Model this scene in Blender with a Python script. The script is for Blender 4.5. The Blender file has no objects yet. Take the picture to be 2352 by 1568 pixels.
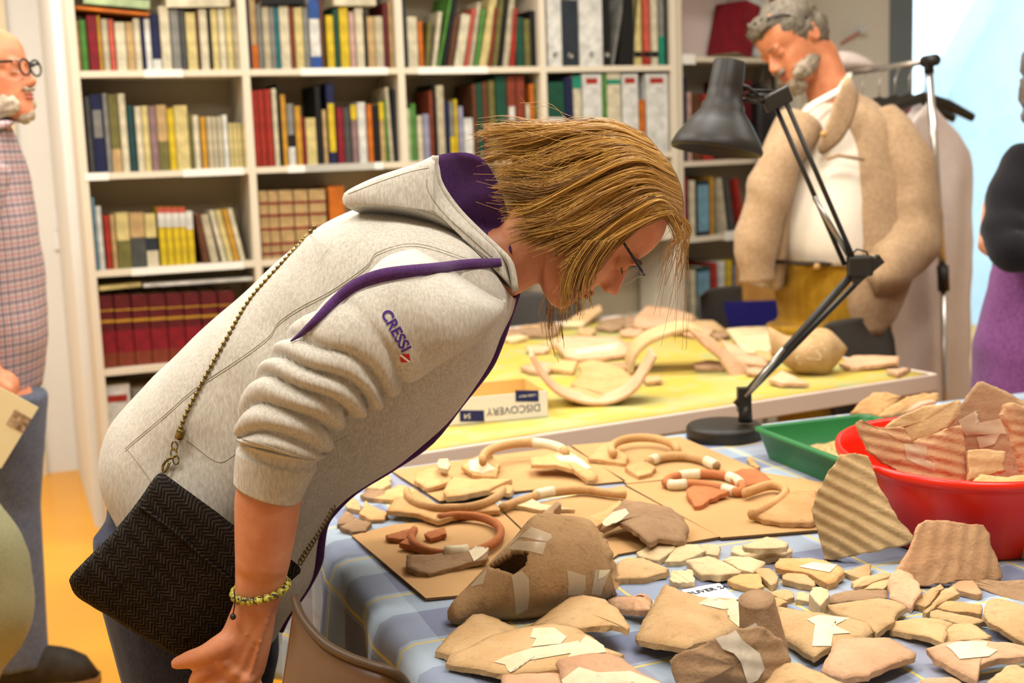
import bpy, bmesh, math, random
from mathutils import Vector, Matrix, noise
from mathutils.bvhtree import BVHTree
random.seed(7)
C = bpy.context.scene.collection
S = bpy.context.scene
V3 = Vector
# ------------------------------------------------------------------ camera
FPX, PITCH, ROLL, CAMH = 2950.0, 0.150, -0.0348, 1.38     # focal length in pixels of the 2352x1568 frame
FW = V3((0, math.cos(PITCH), -math.sin(PITCH)))
_rt, _up = V3((1, 0, 0)), V3((0, math.sin(PITCH), math.cos(PITCH)))
RT = _rt * math.cos(ROLL) + _up * math.sin(ROLL)
UP = -_rt * math.sin(ROLL) + _up * math.cos(ROLL)
EYE = V3((0, 0, CAMH))
cd = bpy.data.cameras.new('camera'); cam = bpy.data.objects.new('camera', cd); C.objects.link(cam)
M = Matrix((RT, UP, -FW)).transposed().to_4x4(); M.translation = EYE; cam.matrix_world = M
cd.sensor_width = 36; cd.lens = FPX / 2352 * 36; cd.clip_start = .05; cd.clip_end = 60
cd.dof.use_dof = True; cd.dof.focus_distance = 1.68; cd.dof.aperture_fstop = 5.0
S.camera = cam
# ------------------------------------------------------------------ world, light, exposure
S.view_settings.view_transform = 'Standard'; S.view_settings.look = 'None'
S.view_settings.gamma = 1; S.view_settings.use_curve_mapping = False
S.view_settings.exposure = -0.1
w = bpy.data.worlds.new('world'); S.world = w; w.use_nodes = True
bg = w.node_tree.nodes['Background']; bg.inputs[0].default_value = (.62, .84, 1, 1); bg.inputs[1].default_value = 3.2
S.cycles.max_bounces = 7; S.cycles.diffuse_bounces = 2; S.cycles.transparent_max_bounces = 12
def area(name, loc, sx, sy, power, col, rot=(0, 0, 0)):
    l = bpy.data.lights.new(name, 'AREA'); l.shape = 'RECTANGLE'; l.size = sx; l.size_y = sy
    l.energy = power; l.color = col; o = bpy.data.objects.new(name, l); C.objects.link(o)
    o.location = loc; o.rotation_euler = rot; return o
WARM = (1, .995, .965)
for i, (x, y, p) in enumerate([(-1.0, 1.2, 34), (.7, 1.2, 34), (-1.4, 2.7, 38), (.5, 2.9, 34), (2.2, 3.0, 22), (-2.0, 3.9, 44), (.3, 3.9, 34)]):
    area('ceiling_lamp', (x, y, 2.82), 1.2, .3, p, WARM, (0, 0, .38))
# ------------------------------------------------------------------ pixel rays onto real planes
def ray(x, y): return FW + RT * ((x - 1176) / FPX) - UP * ((y - 784) / FPX)
def P(x, y, Y):
    d = ray(x, y); return EYE + d * (Y / d.y)
def T(x, y, z):
    d = ray(x, y); return EYE + d * ((z - CAMH) / d.z)
def onplane(x, y, p0, n):
    d = ray(x, y); return EYE + d * ((p0 - EYE).dot(n) / d.dot(n))
def cv(x0, y0, s, L): return [(x0 + p[0] / s, y0 + p[1] / s) + tuple(p[2:]) for p in L]
# ------------------------------------------------------------------ materials
def lin(c): return tuple((v / 255 / 12.92) if v / 255 < .04045 else ((v / 255 + .055) / 1.055) ** 2.4 for v in c)
MATS = {}
class NT:
    def __init__(s, name):
        s.m = bpy.data.materials.new(name); s.m.use_nodes = True; s.t = s.m.node_tree
        s.b = s.t.nodes['Principled BSDF']; s.out = s.t.nodes['Material Output']; s._o = None
    def n(s, typ, **k):
        q = s.t.nodes.new('ShaderNode' + typ)
        for a, v in k.items():
            if a.startswith('i_'):
                a = a[2:]; a = int(a) if a.isdigit() else a.replace('_', ' ')
                if isinstance(v, bpy.types.NodeSocket): s.t.links.new(v, q.inputs[a])
                else: q.inputs[a].default_value = v
            else: setattr(q, a, v)
        return q
    def obj(s):
        if not s._o: s._o = s.n('TexCoord').outputs['Object']
        return s._o
    def math(s, op, a, b=0.0, c=0.0): return s.n('Math', operation=op, i_0=a, i_1=b, i_2=c).outputs[0]
    def mix(s, f, a, b):
        q = s.t.nodes.new('ShaderNodeMix'); q.data_type = 'RGBA'
        for i, v in ((0, f), (6, a), (7, b)):
            if isinstance(v, bpy.types.NodeSocket): s.t.links.new(v, q.inputs[i])
            else: q.inputs[i].default_value = v
        return q.outputs[2]
    def noise(s, scale, detail=4, vec=None, rough=.6):
        return s.n('TexNoise', i_Vector=vec or s.obj(), i_Scale=scale, i_Detail=detail, i_Roughness=rough).outputs['Fac']
    def ramp(s, f, a, b):
        q = s.n('MapRange', i_0=f, i_1=a, i_2=b); q.clamp = True; return q.outputs[0]
    def scale(s, v, loc=(0, 0, 0), rot=(0, 0, 0)):
        return s.n('Mapping', i_Vector=s.obj(), i_Scale=v, i_Location=loc, i_Rotation=rot).outputs[0]
    def link(s, a, b): s.t.links.new(a, b)
    def bump(s, h, strength=.3, dist=.01):
        q = s.n('Bump', i_Height=h, i_Strength=strength, i_Distance=dist); s.link(q.outputs[0], s.b.inputs['Normal'])
def rgba(c): return (*lin(c), 1)
def mat(name, col, rough=.6, col2=None, ns=8, bump=0, bs=60, metal=0, spec=.3, lo=.35, hi=.65):
    if name in MATS: return MATS[name]
    q = NT(name); b = q.b; b.inputs['Roughness'].default_value = rough; b.inputs['Metallic'].default_value = metal
    b.inputs['Specular IOR Level'].default_value = spec
    if col2: q.link(q.mix(q.ramp(q.noise(ns), lo, hi), rgba(col), rgba(col2)), b.inputs['Base Color'])
    else:
        d = tuple(max(0, v - 7) for v in col)
        q.link(q.mix(q.noise(ns), rgba(d), rgba(col)), b.inputs['Base Color'])
    if bump: q.bump(q.noise(bs, 5), bump, .004)
    MATS[name] = q.m; return q.m
def clay(name, a, b, c, rib=0):
    q = NT(name); q.b.inputs['Roughness'].default_value = .9; q.b.inputs['Specular IOR Level'].default_value = .12
    info = q.n('ObjectInfo').outputs['Random']
    vec = q.n('VectorMath', operation='ADD', i_0=q.obj(), i_1=q.n('CombineXYZ', i_X=q.math('MULTIPLY', info, 9.0)).outputs[0]).outputs[0]
    f = q.mix(q.ramp(q.noise(14, 5, vec), .35, .68), rgba(a), rgba(b))
    f = q.mix(q.math('MULTIPLY', q.ramp(q.noise(55, 6, vec), .56, .75), .55), f, rgba(c))
    f = q.mix(q.math('MULTIPLY', q.ramp(q.noise(260, 3, vec), .62, .7), .4), f, rgba(c))
    hsv = q.n('HueSaturation', i_Color=f, i_Value=q.math('MULTIPLY_ADD', info, .22, .89)); q.link(hsv.outputs[0], q.b.inputs['Base Color'])
    h = q.math('ADD', q.noise(180, 6, vec), q.math('MULTIPLY', q.noise(30, 4, vec), 1.8))
    st = q.n('Mapping', i_Vector=vec, i_Scale=(16, 150, 150), i_Rotation=(.3, .2, .5)).outputs[0]; h = q.math('ADD', h, q.math('MULTIPLY', q.noise(1.0, 3, st), .55))
    q.bump(h, .5, .003); MATS[name] = q.m; return q.m
# ------------------------------------------------------------------ objects
WL = {}
def tag(o, label=None, cat=None, group=None, kind=None):
    for k, v in (('label', label), ('category', cat), ('group', group), ('kind', kind)):
        if v: o[k] = v
    return o
LABELS = {}
def empty(name, loc, label, cat, group=None):
    o = bpy.data.objects.new(name, None); C.objects.link(o); o.location = loc; o.empty_display_size = .05
    WL[o.name] = V3(loc); return tag(o, label, cat, group)
def mesh(name, V, F, m, parent=None, smooth=True, loc=None, mi=None):
    V = [V3(v) for v in V]
    if parent is None:
        if loc is None:
            n = len(V); loc = V3((sum(v.x for v in V) / n, sum(v.y for v in V) / n, min(v.z for v in V)))
    else: loc = WL[parent.name]
    me = bpy.data.meshes.new(name); me.from_pydata([tuple(v - loc) for v in V], [], F)
    for k in (m if isinstance(m, (list, tuple)) else [m]): me.materials.append(k)
    if mi: me.polygons.foreach_set('material_index', mi)
    if smooth: me.polygons.foreach_set('use_smooth', [True] * len(F))
    me.update(); o = bpy.data.objects.new(name, me); C.objects.link(o); WL[o.name] = V3(loc)
    if parent is None: o.location = loc
    else: o.parent = parent
    return o
def fixn(o):
    bm = bmesh.new(); bm.from_mesh(o.data); bmesh.ops.recalc_face_normals(bm, faces=bm.faces); bm.to_mesh(o.data); bm.free(); return o
def bevel(o, wd=.003, seg=2, ang=.6):
    q = o.modifiers.new('bevel', 'BEVEL'); q.width = wd; q.segments = seg; q.limit_method = 'ANGLE'; q.angle_limit = ang; return o
def subsurf(o, n=1):
    q = o.modifiers.new('sub', 'SUBSURF'); q.levels = n; q.render_levels = n; return o
class G:                                   # a bag of geometry
    def __init__(s): s.V, s.F = [], []
    def add(s, V, F):
        k = len(s.V); s.V += [V3(v) for v in V]; s.F += [tuple(i + k for i in f) for f in F]; return s
    def box(s, c, ax, ay, az):             # centre and three half vectors
        c, ax, ay, az = map(V3, (c, ax, ay, az))
        v = [c + i * ax + j * ay + k * az for i in (-1, 1) for j in (-1, 1) for k in (-1, 1)]
        return s.add(v, [(0, 1, 3, 2), (4, 6, 7, 5), (0, 4, 5, 1), (2, 3, 7, 6), (0, 2, 6, 4), (1, 5, 7, 3)])
    def tube(s, pts, r, sides=10, flat=1.0, nrm=None, cap=True):
        pts = [V3(p) for p in pts]; n = len(pts)
        rr = r if isinstance(r, (list, tuple)) else [r] * n
        t0 = (pts[1] - pts[0]).normalized(); a = V3(nrm) if nrm else (V3((0, 0, 1)) if abs(t0.z) < .9 else V3((1, 0, 0)))
        V, F = [], []
        for i, p in enumerate(pts):
            t = (pts[min(i + 1, n - 1)] - pts[max(i - 1, 0)]).normalized()
            a = (a - t * a.dot(t)).normalized(); b = t.cross(a)
            for k in range(sides):
                th = 2 * math.pi * k / sides; V.append(p + a * (rr[i] * flat * math.cos(th)) + b * (rr[i] * math.sin(th)))
        for i in range(n - 1):
            for k in range(sides):
                k2 = (k + 1) % sides; F.append((i * sides + k, i * sides + k2, (i + 1) * sides + k2, (i + 1) * sides + k))
        if cap: F.append(tuple(range(sides - 1, -1, -1))); F.append(tuple(range((n - 1) * sides, n * sides)))
        return s.add(V, F)
    def ball(s, c, r, ax=None, u=12, v=8):  # r number or 3 radii ; ax: 3 axes
        c = V3(c); r = r if isinstance(r, (list, tuple)) else (r, r, r); ax = ax or (V3((1, 0, 0)), V3((0, 1, 0)), V3((0, 0, 1)))
        V = [c - ax[2] * r[2]]
        for i in range(1, v):
            ph = math.pi * i / v - math.pi / 2
            for k in range(u):
                th = 2 * math.pi * k / u
                V.append(c + ax[0] * (r[0] * math.cos(ph) * math.cos(th)) + ax[1] * (r[1] * math.cos(ph) * math.sin(th)) + ax[2] * (r[2] * math.sin(ph)))
        V.append(c + ax[2] * r[2]); F = [(0, 1 + (k + 1) % u, 1 + k) for k in range(u)]
        for i in range(v - 2):
            for k in range(u):
                a, b = 1 + i * u + k, 1 + i * u + (k + 1) % u; F.append((a, b, b + u, a + u))
        e = len(V) - 1; o = 1 + (v - 2) * u; F += [(e, o + k, o + (k + 1) % u) for k in range(u)]
        return s.add(V, F)
    def loft(s, rings, cap=True):
        m = len(rings[0]); V = [p for r in rings for p in r]; F = []
        for i in range(len(rings) - 1):
            for k in range(m):
                k2 = (k + 1) % m; F.append((i * m + k, i * m + k2, (i + 1) * m + k2, (i + 1) * m + k))
        if cap: F.append(tuple(range(m - 1, -1, -1))); F.append(tuple(range((len(rings) - 1) * m, len(rings) * m)))
        return s.add(V, F)
    def lathe(s, prof, c, ax=V3((0, 0, 1)), sides=32, close=False):   # prof: (radius, height)
        ax = V3(ax).normalized(); a = ax.orthogonal().normalized(); b = ax.cross(a); c = V3(c)
        R = [[c + ax * h + (a * math.cos(2 * math.pi * k / sides) + b * math.sin(2 * math.pi * k / sides)) * r for k in range(sides)] for r, h in prof]
        return s.loft(R, cap=not close)
    def make(s, name, m, parent=None, smooth=True, fix=True, **k):
        o = mesh(name, s.V, s.F, m, parent, smooth, **k)
        return fixn(o) if fix else o
def cat1(p0, p1, p2, p3, t):
    return tuple(.5 * ((2 * b) + (-a + c) * t + (2 * a - 5 * b + 4 * c - d) * t * t + (-a + 3 * b - 3 * c + d) * t ** 3) for a, b, c, d in zip(p0, p1, p2, p3))
def spline(L, n):                          # n points through a list of tuples
    L = [tuple(p) for p in L]; m = len(L) - 1; out = []
    for i in range(n):
        f = i / (n - 1) * m; k = min(int(f), m - 1); t = f - k
        a = L[k - 1] if k > 0 else tuple(2 * x - y for x, y in zip(L[0], L[1]))
        d = L[k + 2] if k + 2 <= m else tuple(2 * x - y for x, y in zip(L[m], L[m - 1]))
        out.append(cat1(a, L[k], L[k + 1], d, t))
    return out
def sring(T_, B_, hd, M_=28, e=.85, d=None):   # superellipse ring between two points, half depth hd along the view depth
    c = (T_ + B_) / 2; a = (T_ - B_) / 2; out = []; dv = V3(d) if d else V3((0, 1, 0))
    for k in range(M_):
        th = 2 * math.pi * k / M_; cs, sn = math.cos(th), math.sin(th)
        out.append(c + a * (math.copysign(abs(cs) ** e, cs)) + dv * (hd * math.copysign(abs(sn) ** e, sn)))
    return out
def pxloft(secs, N=24, M_=28, e=.85, disp=None, cap=True):   # secs: tx,ty,bx,by,half depth,Y
    rings = []
    for i, q in enumerate(spline(secs, N)):
        r = sring(P(q[0], q[1], q[5]), P(q[2], q[3], q[5]), q[4], M_, e)
        if disp:
            c = sum(r, V3()) / len(r); r = [p + (p - c).normalized() * disp(i / (N - 1), 2 * math.pi * k / M_, p) for k, p in enumerate(r)]
        rings.append(r)
    return G().loft(rings, cap)
def resample(pts, n, smooth=False):
    m = len(pts)
    if smooth:
        q = []
        for k in range(m):
            for t in range(6): q.append(V3(cat1(pts[k - 1], pts[k], pts[(k + 1) % m], pts[(k + 2) % m], t / 6)))
        pts = q; m = len(pts)
    L = [(pts[(k + 1) % m] - pts[k]).length for k in range(m)]; tot = sum(L); out = []
    if not smooth:                          # keep the corners
        for k in range(m):
            j = max(1, round(n * L[k] / tot)); out += [pts[k].lerp(pts[(k + 1) % m], i / j) for i in range(j)]
        return out
    k = 0; acc = 0
    for i in range(n):
        d = tot * i / n
        while acc + L[k] < d: acc += L[k]; k += 1
        out.append(pts[k].lerp(pts[(k + 1) % m], (d - acc) / L[k]))
    return out
def inflate(out, nrm, front, back, n=48, rings=7, smooth=True, ctr=None, pw=.5, flat=1.0):
    """closed domed body over an outline of 3D points; nrm points to the front side"""
    nrm = V3(nrm).normalized(); o = resample([V3(p) for p in out], n, smooth); c = ctr or sum(o, V3()) / len(o); n = len(o)
    V, F = list(o), []
    def side(h, flip):
        prev = list(range(n))
        for i in range(1, rings):
            s = 1 - i / rings; k0 = len(V)
            V.extend([c + (p - c) * s + nrm * (h * (1 - s ** (2 * flat)) ** pw) for p in o])
            cur = list(range(k0, k0 + n))
            for k in range(n):
                f = (prev[k], prev[(k + 1) % n], cur[(k + 1) % n], cur[k]); F.append(f[::-1] if flip else f)
            prev = cur
        e = len(V); V.append(c + nrm * h)
        for k in range(n):
            f = (prev[k], prev[(k + 1) % n], e); F.append(f[::-1] if flip else f)
    side(front, False); side(-back, True)
    g = G(); g.add(V, F); return g
def remesh(o, vox, it=3, fac=.5):
    q = o.modifiers.new('remesh', 'REMESH'); q.mode = 'VOXEL'; q.voxel_size = vox; q.use_smooth_shade = True
    if it: k = o.modifiers.new('smooth', 'SMOOTH'); k.iterations = it; k.factor = fac
    return o
def text(name, s, size, mtl, o, x, n, parent, ext=.0004, hit=None, bold=0.0):
    """flat lettering: o centre, x writing direction, n facing direction"""
    cu = bpy.data.curves.new('t', 'FONT'); cu.body = s; cu.size = size; cu.align_x = 'CENTER'; cu.align_y = 'CENTER'; cu.extrude = ext if not hit else 0; cu.offset = bold
    ob = bpy.data.objects.new('t', cu); C.objects.link(ob)
    me = bpy.data.meshes.new_from_object(ob.evaluated_get(bpy.context.evaluated_depsgraph_get())); C.objects.unlink(ob); bpy.data.objects.remove(ob)
    x = V3(x).normalized(); n = V3(n).normalized(); y = n.cross(x); V = []
    for v in me.vertices:
        p = V3(o) + x * v.co.x + y * v.co.y + n * v.co.z
        if hit: p = hit(p)
        V.append(p)
    return mesh(name, V, [tuple(f.vertices) for f in me.polygons], mtl, parent, smooth=False)
# ------------------------------------------------------------------ the room
YAW = .38
EX, EY = V3((math.cos(YAW), math.sin(YAW), 0)), V3((-math.sin(YAW), math.cos(YAW), 0))   # along the back wall / into it
B0 = V3((-2.5104 * .58, 7.7197 * .58, 0))                                                # left foot of the bookcase front
BW = .58
CREAM = mat('wall_paint', (248, 244, 234), .7, bump=.05, bs=300)
WHITE = mat('white_melamine', (220, 206, 182), .45)
def bq(u, d, z): return B0 + EX * u + EY * d + V3((0, 0, z))
def slab(name, u0, u1, d0, d1, z0, z1, m, parent=None, kind='structure'):
    g = G().box(bq((u0 + u1) / 2, (d0 + d1) / 2, (z0 + z1) / 2), EX * (u1 - u0) / 2, EY * (d1 - d0) / 2, V3((0, 0, (z1 - z0) / 2)))
    o = g.make(name, m, parent, smooth=False)
    if kind and not parent: o['kind'] = kind
    return o
fl = NT('orange_floor'); fl.b.inputs['Roughness'].default_value = .28; fl.b.inputs['Specular IOR Level'].default_value = .35
fl.link(fl.mix(fl.ramp(fl.noise(1.6, 6), .3, .7), rgba((246, 176, 40)), rgba((240, 164, 32))), fl.b.inputs['Base Color']); fl.bump(fl.noise(9, 3), .05, .01)
slab('floor', -3.2, 6.2, -6.6, 2.6, -.12, 0, fl.m)
slab('ceiling', -3.2, 6.2, -6.6, 2.6, 2.86, 2.98, mat('ceiling_paint', (252, 246, 232), .8))
slab('wall_back', -.045, 2.42, .31, .45, 0, 2.86, CREAM)
RW = .72
slab('wall_back', 2.42, 2.52, .31, RW + .14, 0, 2.86, CREAM)
FARD = (T(150, 1082, 0) - B0).dot(EY)
slab('wall_far', -3.2, .2, FARD, FARD + .12, 0, 2.86, CREAM)
slab('wall_return', -.045, .06, .45, FARD, 0, 2.86, CREAM)
slab('wall_left', -3.3, -3.18, -6.6, 2.6, 0, 2.86, CREAM)
slab('wall_front', -3.2, 6.2, -6.7, -6.58, 0, 2.86, CREAM)
q = T(92, 1088, 0); uu = (q - B0).dot(EX)
slab('trim_1', uu - .03, uu + .03, FARD - .03, FARD, 0, 2.5, mat('door_trim', (244, 226, 192), .5))
o = empty('light_switch', onplane(150, 530, bq(0, FARD, 0), EY), 'white double light switch on the cream wall left of the bookcase', 'switch')
SWM = mat('switch_plastic', (252, 250, 246), .4)
for py in (505, 551):
    c = onplane(150, py, bq(0, FARD - .006, 0), EY)
    pl = bevel(G().box(c, EX * .048, EY * .009, V3((0, 0, .042))).make('plate', SWM, o, smooth=False), .004)
    bevel(G().box(c - EY * .009, EX * .022, EY * .004, V3((0, 0, .022))).make('rocker', SWM, pl, smooth=False), .002)
# right hand window wall: runs towards the camera from the end of the back wall
WINC = onplane(2040, 400, bq(0, RW, 0), EY)          # where the grey jamb begins
WU = (WINC - B0).dot(EX)
JAMB = mat('window_jamb', (128, 140, 148), .5)
slab('wall_back', 2.52, WU, RW, RW + .14, 0, 2.86, CREAM)
WR = (onplane(2092, 300, bq(0, RW, 0), EY) - B0).dot(EX)
slab('wall_right', 6.1, 6.22, -6.6, RW + .14, 0, 2.86, CREAM)
win = empty('window_1', bq(WU + .8, RW + .05, 0), None, None); win['kind'] = 'structure'
slab('jamb', WU, WR, RW - .01, RW + .11, 0, 2.86, JAMB, win)
slab('jamb', 6.0, 6.1, RW - .01, RW + .11, 0, 2.86, JAMB, win)
gq = NT('window_glass'); gq.t.nodes.remove(gq.b)
gq.link(gq.n('MixShader', i_0=.06, i_1=gq.n('BsdfTransparent').outputs[0], i_2=gq.n('BsdfGlossy', i_Roughness=.02).outputs[0]).outputs[0], gq.out.inputs[0])
mx = WR + 1.2
slab('pane', WR, mx, RW + .05, RW + .06, 0, 2.86, gq.m, win); slab('pane', mx, 6.0, RW + .05, RW + .06, 0, 2.86, gq.m, win)
slab('mullion', mx - .03, mx + .03, RW + .03, RW + .09, 0, 2.86, JAMB, win)
slab('ground', -1, 14, RW + .15, 12, -.2, -.02, mat('paving_outside', (214, 220, 222), .8))
# a pale rendered ramp parapet and facade outside, its top edge running diagonally
def outside(name, px, d, m, th=.3):
    pl = bq(0, d, 0); V = [onplane(x, y, pl, EY) for x, y in px]; n = len(V)
    V = V + [v + EY * th for v in V]; F = [tuple(range(n)), tuple(range(2 * n - 1, n - 1, -1))] + [(i, (i + 1) % n, n + (i + 1) % n, n + i) for i in range(n)]
    o = G().add(V, F).make(name, m, smooth=False); return o
oa = NT('outside_render'); oa.b.inputs['Roughness'].default_value = .9
oa.link(oa.mix(oa.ramp(oa.noise(3), .4, .6), rgba((206, 228, 238)), rgba((216, 236, 244))), oa.b.inputs['Base Color'])
tag(outside('outside_wall', [(2170, 230), (2330, -60), (2700, -600), (3200, -600), (3200, 1300), (2060, 1300), (2095, 420)], 2.6, oa.m), 'pale blue rendered wall seen through the window with a slanting top edge', 'wall')
# ------------------------------------------------------------------ bookcase
bc = empty('bookcase', bq(0, 0, 0), 'white bookcase with four bays of crowded shelves along the back wall', 'bookcase')
def zfront(x, y): return onplane(x, y, bq(0, 0, 0), EY).z
ZS = [zfront(183, 178), zfront(203.6, 413.5), zfront(224.3, 637), zfront(240.4, 864)]      # undersides of the shelf fronts
SH = .022
ZS += [ZS[-1] - .37, .08]
ZS = [ZS[0] + .37, ZS[0] + .74] [::-1] + ZS
UT = .026
for k in range(5):
    u = k * BW
    slab('upright', u - UT / 2, u + UT / 2, 0, .29, 0, ZS[0] + .05, WHITE, bc)
for k in range(4):
    for i, z in enumerate(ZS):
        slab('shelf', k * BW + UT / 2, (k + 1) * BW - UT / 2, .002, .285, z, z + SH, WHITE, bc)
slab('back_panel', 0, 4 * BW, .286, .296, .06, ZS[0], mat('back_panel', (190, 172, 142), .6), bc)  # white panel; the shade behind the books is put into its tan colour
slab('plinth', 0, 4 * BW, .02, .03, 0, .08, WHITE, bc)
LBL = mat('shelf_label_paper', (240, 234, 222), .5)
for (x0, x1, y) in [(300, 560, 607), (195, 250, 400), (420, 560, 395), (690, 890, 156), (660, 880, 377), (960, 1120, 153), (700, 860, 378), (330, 420, 160)]:
    a = onplane(x0, y, bq(0, 0, 0), EY); b = onplane(x1, y, bq(0, 0, 0), EY)
    zc = min(ZS, key=lambda z: abs(z + SH / 2 - a.z)) + SH / 2
    ua, ub = (a - B0).dot(EX), (b - B0).dot(EX)
    slab('shelf_label', ua, ub, -.002, .001, zc - SH / 2 - .002, zc + SH / 2 + .002, LBL, bc)
# ------------------------------------------------------------------ books
COL = dict(cream=(240, 226, 190), white=(246, 242, 230), tan=(214, 176, 118), beige=(216, 200, 166), yellow=(238, 204, 40), paleyellow=(236, 214, 140), gold=(224, 164, 52),
  red=(186, 52, 36), crimson=(150, 28, 40), maroon=(112, 30, 34), brown=(112, 66, 40), orange=(226, 120, 30), coral=(226, 100, 76), green=(96, 160, 66), paleGreen=(196, 216, 160),
  darkgreen=(28, 84, 62), olive=(128, 120, 62), teal=(28, 128, 136), darkteal=(32, 74, 74), navy=(30, 36, 78), blue=(52, 92, 168), skyblue=(130, 176, 196), grey=(150, 148, 138), darkgrey=(84, 84, 80),
  slate=(46, 54, 62), black=(24, 22, 20), mauve=(160, 126, 124), lavender=(170, 166, 190), pink=(222, 178, 160), redbrown=(150, 66, 40), emerald=(30, 150, 116))
CN = dict(paleyellow='pale yellow', paleGreen='pale green', darkgreen='dark green', darkteal='dark teal', skyblue='sky blue', darkgrey='dark grey', redbrown='red brown')
PAGES = mat('page_block', (232, 216, 178), .8)
ORD = 'first second third fourth fifth sixth seventh eighth ninth tenth eleventh twelfth'.split()
def bmat(c):
    k = 'book_' + c
    return MATS[k] if k in MATS else mat(k, tuple(int(v * .9) for v in COL[c]), .55, tuple(int(v * .74) for v in COL[c]), 22, spec=.25)
FR = [bq, EX, EY]
def book_geo(a, x, z, y, w, h, d):
    """a: lower left front corner; returns cover (spine and boards) and page block"""
    t = .0025; cov = G(); pag = G()
    X, Z, Y = x * 1.0, z * 1.0, y * 1.0
    cov.box(a + X * (w / 2) + Z * (h / 2) + Y * (t / 2), X * (w / 2), Y * (t / 2), Z * (h / 2))
    for s in (t / 2, w - t / 2): cov.box(a + X * s + Z * (h / 2) + Y * (d / 2), X * (t / 2), Y * (d / 2), Z * (h / 2))
    pag.box(a + X * (w / 2) + Z * (h / 2) + Y * (d / 2 - .002), X * max(.001, w / 2 - t), Y * (d / 2 - .005), Z * (h / 2 - .004))
    return cov, pag
ROWS = {}
def row(where, ybot, items, setback=.035, base=None, ex=None, ey=None, b0=None, kindname='book'):
    """items: (x0, x1, ytop, colour[, xtop shift px][, extra]) in pixels along the shelf front"""
    ex, ey, b0 = ex or EX, ey or EY, b0 or B0
    cnt = {}; nth = {}
    for it in items: cnt[it[3]] = cnt.get(it[3], 0) + 1
    pl = b0 + ey * setback
    up = V3((0, 0, 1))
    for it in items:
        x0, x1, yt, c = it[:4]; lean = it[4] if len(it) > 4 else 0; ext = it[5] if len(it) > 5 else None
        if x1 - x0 < 6.5: x1 = x0 + 6.5
        a, b = onplane(x0, ybot, pl, ey), onplane(x1, ybot, pl, ey)
        tp = onplane((x0 + x1) / 2 + lean, yt, pl, ey)
        ua, ub = (a - b0).dot(ex), (b - b0).dot(ex); w_ = ub - ua - .0012
        z0 = base if base is not None else a.z
        h = tp.z - z0; ut = (tp - b0).dot(ex); dx = (ut - (ua + ub) / 2) if lean else 0
        zz = V3(ex * dx + up * h); H = zz.length; zz.normalize(); xx = (ex - zz * ex.dot(zz)).normalized()
        org = b0 + ex * ua + ey * setback + V3((0, 0, z0)); wd = w_ * abs(xx.dot(ex)) if lean else w_
        if lean: 
            drop = wd * xx.z
            if drop < 0: org = org + V3((0, 0, -drop))
        d = min(.215, .12 + .28 * H) if where != 'b' else .2
        nth[c] = nth.get(c, 0) + 1
        cname = CN.get(c, c); size = 'thin' if wd < .014 else 'thick' if wd > .032 else 'slim'
        kn = ext if ext in ('binder', 'folder') else 'book'
        k = nth[c]
        if cnt[c] == 1: which = f'only {cname} one'
        else: which = f'{ORD[k - 1]} {cname} from left'
        st = 'leaning ' if lean else ''
        cov, pag = book_geo(org, xx, zz, ey, wd, H, d if kn == 'book' else .26 if setback < .02 else .235)
        o = cov.make('binder' if kn == 'binder' else 'book', bmat(c), smooth=False)
        tag(o, f'{st}{size} {cname} {kn}, {which}, {where}', kn, f'books on the {where}')
        pag.make('pages', PAGES, o, smooth=False)
        def band(f0, f1, mc, nm='spine_band', inset=0.0):
            cc = org + xx * (wd / 2) + zz * (H * (f0 + f1) / 2) - ey * .0004
            G().box(cc, xx * (wd / 2 - inset), ey * .0008, zz * (H * (f1 - f0) / 2)).make(nm, bmat(mc), o, smooth=False)
        if isinstance(ext, tuple):
            for e in ext: band(*e)
        if ext == 'binder':
            cc = org + xx * (wd / 2) + zz * (H * .16) - ey * .0006
            G().lathe([(.011, 0), (.011, .001), (.007, .0014), (.007, 0)], cc, -ey, 16).make('finger_ring', MATS.get('steel') or mat('steel', (170, 168, 160), .3, metal=.9), o)
    return
zt = lambda i: ZS[i] + SH + .0008
E = lambda x0, s, y0, L: [(x0 + a[0] / s, x0 + a[1] / s, y0 + a[2] / s, a[3]) + ((a[4] / s,) if len(a) > 4 else ()) + tuple(a[5:]) for a in L]
q = 2.94
row('top shelf, leftmost bay', 155, E(150, q, 0, [(80, 115, 140, 'tan'), (116, 160, 135, 'green'), (168, 235, 105, 'crimson'), (236, 262, 105, 'gold'), (264, 310, 128, 'beige'), (312, 350, 130, 'coral'), (352, 422, 150, 'cream'), (424, 480, 150, 'tan'), (482, 526, 125, 'cream'),
  (527, 552, 112, 'navy'), (553, 594, 128, 'white'), (595, 655, 95, 'navy', 0, ((0, .2, 'white'),)), (657, 727, 42, 'cream'), (730, 790, 65, 'grey'), (791, 830, 70, 'darkgrey'), (832, 902, 85, 'paleyellow'), (904, 920, 60, 'brown'), (922, 980, 60, 'cream'), (981, 1001, 70, 'black'),
  (1003, 1050, 58, 'paleyellow'), (1052, 1098, 60, 'cream'), (1100, 1145, 54, 'paleyellow'), (1147, 1192, 52, 'beige')]), base=zt(2))
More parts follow.
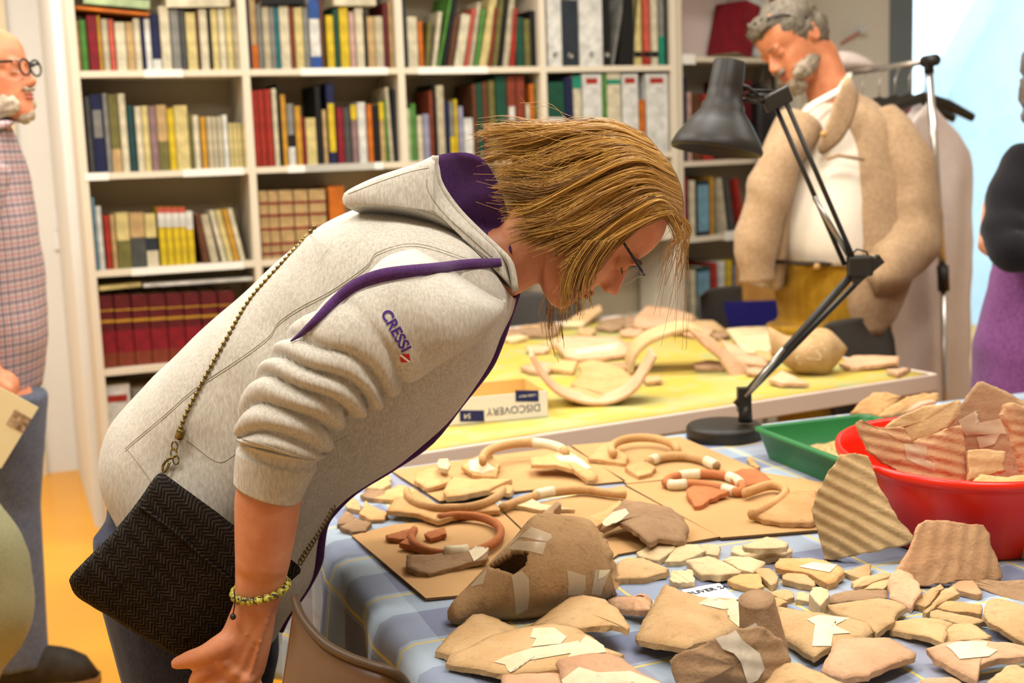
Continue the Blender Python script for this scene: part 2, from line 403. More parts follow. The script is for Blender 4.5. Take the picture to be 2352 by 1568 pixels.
row('top shelf, second bay', 151, E(150, q, 0, [(1247, 1263, -20, 'navy'), (1265, 1310, -5, 'tan', 0, ((0, .35, 'orange'),)), (1311, 1345, 30, 'grey'), (1347, 1395, 42, 'beige'), (1397, 1430, 45, 'grey'), (1431, 1460, 45, 'teal'), (1462, 1530, 40, 'cream'), (1532, 1560, 45, 'redbrown'), (1562, 1620, 50, 'paleyellow'), (1622, 1656, 52, 'grey'),
  (1662, 1735, -6, 'white', 0, ((0, .18, 'blue'), (.72, 1, 'blue'))), (1737, 1760, -10, 'brown'), (1775, 1825, 104, 'yellow'), (1828, 1860, 60, 'darkgreen'), (1864, 1926, 42, 'yellow'), (1930, 1970, 80, 'pink'), (1972, 2026, 52, 'cream'), (2027, 2046, 85, 'black'), (2050, 2100, 112, 'tan'), (2101, 2158, 110, 'beige'), (2160, 2195, 20, 'maroon'), (2197, 2222, 10, 'tan')]), base=zt(2))
q = 3.36
row('top shelf, third bay', 146, E(900, q, 0, [(96, 126, -20, 'slate'), (130, 208, 128, 'cream'), (210, 250, 165, 'orange'), (255, 292, 170, 'olive', 20), (308, 345, 95, 'cream', 48), (350, 374, -30, 'green', 100), (380, 420, -30, 'black', 100), (428, 470, 130, 'brown', 56), (480, 552, 118, 'cream', 60), (560, 590, 70, 'coral', 60), (592, 626, 20, 'beige', 68), (632, 668, 75, 'green', 60), (672, 735, -10, 'paleyellow', 85), (739, 772, 60, 'redbrown', 50), (776, 815, -20, 'olive', 55), (822, 850, -20, 'black', 50), (855, 900, -15, 'beige', 55), (905, 950, 66, 'red', 22), (960, 1022, 132, 'darkgreen'), (1026, 1074, 148, 'olive'), (1076, 1136, 82, 'black')]), base=zt(2))
row('top shelf, fourth bay', 141, E(900, q, 0, [(1206, 1318, -40, 'white', 0, 'binder'), (1322, 1444, 2, 'slate', 0, 'binder'), (1450, 1634, -40, 'white', 0, 'binder'), (1642, 1690, -20, 'black', 0, 'binder'), (1694, 1716, -20, 'grey', 84), (1745, 1862, -30, 'black', 40, 'folder'), (1872, 1930, -30, 'paleyellow', 0, ((.12, .2, 'black'),)), (1942, 1998, -30, 'coral', 0, ((.0, .1, 'red'), (.12, .2, 'black'))), (2002, 2056, -30, 'cream', 0, ((.12, .2, 'black'),)), (2062, 2106, -30, 'grey', 0, ((0, .42, 'emerald'),)), (2107, 2120, -30, 'black')]), base=zt(2), setback=.012)
q = 2.94
row('second shelf, leftmost bay', 386, E(150, q, 0, [(132, 165, 640, 'black'), (166, 202, 650, 'darkgrey'), (204, 286, 636, 'navy', 0, ((.45, .8, 'grey', 'spine_label', .006),)), (288, 322, 630, 'grey'), (324, 388, 636, 'olive', 0, ((0, .3, 'tan'),)), (391, 441, 632, 'cream'), (443, 492, 710, 'darkteal'), (496, 540, 718, 'cream'), (541, 586, 714, 'paleyellow'), (590, 640, 715, 'mauve'), (642, 710, 708, 'tan', 0, ((0, .45, 'olive'),)), (712, 760, 732, 'yellow'), (762, 850, 712, 'paleyellow'), (854, 880, 768, 'olive'), (882, 922, 778, 'cream'), (930, 972, 788, 'gold'), (974, 1010, 786, 'beige'), (1011, 1044, 788, 'beige'), (1045, 1078, 788, 'beige'), (1080, 1116, 775, 'white'), (1118, 1146, 830, 'paleyellow'), (1147, 1176, 830, 'paleyellow'), (1177, 1206, 830, 'paleyellow'), (1207, 1236, 830, 'paleyellow')]), base=zt(3))
row('second shelf, second bay', 374, E(150, q, 0, [(1282, 1326, 612, 'red'), (1327, 1370, 608, 'red'), (1371, 1416, 604, 'red'), (1420, 1454, 598, 'cream'), (1455, 1474, 568, 'black'), (1476, 1511, 638, 'gold'), (1515, 1560, 700, 'grey', 0, ((0, .3, 'white'), (.3, .5, 'black'))), (1568, 1609, 716, 'gold'), (1610, 1634, 788, 'crimson'), (1636, 1708, 796, 'paleyellow'), (1710, 1750, 580, 'black'), (1752, 1780, 740, 'tan'), (1786, 1842, 560, 'navy', 0, ((.15, .75, 'yellow', 'spine_label', .004),)), (1846, 1894, 724, 'crimson'), (1896, 1940, 722, 'darkgrey'), (1945, 1986, 708, 'mauve', 0, ((.75, 1, 'yellow'),)), (1990, 2046, 690, 'white'), (2050, 2090, 704, 'orange'), (2092, 2132, 712, 'black'), (2136, 2168, 690, 'tan', 0, ((.7, 1, 'yellow'),)), (2170, 2186, 680, 'green'), (2196, 2222, 590, 'beige', -40), (2225, 2242, 600, 'slate', -20)]), base=zt(3))
q = 3.36
row('second shelf, third bay', 352, E(900, q, 0, [(112, 160, 835, 'paleGreen'), (162, 200, 800, 'green'), (204, 246, 892, 'cream'), (248, 300, 880, 'lavender'), (302, 330, 700, 'redbrown', -18), (332, 356, 650, 'black'), (360, 418, 660, 'beige'), (424, 455, 780, 'navy'), (457, 490, 785, 'grey', 0, ((0, .4, 'yellow'),)), (492, 520, 765, 'yellow'), (524, 562, 820, 'lavender'), (563, 635, 910, 'white'), (637, 670, 650, 'brown'), (672, 712, 640, 'darkgreen'), (714, 760, 630, 'brown'), (762, 812, 620, 'olive'), (816, 900, 582, 'darkgreen', 0, 'binder'), (905, 972, 580, 'redbrown', 0, ((.42, .62, 'white', 'spine_label', .006),)), (974, 1042, 580, 'redbrown'), (1046, 1076, 800, 'cream'), (1078, 1110, 648, 'orange'), (1112, 1140, 640, 'olive')]), base=zt(3))
row('second shelf, fourth bay', 349, E(900, q, 0, [(1212, 1346, 632, 'darkgreen', 0, ((.32, .52, 'white', 'spine_label', .002),)), (1350, 1408, 596, 'navy'), (1412, 1474, 585, 'cream', 0, ((.84, 1, 'emerald'),)), (1480, 1632, 572, 'white', 0, ((.88, .95, 'red', 'red_mark', .018),)), (1638, 1666, 566, 'green'), (1670, 1778, 562, 'cream', 0, ((.86, .92, 'emerald'),)), (1784, 1912, 570, 'white', 0, ((.88, .95, 'red', 'red_mark', .014),)), (1914, 1964, 770, 'orange'), (1968, 2138, 570, 'white', 0, ((.88, .95, 'red', 'red_mark', .02),))]), base=zt(3), setback=.012)
q = 2.851
row('third shelf, leftmost bay', 612, E(150, q, 400, [(205, 226, 150, 'skyblue'), (228, 266, 208, 'white'), (274, 316, 268, 'red'), (318, 350, 262, 'tan'), (352, 440, 250, 'paleyellow', 0, ((0, .5, 'olive'),)), (442, 540, 250, 'tan', 0, ((0, .55, 'darkgrey'),)), (542, 618, 256, 'paleyellow', 0, ((0, .3, 'cream'), (.3, .55, 'slate'))), (630, 676, 214, 'yellow', 0, ((.66, .9, 'white'), (.9, 1, 'coral'))), (677, 722, 214, 'yellow', 0, ((.66, .9, 'white'), (.9, 1, 'coral'))), (723, 768, 214, 'yellow', 0, ((.66, .9, 'white'), (.9, 1, 'coral'))), (769, 812, 214, 'yellow', 0, ((.66, .9, 'white'), (.9, 1, 'coral'))), (813, 858, 240, 'yellow', 0, ((.66, 1, 'white'),)),
  (905, 955, 260, 'brown', -60), (958, 1012, 268, 'beige', -72), (1030, 1066, 240, 'cream', -90), (1068, 1110, 240, 'paleyellow', -90), (1112, 1150, 232, 'gold', -88), (1152, 1186, 228, 'cream', -90)]), base=zt(4))
BND = tuple((f, f + .035, 'crimson') for f in (.06, .2, .42, .62, .8))
row('third shelf, second bay', 590, E(150, q, 400, [(1290, 1350, 108, 'tan', 0, BND), (1352, 1416, 108, 'tan', 0, BND), (1420, 1512, 104, 'tan', 0, BND), (1518, 1612, 102, 'tan', 0, BND), (1618, 1728, 98, 'tan', 0, BND), (1745, 1850, 78, 'orange', 0, 'binder')]), base=zt(4))
RB = ((0, .2, 'redbrown'), (.2, .5, 'crimson'), (.62, .66, 'gold'), (.78, .8, 'gold'))
row('fourth shelf, leftmost bay', 830, E(150, q, 400, [(238 + i * 113, 238 + i * 113 + 108, 790 - i * 4, 'maroon', 0, RB) for i in range(8)]), base=zt(5))
row('fifth shelf, leftmost bay', 1085, [(253, 315, 882, 'white', 0, ((.8, .88, 'red', 'red_mark', .012),)), (318, 372, 890, 'grey', 0, 'binder'), (376, 430, 890, 'slate', 0, 'binder')], base=zt(6))
row('fourth shelf, second bay', 805, [(613 + i * 36, 613 + i * 36 + 33, 640, 'maroon', 0, RB) for i in range(4)], base=zt(5))
# books lying flat on top of the rows
def flatbook(x0, x1, ybot, h, c, label, tilt=0, setback=.02, d=.2):
    pl = B0 + EY * setback; a, b = onplane(x0, ybot, pl, EY), onplane(x1, ybot + tilt, pl, EY)
    X = (b - a); L = X.length; X.normalize(); X = (X - EY * X.dot(EY)).normalized(); Z = EY.cross(X) * -1; Z = X.cross(EY)
    cov, pag = G(), G(); t = .002
    for s in (t / 2, h - t / 2): cov.box(a + X * L / 2 + Z * s + EY * d / 2, X * L / 2, EY * d / 2, Z * t / 2)
    cov.box(a + X * L / 2 + Z * h / 2 + EY * t / 2, X * L / 2, EY * t / 2, Z * h / 2)
    pag.box(a + X * L / 2 + Z * h / 2 + EY * (d / 2), X * (L / 2 - .004), EY * (d / 2 - .004), Z * (h / 2 - t))
    o = tag(cov.make('book', bmat(c), smooth=False), label, 'book'); pag.make('pages', PAGES, o, smooth=False)
flatbook(172, 343, 21, .012, 'orange', 'orange book lying flat across the crimson and cream books, leftmost bay', 16)
flatbook(192, 344, 8, .03, 'paleGreen', 'pale green book lying on the orange flat book, leftmost bay', 13)
flatbook(383, 528, 17, .045, 'cream', 'thick cream book lying flat over tall cream books, top left bay', -2)
flatbook(600, 700, 11, .02, 'black', 'black book lying flat across grey books, top of second bay', -1)
flatbook(768, 864, 13, .05, 'cream', 'cream box file lying flat over yellow and cream books, second bay', 0)
flatbook(228, 325, 668, .016, 'paleyellow', 'pale yellow book lying flat on maroon volumes, fourth shelf', -10)
flatbook(330, 582, 660, .013, 'white', 'long white folder lying flat on maroon volumes, fourth shelf', -16)
# ------------------------------------------------------------------ the angled bookcase at the right
Y2 = YAW + .24
EX2, EY2 = V3((math.cos(Y2), math.sin(Y2), 0)), V3((-math.sin(Y2), math.cos(Y2), 0))
R0 = B0 + EX * (4 * BW + .02) + EY * .0
def rslab(name, u0, u1, d0, d1, z0, z1, m, parent):
    c = R0 + EX2 * ((u0 + u1) / 2) + EY2 * ((d0 + d1) / 2) + V3((0, 0, (z0 + z1) / 2))
    return G().box(c, EX2 * (u1 - u0) / 2, EY2 * (d1 - d0) / 2, V3((0, 0, (z1 - z0) / 2))).make(name, m, parent, smooth=False)
rb = empty('bookshelf', R0, 'white bookshelf set at an angle behind the desk lamp', 'bookshelf')
pz = lambda x, y: onplane(x, y, R0, EY2).z
RZ = [pz(1575, 141) , pz(1590, 382), pz(1600, 556), pz(1610, 742)]
for u in (0, .72): rslab('upright', u, u + .022, 0, .26, 0, 2.3, WHITE, rb)
for z in RZ + [.1, RZ[0] + .38, RZ[0] + .7]: rslab('shelf', .022, .72, .004, .255, z, z + .02, WHITE, rb)
rslab('back_panel', 0, .742, .256, .266, .05, 2.3, mat('grey_back', (172, 164, 150), .7), rb)
rslab('back_panel', .024, .7, .245, .254, RZ[0] + .02, RZ[0] + .37, mat('pink_lining', (240, 220, 208), .7), rb)
for x, y in ((1583, 136), (1678, 541)):
    c = onplane(x, y, R0 - EY2 * .002, EY2); G().box(c, EX2 * .035, EY2 * .001, V3((0, 0, .02))).make('shelf_label', LBL, rb, smooth=False)
kw = dict(ex=EX2, ey=EY2, b0=R0)
row('top shelf, angled bookshelf', 126, [(1561, 1568, 5, 'coral'), (1692, 1728, 14, 'crimson', 22), (1734, 1752, -10, 'white', 18), (1758, 1780, -30, 'red', 16)], base=RZ[0] + .021, **kw)
row('second shelf, angled bookshelf', 362, [(1566, 1578, 178, 'navy'), (1580, 1590, 212, 'pink'), (1592, 1612, 214, 'brown'), (1614, 1640, 216, 'red'), (1700, 1728, 184, 'maroon'), (1730, 1750, 190, 'black')], base=RZ[1] + .021, **kw)
row('third shelf, angled bookshelf', 532, [(1569, 1582, 405, 'crimson'), (1584, 1598, 414, 'cream'), (1602, 1630, 415, 'slate', 0, ((.08, .92, 'skyblue', 'spine_label', .004),)), (1632, 1640, 405, 'gold'), (1660, 1672, 410, 'beige', -14), (1678, 1690, 410, 'darkgrey', -16), (1704, 1714, 412, 'red', -18)], base=RZ[2] + .021, **kw)
row('fourth shelf, angled bookshelf', 716, [(1586, 1599, 620, 'cream'), (1601, 1632, 612, 'darkteal', 0, ((.1, .9, 'skyblue', 'spine_label', .004),)), (1634, 1648, 604, 'red'), (1653, 1666, 600, 'white'), (1668, 1682, 598, 'yellow'), (1694, 1706, 612, 'lavender'), (1707, 1720, 612, 'white')], base=RZ[3] + .021, **kw)
# ------------------------------------------------------------------ near table with its plaid cloth
TZ = .742                                            # top of the cloth
TX, TY = V3((.94, .342, 0)), V3((.342, -.94, 0))      # along the far edge / towards the camera
K0 = V3((-.46, 2.48, 0))
TWD, TDP = 2.3, 1.42
def tq(u, v, z): return K0 + TX * u + TY * v + V3((0, 0, z))
WOOD = mat('beech_leg', (222, 170, 120), .5, (206, 150, 100), 30)
t1 = empty('table', tq(0, 0, 0), 'near table under a blue plaid cloth covered in pottery sherds', 'table')
G().box(tq(TWD / 2, TDP / 2, .722), TX * TWD / 2, TY * TDP / 2, V3((0, 0, .0165))).make('tabletop', WOOD, t1, smooth=False)
for u, v in ((.06, .06), (TWD - .06, .06), (.06, TDP - .3), (TWD - .06, TDP - .06)):
    G().box(tq(u, v, .353), TX * .028, TY * .028, V3((0, 0, .353))).make('leg', WOOD, t1, smooth=False)
cq = NT('plaid_cloth'); cq.b.inputs['Roughness'].default_value = .92; cq.b.inputs['Specular IOR Level'].default_value = .1
uv = cq.n('UVMap'); sx = cq.n('SeparateXYZ', i_0=uv.outputs[0])
def band(c, per, a, b, ph=0):
    f = cq.math('FRACT', cq.math('DIVIDE', cq.math('ADD', c, ph), per)); return cq.math('MULTIPLY', cq.math('GREATER_THAN', f, a), cq.math('LESS_THAN', f, b))
ux, vy = sx.outputs[0], sx.outputs[1]
col = cq.mix(band(ux, .19, 0, .5, .06), rgba((136, 142, 160)), rgba((170, 182, 196)))
col2 = cq.mix(band(vy, .19, 0, .5, .03), rgba((124, 130, 156)), rgba((178, 194, 204)))
col = cq.mix(.5, col, col2)
col = cq.mix(cq.math('MULTIPLY', band(ux, .38, .4, .62), .5), col, rgba((150, 144, 154)))
yl = cq.math('MAXIMUM', band(ux, .19, .0, .028, .052), band(vy, .19, .0, .028, .02))
col = cq.mix(cq.math('MULTIPLY', yl, .85), col, rgba((226, 200, 104)))
weave = cq.n('TexWave', i_Vector=uv.outputs[0], i_Scale=260.0).outputs['Fac']
cq.link(col, cq.b.inputs['Base Color']); cq.bump(cq.math('ADD', weave, cq.math('MULTIPLY', cq.noise(60, 3), 1.5)), .18, .002)
def clothz(u, v):
    n = noise.noise(V3((u * 5, v * 5, 3)))
    fold = .006 * max(0, math.sin(v * 17 + u * 5 + 2 * n)) ** 6 * (.4 + .6 * max(0, noise.noise(V3((u * 3, v * 3, 9)))))
    return TZ + fold
NU, NV, ND = 92, 62, 22
DROP = .42
V, F, UVS = [], [], []
for i in range(-ND, NU + 1):
    for j in range(NV + 1):
        v = -.06 + (TDP + .06) * j / NV
        if i >= 0:
            u = TWD * i / NU; p = tq(u, max(v, -.0), clothz(u, v) if v > 0 else TZ); ut = u
            if v < 0: p = tq(u, v * .06 - .004, TZ + v)
        else:
            s = -i / ND * DROP; ut = -s
            wv = .018 * math.sin(v * 21 + .8 * math.sin(v * 7)) + .012 * math.sin(v * 43 + 1)
            p = tq(-.012 - .02 * min(1, s / .04) * .6 + wv * min(1, s / .25) - .02 * s / DROP, max(v, -.004), TZ - max(0, s - .012))
        V.append(p); UVS.append((ut, v))
W_ = NV + 1
for i in range(ND + NU):
    for j in range(NV): F.append((i * W_ + j, (i + 1) * W_ + j, (i + 1) * W_ + j + 1, i * W_ + j + 1))
cl = mesh('tablecloth', V, F, cq.m, loc=tq(0, 0, TZ)); ul = cl.data.uv_layers.new(name='UVMap')
for lp in cl.data.loops: ul.data[lp.index].uv = UVS[lp.vertex_index]
k = cl.modifiers.new('solid', 'SOLIDIFY'); k.thickness = .0012; k.offset = 1
tag(cl, 'blue and grey plaid tablecloth with yellow lines draped over the near table', 'tablecloth')
# ------------------------------------------------------------------ far table
t2c = V3((1.147, 3.409, 0)); E1, E2 = V3((-.885, -.4653, 0)), V3((-.4653, .885, 0))
def t2q(u, v, z): return t2c + E1 * u + E2 * v + V3((0, 0, z))
WT = mat('white_table', (236, 214, 196), .5)
t2 = empty('table', t2q(0, 0, 0), 'white far table with a yellow paper cover and more sherds', 'table')
bevel(G().box(t2q(.85, .8, .713), E1 * .85, E2 * .8, V3((0, 0, .024))).make('tabletop', WT, t2, smooth=False), .004)
for u, v in ((.05, .05), (1.65, .05), (.05, 1.55), (1.65, 1.55)):
    G().box(t2q(u, v, .345), E1 * .025, E2 * .025, V3((0, 0, .345))).make('leg', WT, t2, smooth=False)
yq = NT('yellow_paper'); yq.b.inputs['Roughness'].default_value = .55
f = yq.ramp(yq.noise(5, 5), .5, .54); f2 = yq.ramp(yq.noise(8, 3, yq.scale((1, 1, 1), (3, 1, 0))), .56, .6)
c_ = yq.mix(f, rgba((204, 176, 76)), rgba((186, 178, 108))); c_ = yq.mix(f2, c_, rgba((172, 174, 108)))
chk = yq.n('TexChecker', i_Vector=yq.scale((4.5, 4.5, 4.5), rot=(0, 0, .48)), i_Scale=1.0).outputs['Fac']
c_ = yq.mix(yq.math('MULTIPLY', chk, .3), c_, rgba((206, 168, 52)))
yq.link(c_, yq.b.inputs['Base Color'])
g = G(); NX = 40
for i in range(NX + 1):
    for j in range(11):
        u, v = .03 + 1.65 * i / NX, .005 + 1.5 * j / 10
        g.V.append(t2q(u, v, .7385 + .0022 * max(0, noise.noise(V3((u * 9, v * 6, 0))))))
g.F = [(i * 11 + j, (i + 1) * 11 + j, (i + 1) * 11 + j + 1, i * 11 + j + 1) for i in range(NX) for j in range(10)]
o = g.make('paper_cover', yq.m); o.modifiers.new('s', 'SOLIDIFY').thickness = .001
tag(o, 'yellow printed paper sheet covering the top of the far table', 'table cover')
T2Z = .7405
# ------------------------------------------------------------------ cardboard sheets on the near table
CB = mat('cardboard', (200, 156, 102), .85, (190, 146, 92), 6, bump=.08, bs=200, lo=.3, hi=.7)
CBE = mat('cardboard_edge', (120, 92, 62), .9)
CZ = TZ + .0065
def sheet(px, label, z=CZ, th=.004):
    L = [T(x, y, z) for x, y in px]; n = len(L); dn = V3((0, 0, -th))
    o = mesh('cardboard_sheet', L + [p + dn for p in L], [tuple(range(n)), tuple(range(2 * n - 1, n - 1, -1))] + [(i, n + i, n + (i + 1) % n, (i + 1) % n) for i in range(n)], [CB, CBE], smooth=False, mi=[0, 0] + [1] * n)
    fixn(o); tag(o, label, 'cardboard', 'cardboard sheets on the near table')
sheet([(808, 1229), (905, 1204), (1060, 1190), (1150, 1172), (1330, 1345), (978, 1373)], 'cardboard sheet nearest the front left corner, under the red rim')
sheet([(1154, 1171), (1432, 1114), (1652, 1232), (1420, 1272), (1330, 1338)], 'cardboard sheet behind the taped amphora base')
sheet([(1436, 1112), (1740, 1082), (1905, 1110), (1890, 1215), (1656, 1234)], 'cardboard sheet carrying the red taped ring and the crescent rim')
sheet([(897, 1079), (1160, 1042), (1306, 1024), (1438, 1104), (1150, 1131), (1010, 1150)], 'cardboard sheet at the far left, under the tall taped rim')
sheet([(1312, 1022), (1440, 1012), (1562, 1002), (1742, 1078), (1440, 1110)], 'cardboard sheet at the back, nearest the lamp base')
# ------------------------------------------------------------------ sherds
BUFF = clay('clay_buff', (214, 178, 130), (200, 160, 110), (158, 124, 86))
PALE = clay('clay_pale', (228, 202, 158), (216, 186, 140), (182, 152, 112))
TERR = clay('clay_orange', (216, 172, 118), (204, 154, 98), (170, 122, 78))
REDC = clay('clay_red', (190, 120, 76), (174, 104, 64), (140, 84, 52))
BRWN = clay('clay_brown', (178, 144, 108), (158, 124, 92), (118, 92, 68))
PINK = clay('clay_pink', (220, 178, 140), (208, 160, 122), (174, 132, 98))
TAPE = mat('masking_tape', (238, 222, 186), .5, (228, 208, 166), 40, spec=.3)
tq_ = NT('clear_tape'); tq_.b.inputs['Base Color'].default_value = rgba((236, 214, 178)); tq_.b.inputs['Roughness'].default_value = .3; tq_.b.inputs['Alpha'].default_value = .5
CTAPE = tq_.m
UPZ = V3((0, 0, 1))
def grid_fill(o, c, rings):
    n = len(o); V = list(o); F = []; prev = list(range(n))
    for i in range(1, rings):
        s = 1 - i / rings; k0 = len(V); V += [c + (p - c) * s for p in o]; cur = list(range(k0, k0 + n))
        F += [(prev[k], prev[(k + 1) % n], cur[(k + 1) % n], cur[k]) for k in range(n)]; prev = cur
    e = len(V); V.append(c); F += [(prev[k], prev[(k + 1) % n], e) for k in range(n)]
    return V, F
class Sherd:
    """a broken wall piece: outline in the photograph laid on a real plane, bent into an arch, given thickness and broken edges"""
    def __init__(s, px, z=TZ, h=.012, th=.0075, arch=0.0, adir=None, bulge=.0018, m=BUFF, plane=None, lab='', rib=None, rings=6, jag=.0028, n=64, name='sherd', cat='sherd', group='sherds on the near table', parent=None, away=True, part=None):
        s.z, s.h, s.arch, s.plane = z, h, arch, plane
        if plane:
            s.p0, s.nr = V3(plane[0]), V3(plane[1]).normalized()
        else:
            fl0 = [T(p[0], p[1], z + th) for p in px]; cc = sum(fl0, V3()) / len(fl0); dv = V3((cc.x, cc.y, 0)).normalized()
            near = min(fl0, key=lambda p: p.dot(dv)); far = max(p.dot(dv) for p in fl0) - near.dot(dv)
            sl = min(.4, max(0, h - th) / max(far, .01)); s.p0 = near; s.nr = V3((-dv.x * sl, -dv.y * sl, 1)).normalized()
        base = [s.flat(p[0], p[1]) for p in px]
        s.c = sum(base, V3()) / len(base)
        if adir is None:
            best = max(((a - b).length, i, j) for i, a in enumerate(base) for j, b in enumerate(base)); adir = base[best[1]] - base[best[2]]
        elif len(adir) == 2: adir = TX * adir[0] + TY * adir[1]
        adir = V3(adir); adir -= s.nr * adir.dot(s.nr); s.ad = adir.normalized()
        s.R = max(abs((p - s.c).dot(s.ad)) for p in base) or .01
        pts = [s.at(p[0], p[1]) for p in px]
        o = resample(pts, n); nz = lambda p, f: V3((noise.noise(p * f), noise.noise(p * f + V3((5, 0, 0))), noise.noise(p * f + V3((0, 8, 0)))))
        o = [p + (lambda j: j - s.nr * j.dot(s.nr))(nz(p, 55) * jag + nz(p, 190) * jag * .45) for p in o]
        ctr = sum(o, V3()) / len(o)
        V, F = grid_fill(o, ctr, rings); k = len(o)
        rm = max((p - ctr).length for p in o)
        def lift(p, i):
            r = i // k if i < k * rings else rings; f = 1 - r / rings
            q_ = p + s.nr * (bulge * (1 - f * f))
            if s.arch and r: q_ += s.nr * (s.bend(p) - ((s.bend(o[i % k]) if i < k * rings else 0) * f + s.mid(o) * (1 - f)))
            q_ += s.nr * (.0012 * noise.noise(p * 45))
            if rib: q_ += s.nr * (rib[2] * (math.sin(2 * math.pi * ((p - s.c).dot(rib[0])) / rib[1] + .6 * noise.noise(p * 12)) ))
            return q_
        top = [lift(p, i) for i, p in enumerate(V)]; nt = len(top)
        bot = [p - s.nr * th * (1 + .15 * noise.noise(p * 60)) + (lambda j: j - s.nr * j.dot(s.nr))(nz(p, 80)) * .0024 for p in top]
        if not plane: bot = [V3((p.x, p.y, max(p.z, min(z + .0004, t.z - .001)))) for p, t in zip(bot, top)]
        FF = F + [tuple(i + nt for i in f[::-1]) for f in F] + [(i, nt + i, nt + (i + 1) % k, (i + 1) % k) for i in range(k)]
        s.top, s.F = top, F
        s.o = mesh(name, top + bot, FF, m, parent); fixn(s.o); s.o.data.polygons.foreach_set('use_smooth', [True] * (2 * len(F)) + [False] * k)
        if part: pass
        elif parent is None: tag(s.o, lab, cat, group)
        s.bvh = BVHTree.FromPolygons(top, F)
    def mid(s, o): return sum(s.bend(p) for p in o) / len(o)
    def bend(s, p):
        t = (p - s.c).dot(s.ad) / s.R; return s.arch * max(-.2, 1 - t * t)
    def flat(s, x, y): return onplane(x, y, s.p0, s.nr)
    def at(s, x, y):
        p = s.flat(x, y)
        if s.arch:
            for _ in range(4): p = onplane(x, y, s.p0 + s.nr * s.bend(p), s.nr)
        return p
    def on(s, x, y, lift=.0006):
        d = ray(x, y).normalized(); h = s.bvh.ray_cast(EYE, d)
        if h[0] is None:
            p = s.at(x, y); q_ = s.bvh.find_nearest(p); return q_[0] + s.nr * lift
        return h[0] - d * lift
    def tape(s, px, m=None, lift=.0007):
        m = m or TAPE; lift += .0012; o = resample([V3((x, y, 0)) for x, y in px], 30); c = sum(o, V3()) / len(o); c = V3((sum(p[0] for p in px) / len(px), sum(p[1] for p in px) / len(px), 0))
        V, F = grid_fill(o, c, 5)
        mesh('tape_strip', [s.on(p.x, p.y, lift) for p in V], F, m, s.o)
        return s
F_ = lambda L: cv(950, 1250, 3.136, L)
G_ = lambda L: cv(1600, 1200, 3.1277, L)
M_ = lambda L: cv(1400, 1150, 3.92, L)
C7 = lambda L: cv(1700, 850, 2.6135, L)
C5 = lambda L: cv(750, 980, 3.3357, L)
C6 = lambda L: cv(1300, 980, 3.7333, L)
C2 = lambda L: cv(1000, 650, 1.96, L)
# --- front row
Sherd(F_([(155, 770), (290, 620), (430, 505), (500, 498), (620, 540), (745, 605), (700, 700), (480, 790), (262, 797)]), h=.012, arch=.016, adir=(1, .1), m=BUFF, lab='tan sherd with a rounded top nearest the front left table edge')
s = Sherd(F_([(230, 860), (268, 795), (590, 650), (740, 605), (1000, 570), (1100, 580), (1210, 620), (1380, 740), (1515, 800), (1485, 816), (1385, 790), (1200, 830), (1050, 900), (850, 925), (632, 930)]), h=.03, arch=.016, adir=(1, .3), m=BUFF, bulge=.004, lab='large curved tan sherd crossed by a cluster of masking tape strips, front left')
s.tape(F_([(580, 845), (660, 805), (850, 745), (1120, 705), (1190, 690), (1200, 770), (1020, 800), (820, 835), (690, 938), (660, 865)])).tape(F_([(862, 600), (1010, 597), (1105, 665), (1060, 712), (850, 735), (885, 675), (840, 668)])).tape(F_([(1110, 810), (1180, 725), (1240, 655), (1370, 715), (1385, 775), (1250, 790)]), lift=.0012)
Sherd(F_([(630, 965), (640, 935), (850, 900), (1045, 835), (1070, 950), (1090, 1000), (1000, 1080), (640, 1080)]), h=.016, m=PINK, arch=.006, lab='pinkish sherd half out of frame below the heavily taped sherd')
s = Sherd(F_([(1028, 860), (1050, 828), (1200, 790), (1400, 778), (1500, 820), (1640, 920), (1790, 1000), (1760, 1090), (1090, 1090), (1060, 950)]), h=.034, arch=.016, adir=(1, .2), m=PINK, bulge=.004, lab='grooved pink sherd taped along the bottom edge of the photo, left of the sherd beaker')
s.tape(F_([(1065, 975), (1190, 880), (1325, 920), (1560, 910), (1780, 995), (1700, 1060), (1100, 1060)]))
Sherd(F_([(822, 598), (980, 480), (1130, 375), (1220, 365), (1380, 390), (1450, 450), (1562, 590), (1550, 612), (1430, 578), (1320, 590), (1190, 606), (1060, 585)]), h=.009, arch=.03, adir=(1, .1), m=BUFF, lab='domed tan sherd arched over the cloth in front of the taped amphora base')
Sherd(F_([(1400, 398), (1500, 370), (1650, 366), (1725, 395), (1700, 470), (1600, 478), (1450, 470)]), h=.012, arch=.02, adir=(1, .1), m=PINK, lab='small pink arched sherd with a dark gap beneath, right of the amphora base')
s = Sherd(F_([(1602, 660), (1640, 570), (1720, 430), (1812, 285), (1940, 342), (2060, 372), (2330, 395), (2380, 500), (2352, 605), (2180, 680), (2020, 725), (1960, 750), (1780, 715), (1605, 690)]), h=.02, arch=.03, adir=(1, .5), m=BUFF, bulge=.004, lab='big four sided tan sherd leaning in front of the handwritten card')
s.tape(F_([(2050, 425), (2140, 375), (2240, 400), (2340, 385), (2420, 420), (2352, 600), (2265, 530), (2270, 465), (2225, 465)]))
card = T(1600, 1372, TZ + .003)
cm = mat('white_card', (255, 252, 246), .5)
cpx = M_([(650, 800), (990, 736), (1165, 885), (1060, 960), (760, 940)]); cz = TZ + .0022
L = [T(x, y, cz) for x, y in cpx]; n = len(L)
cd_ = mesh('label_card', L + [p - V3((0, 0, .0012)) for p in L], [tuple(range(n)), tuple(range(2 * n - 1, n - 1, -1))] + [(i, n + i, n + (i + 1) % n, (i + 1) % n) for i in range(n)], cm, smooth=False)
tag(fixn(cd_), 'white card with handwriting lying behind the big four sided tan sherd', 'card')
INK = mat('ink', (46, 44, 60), .6)
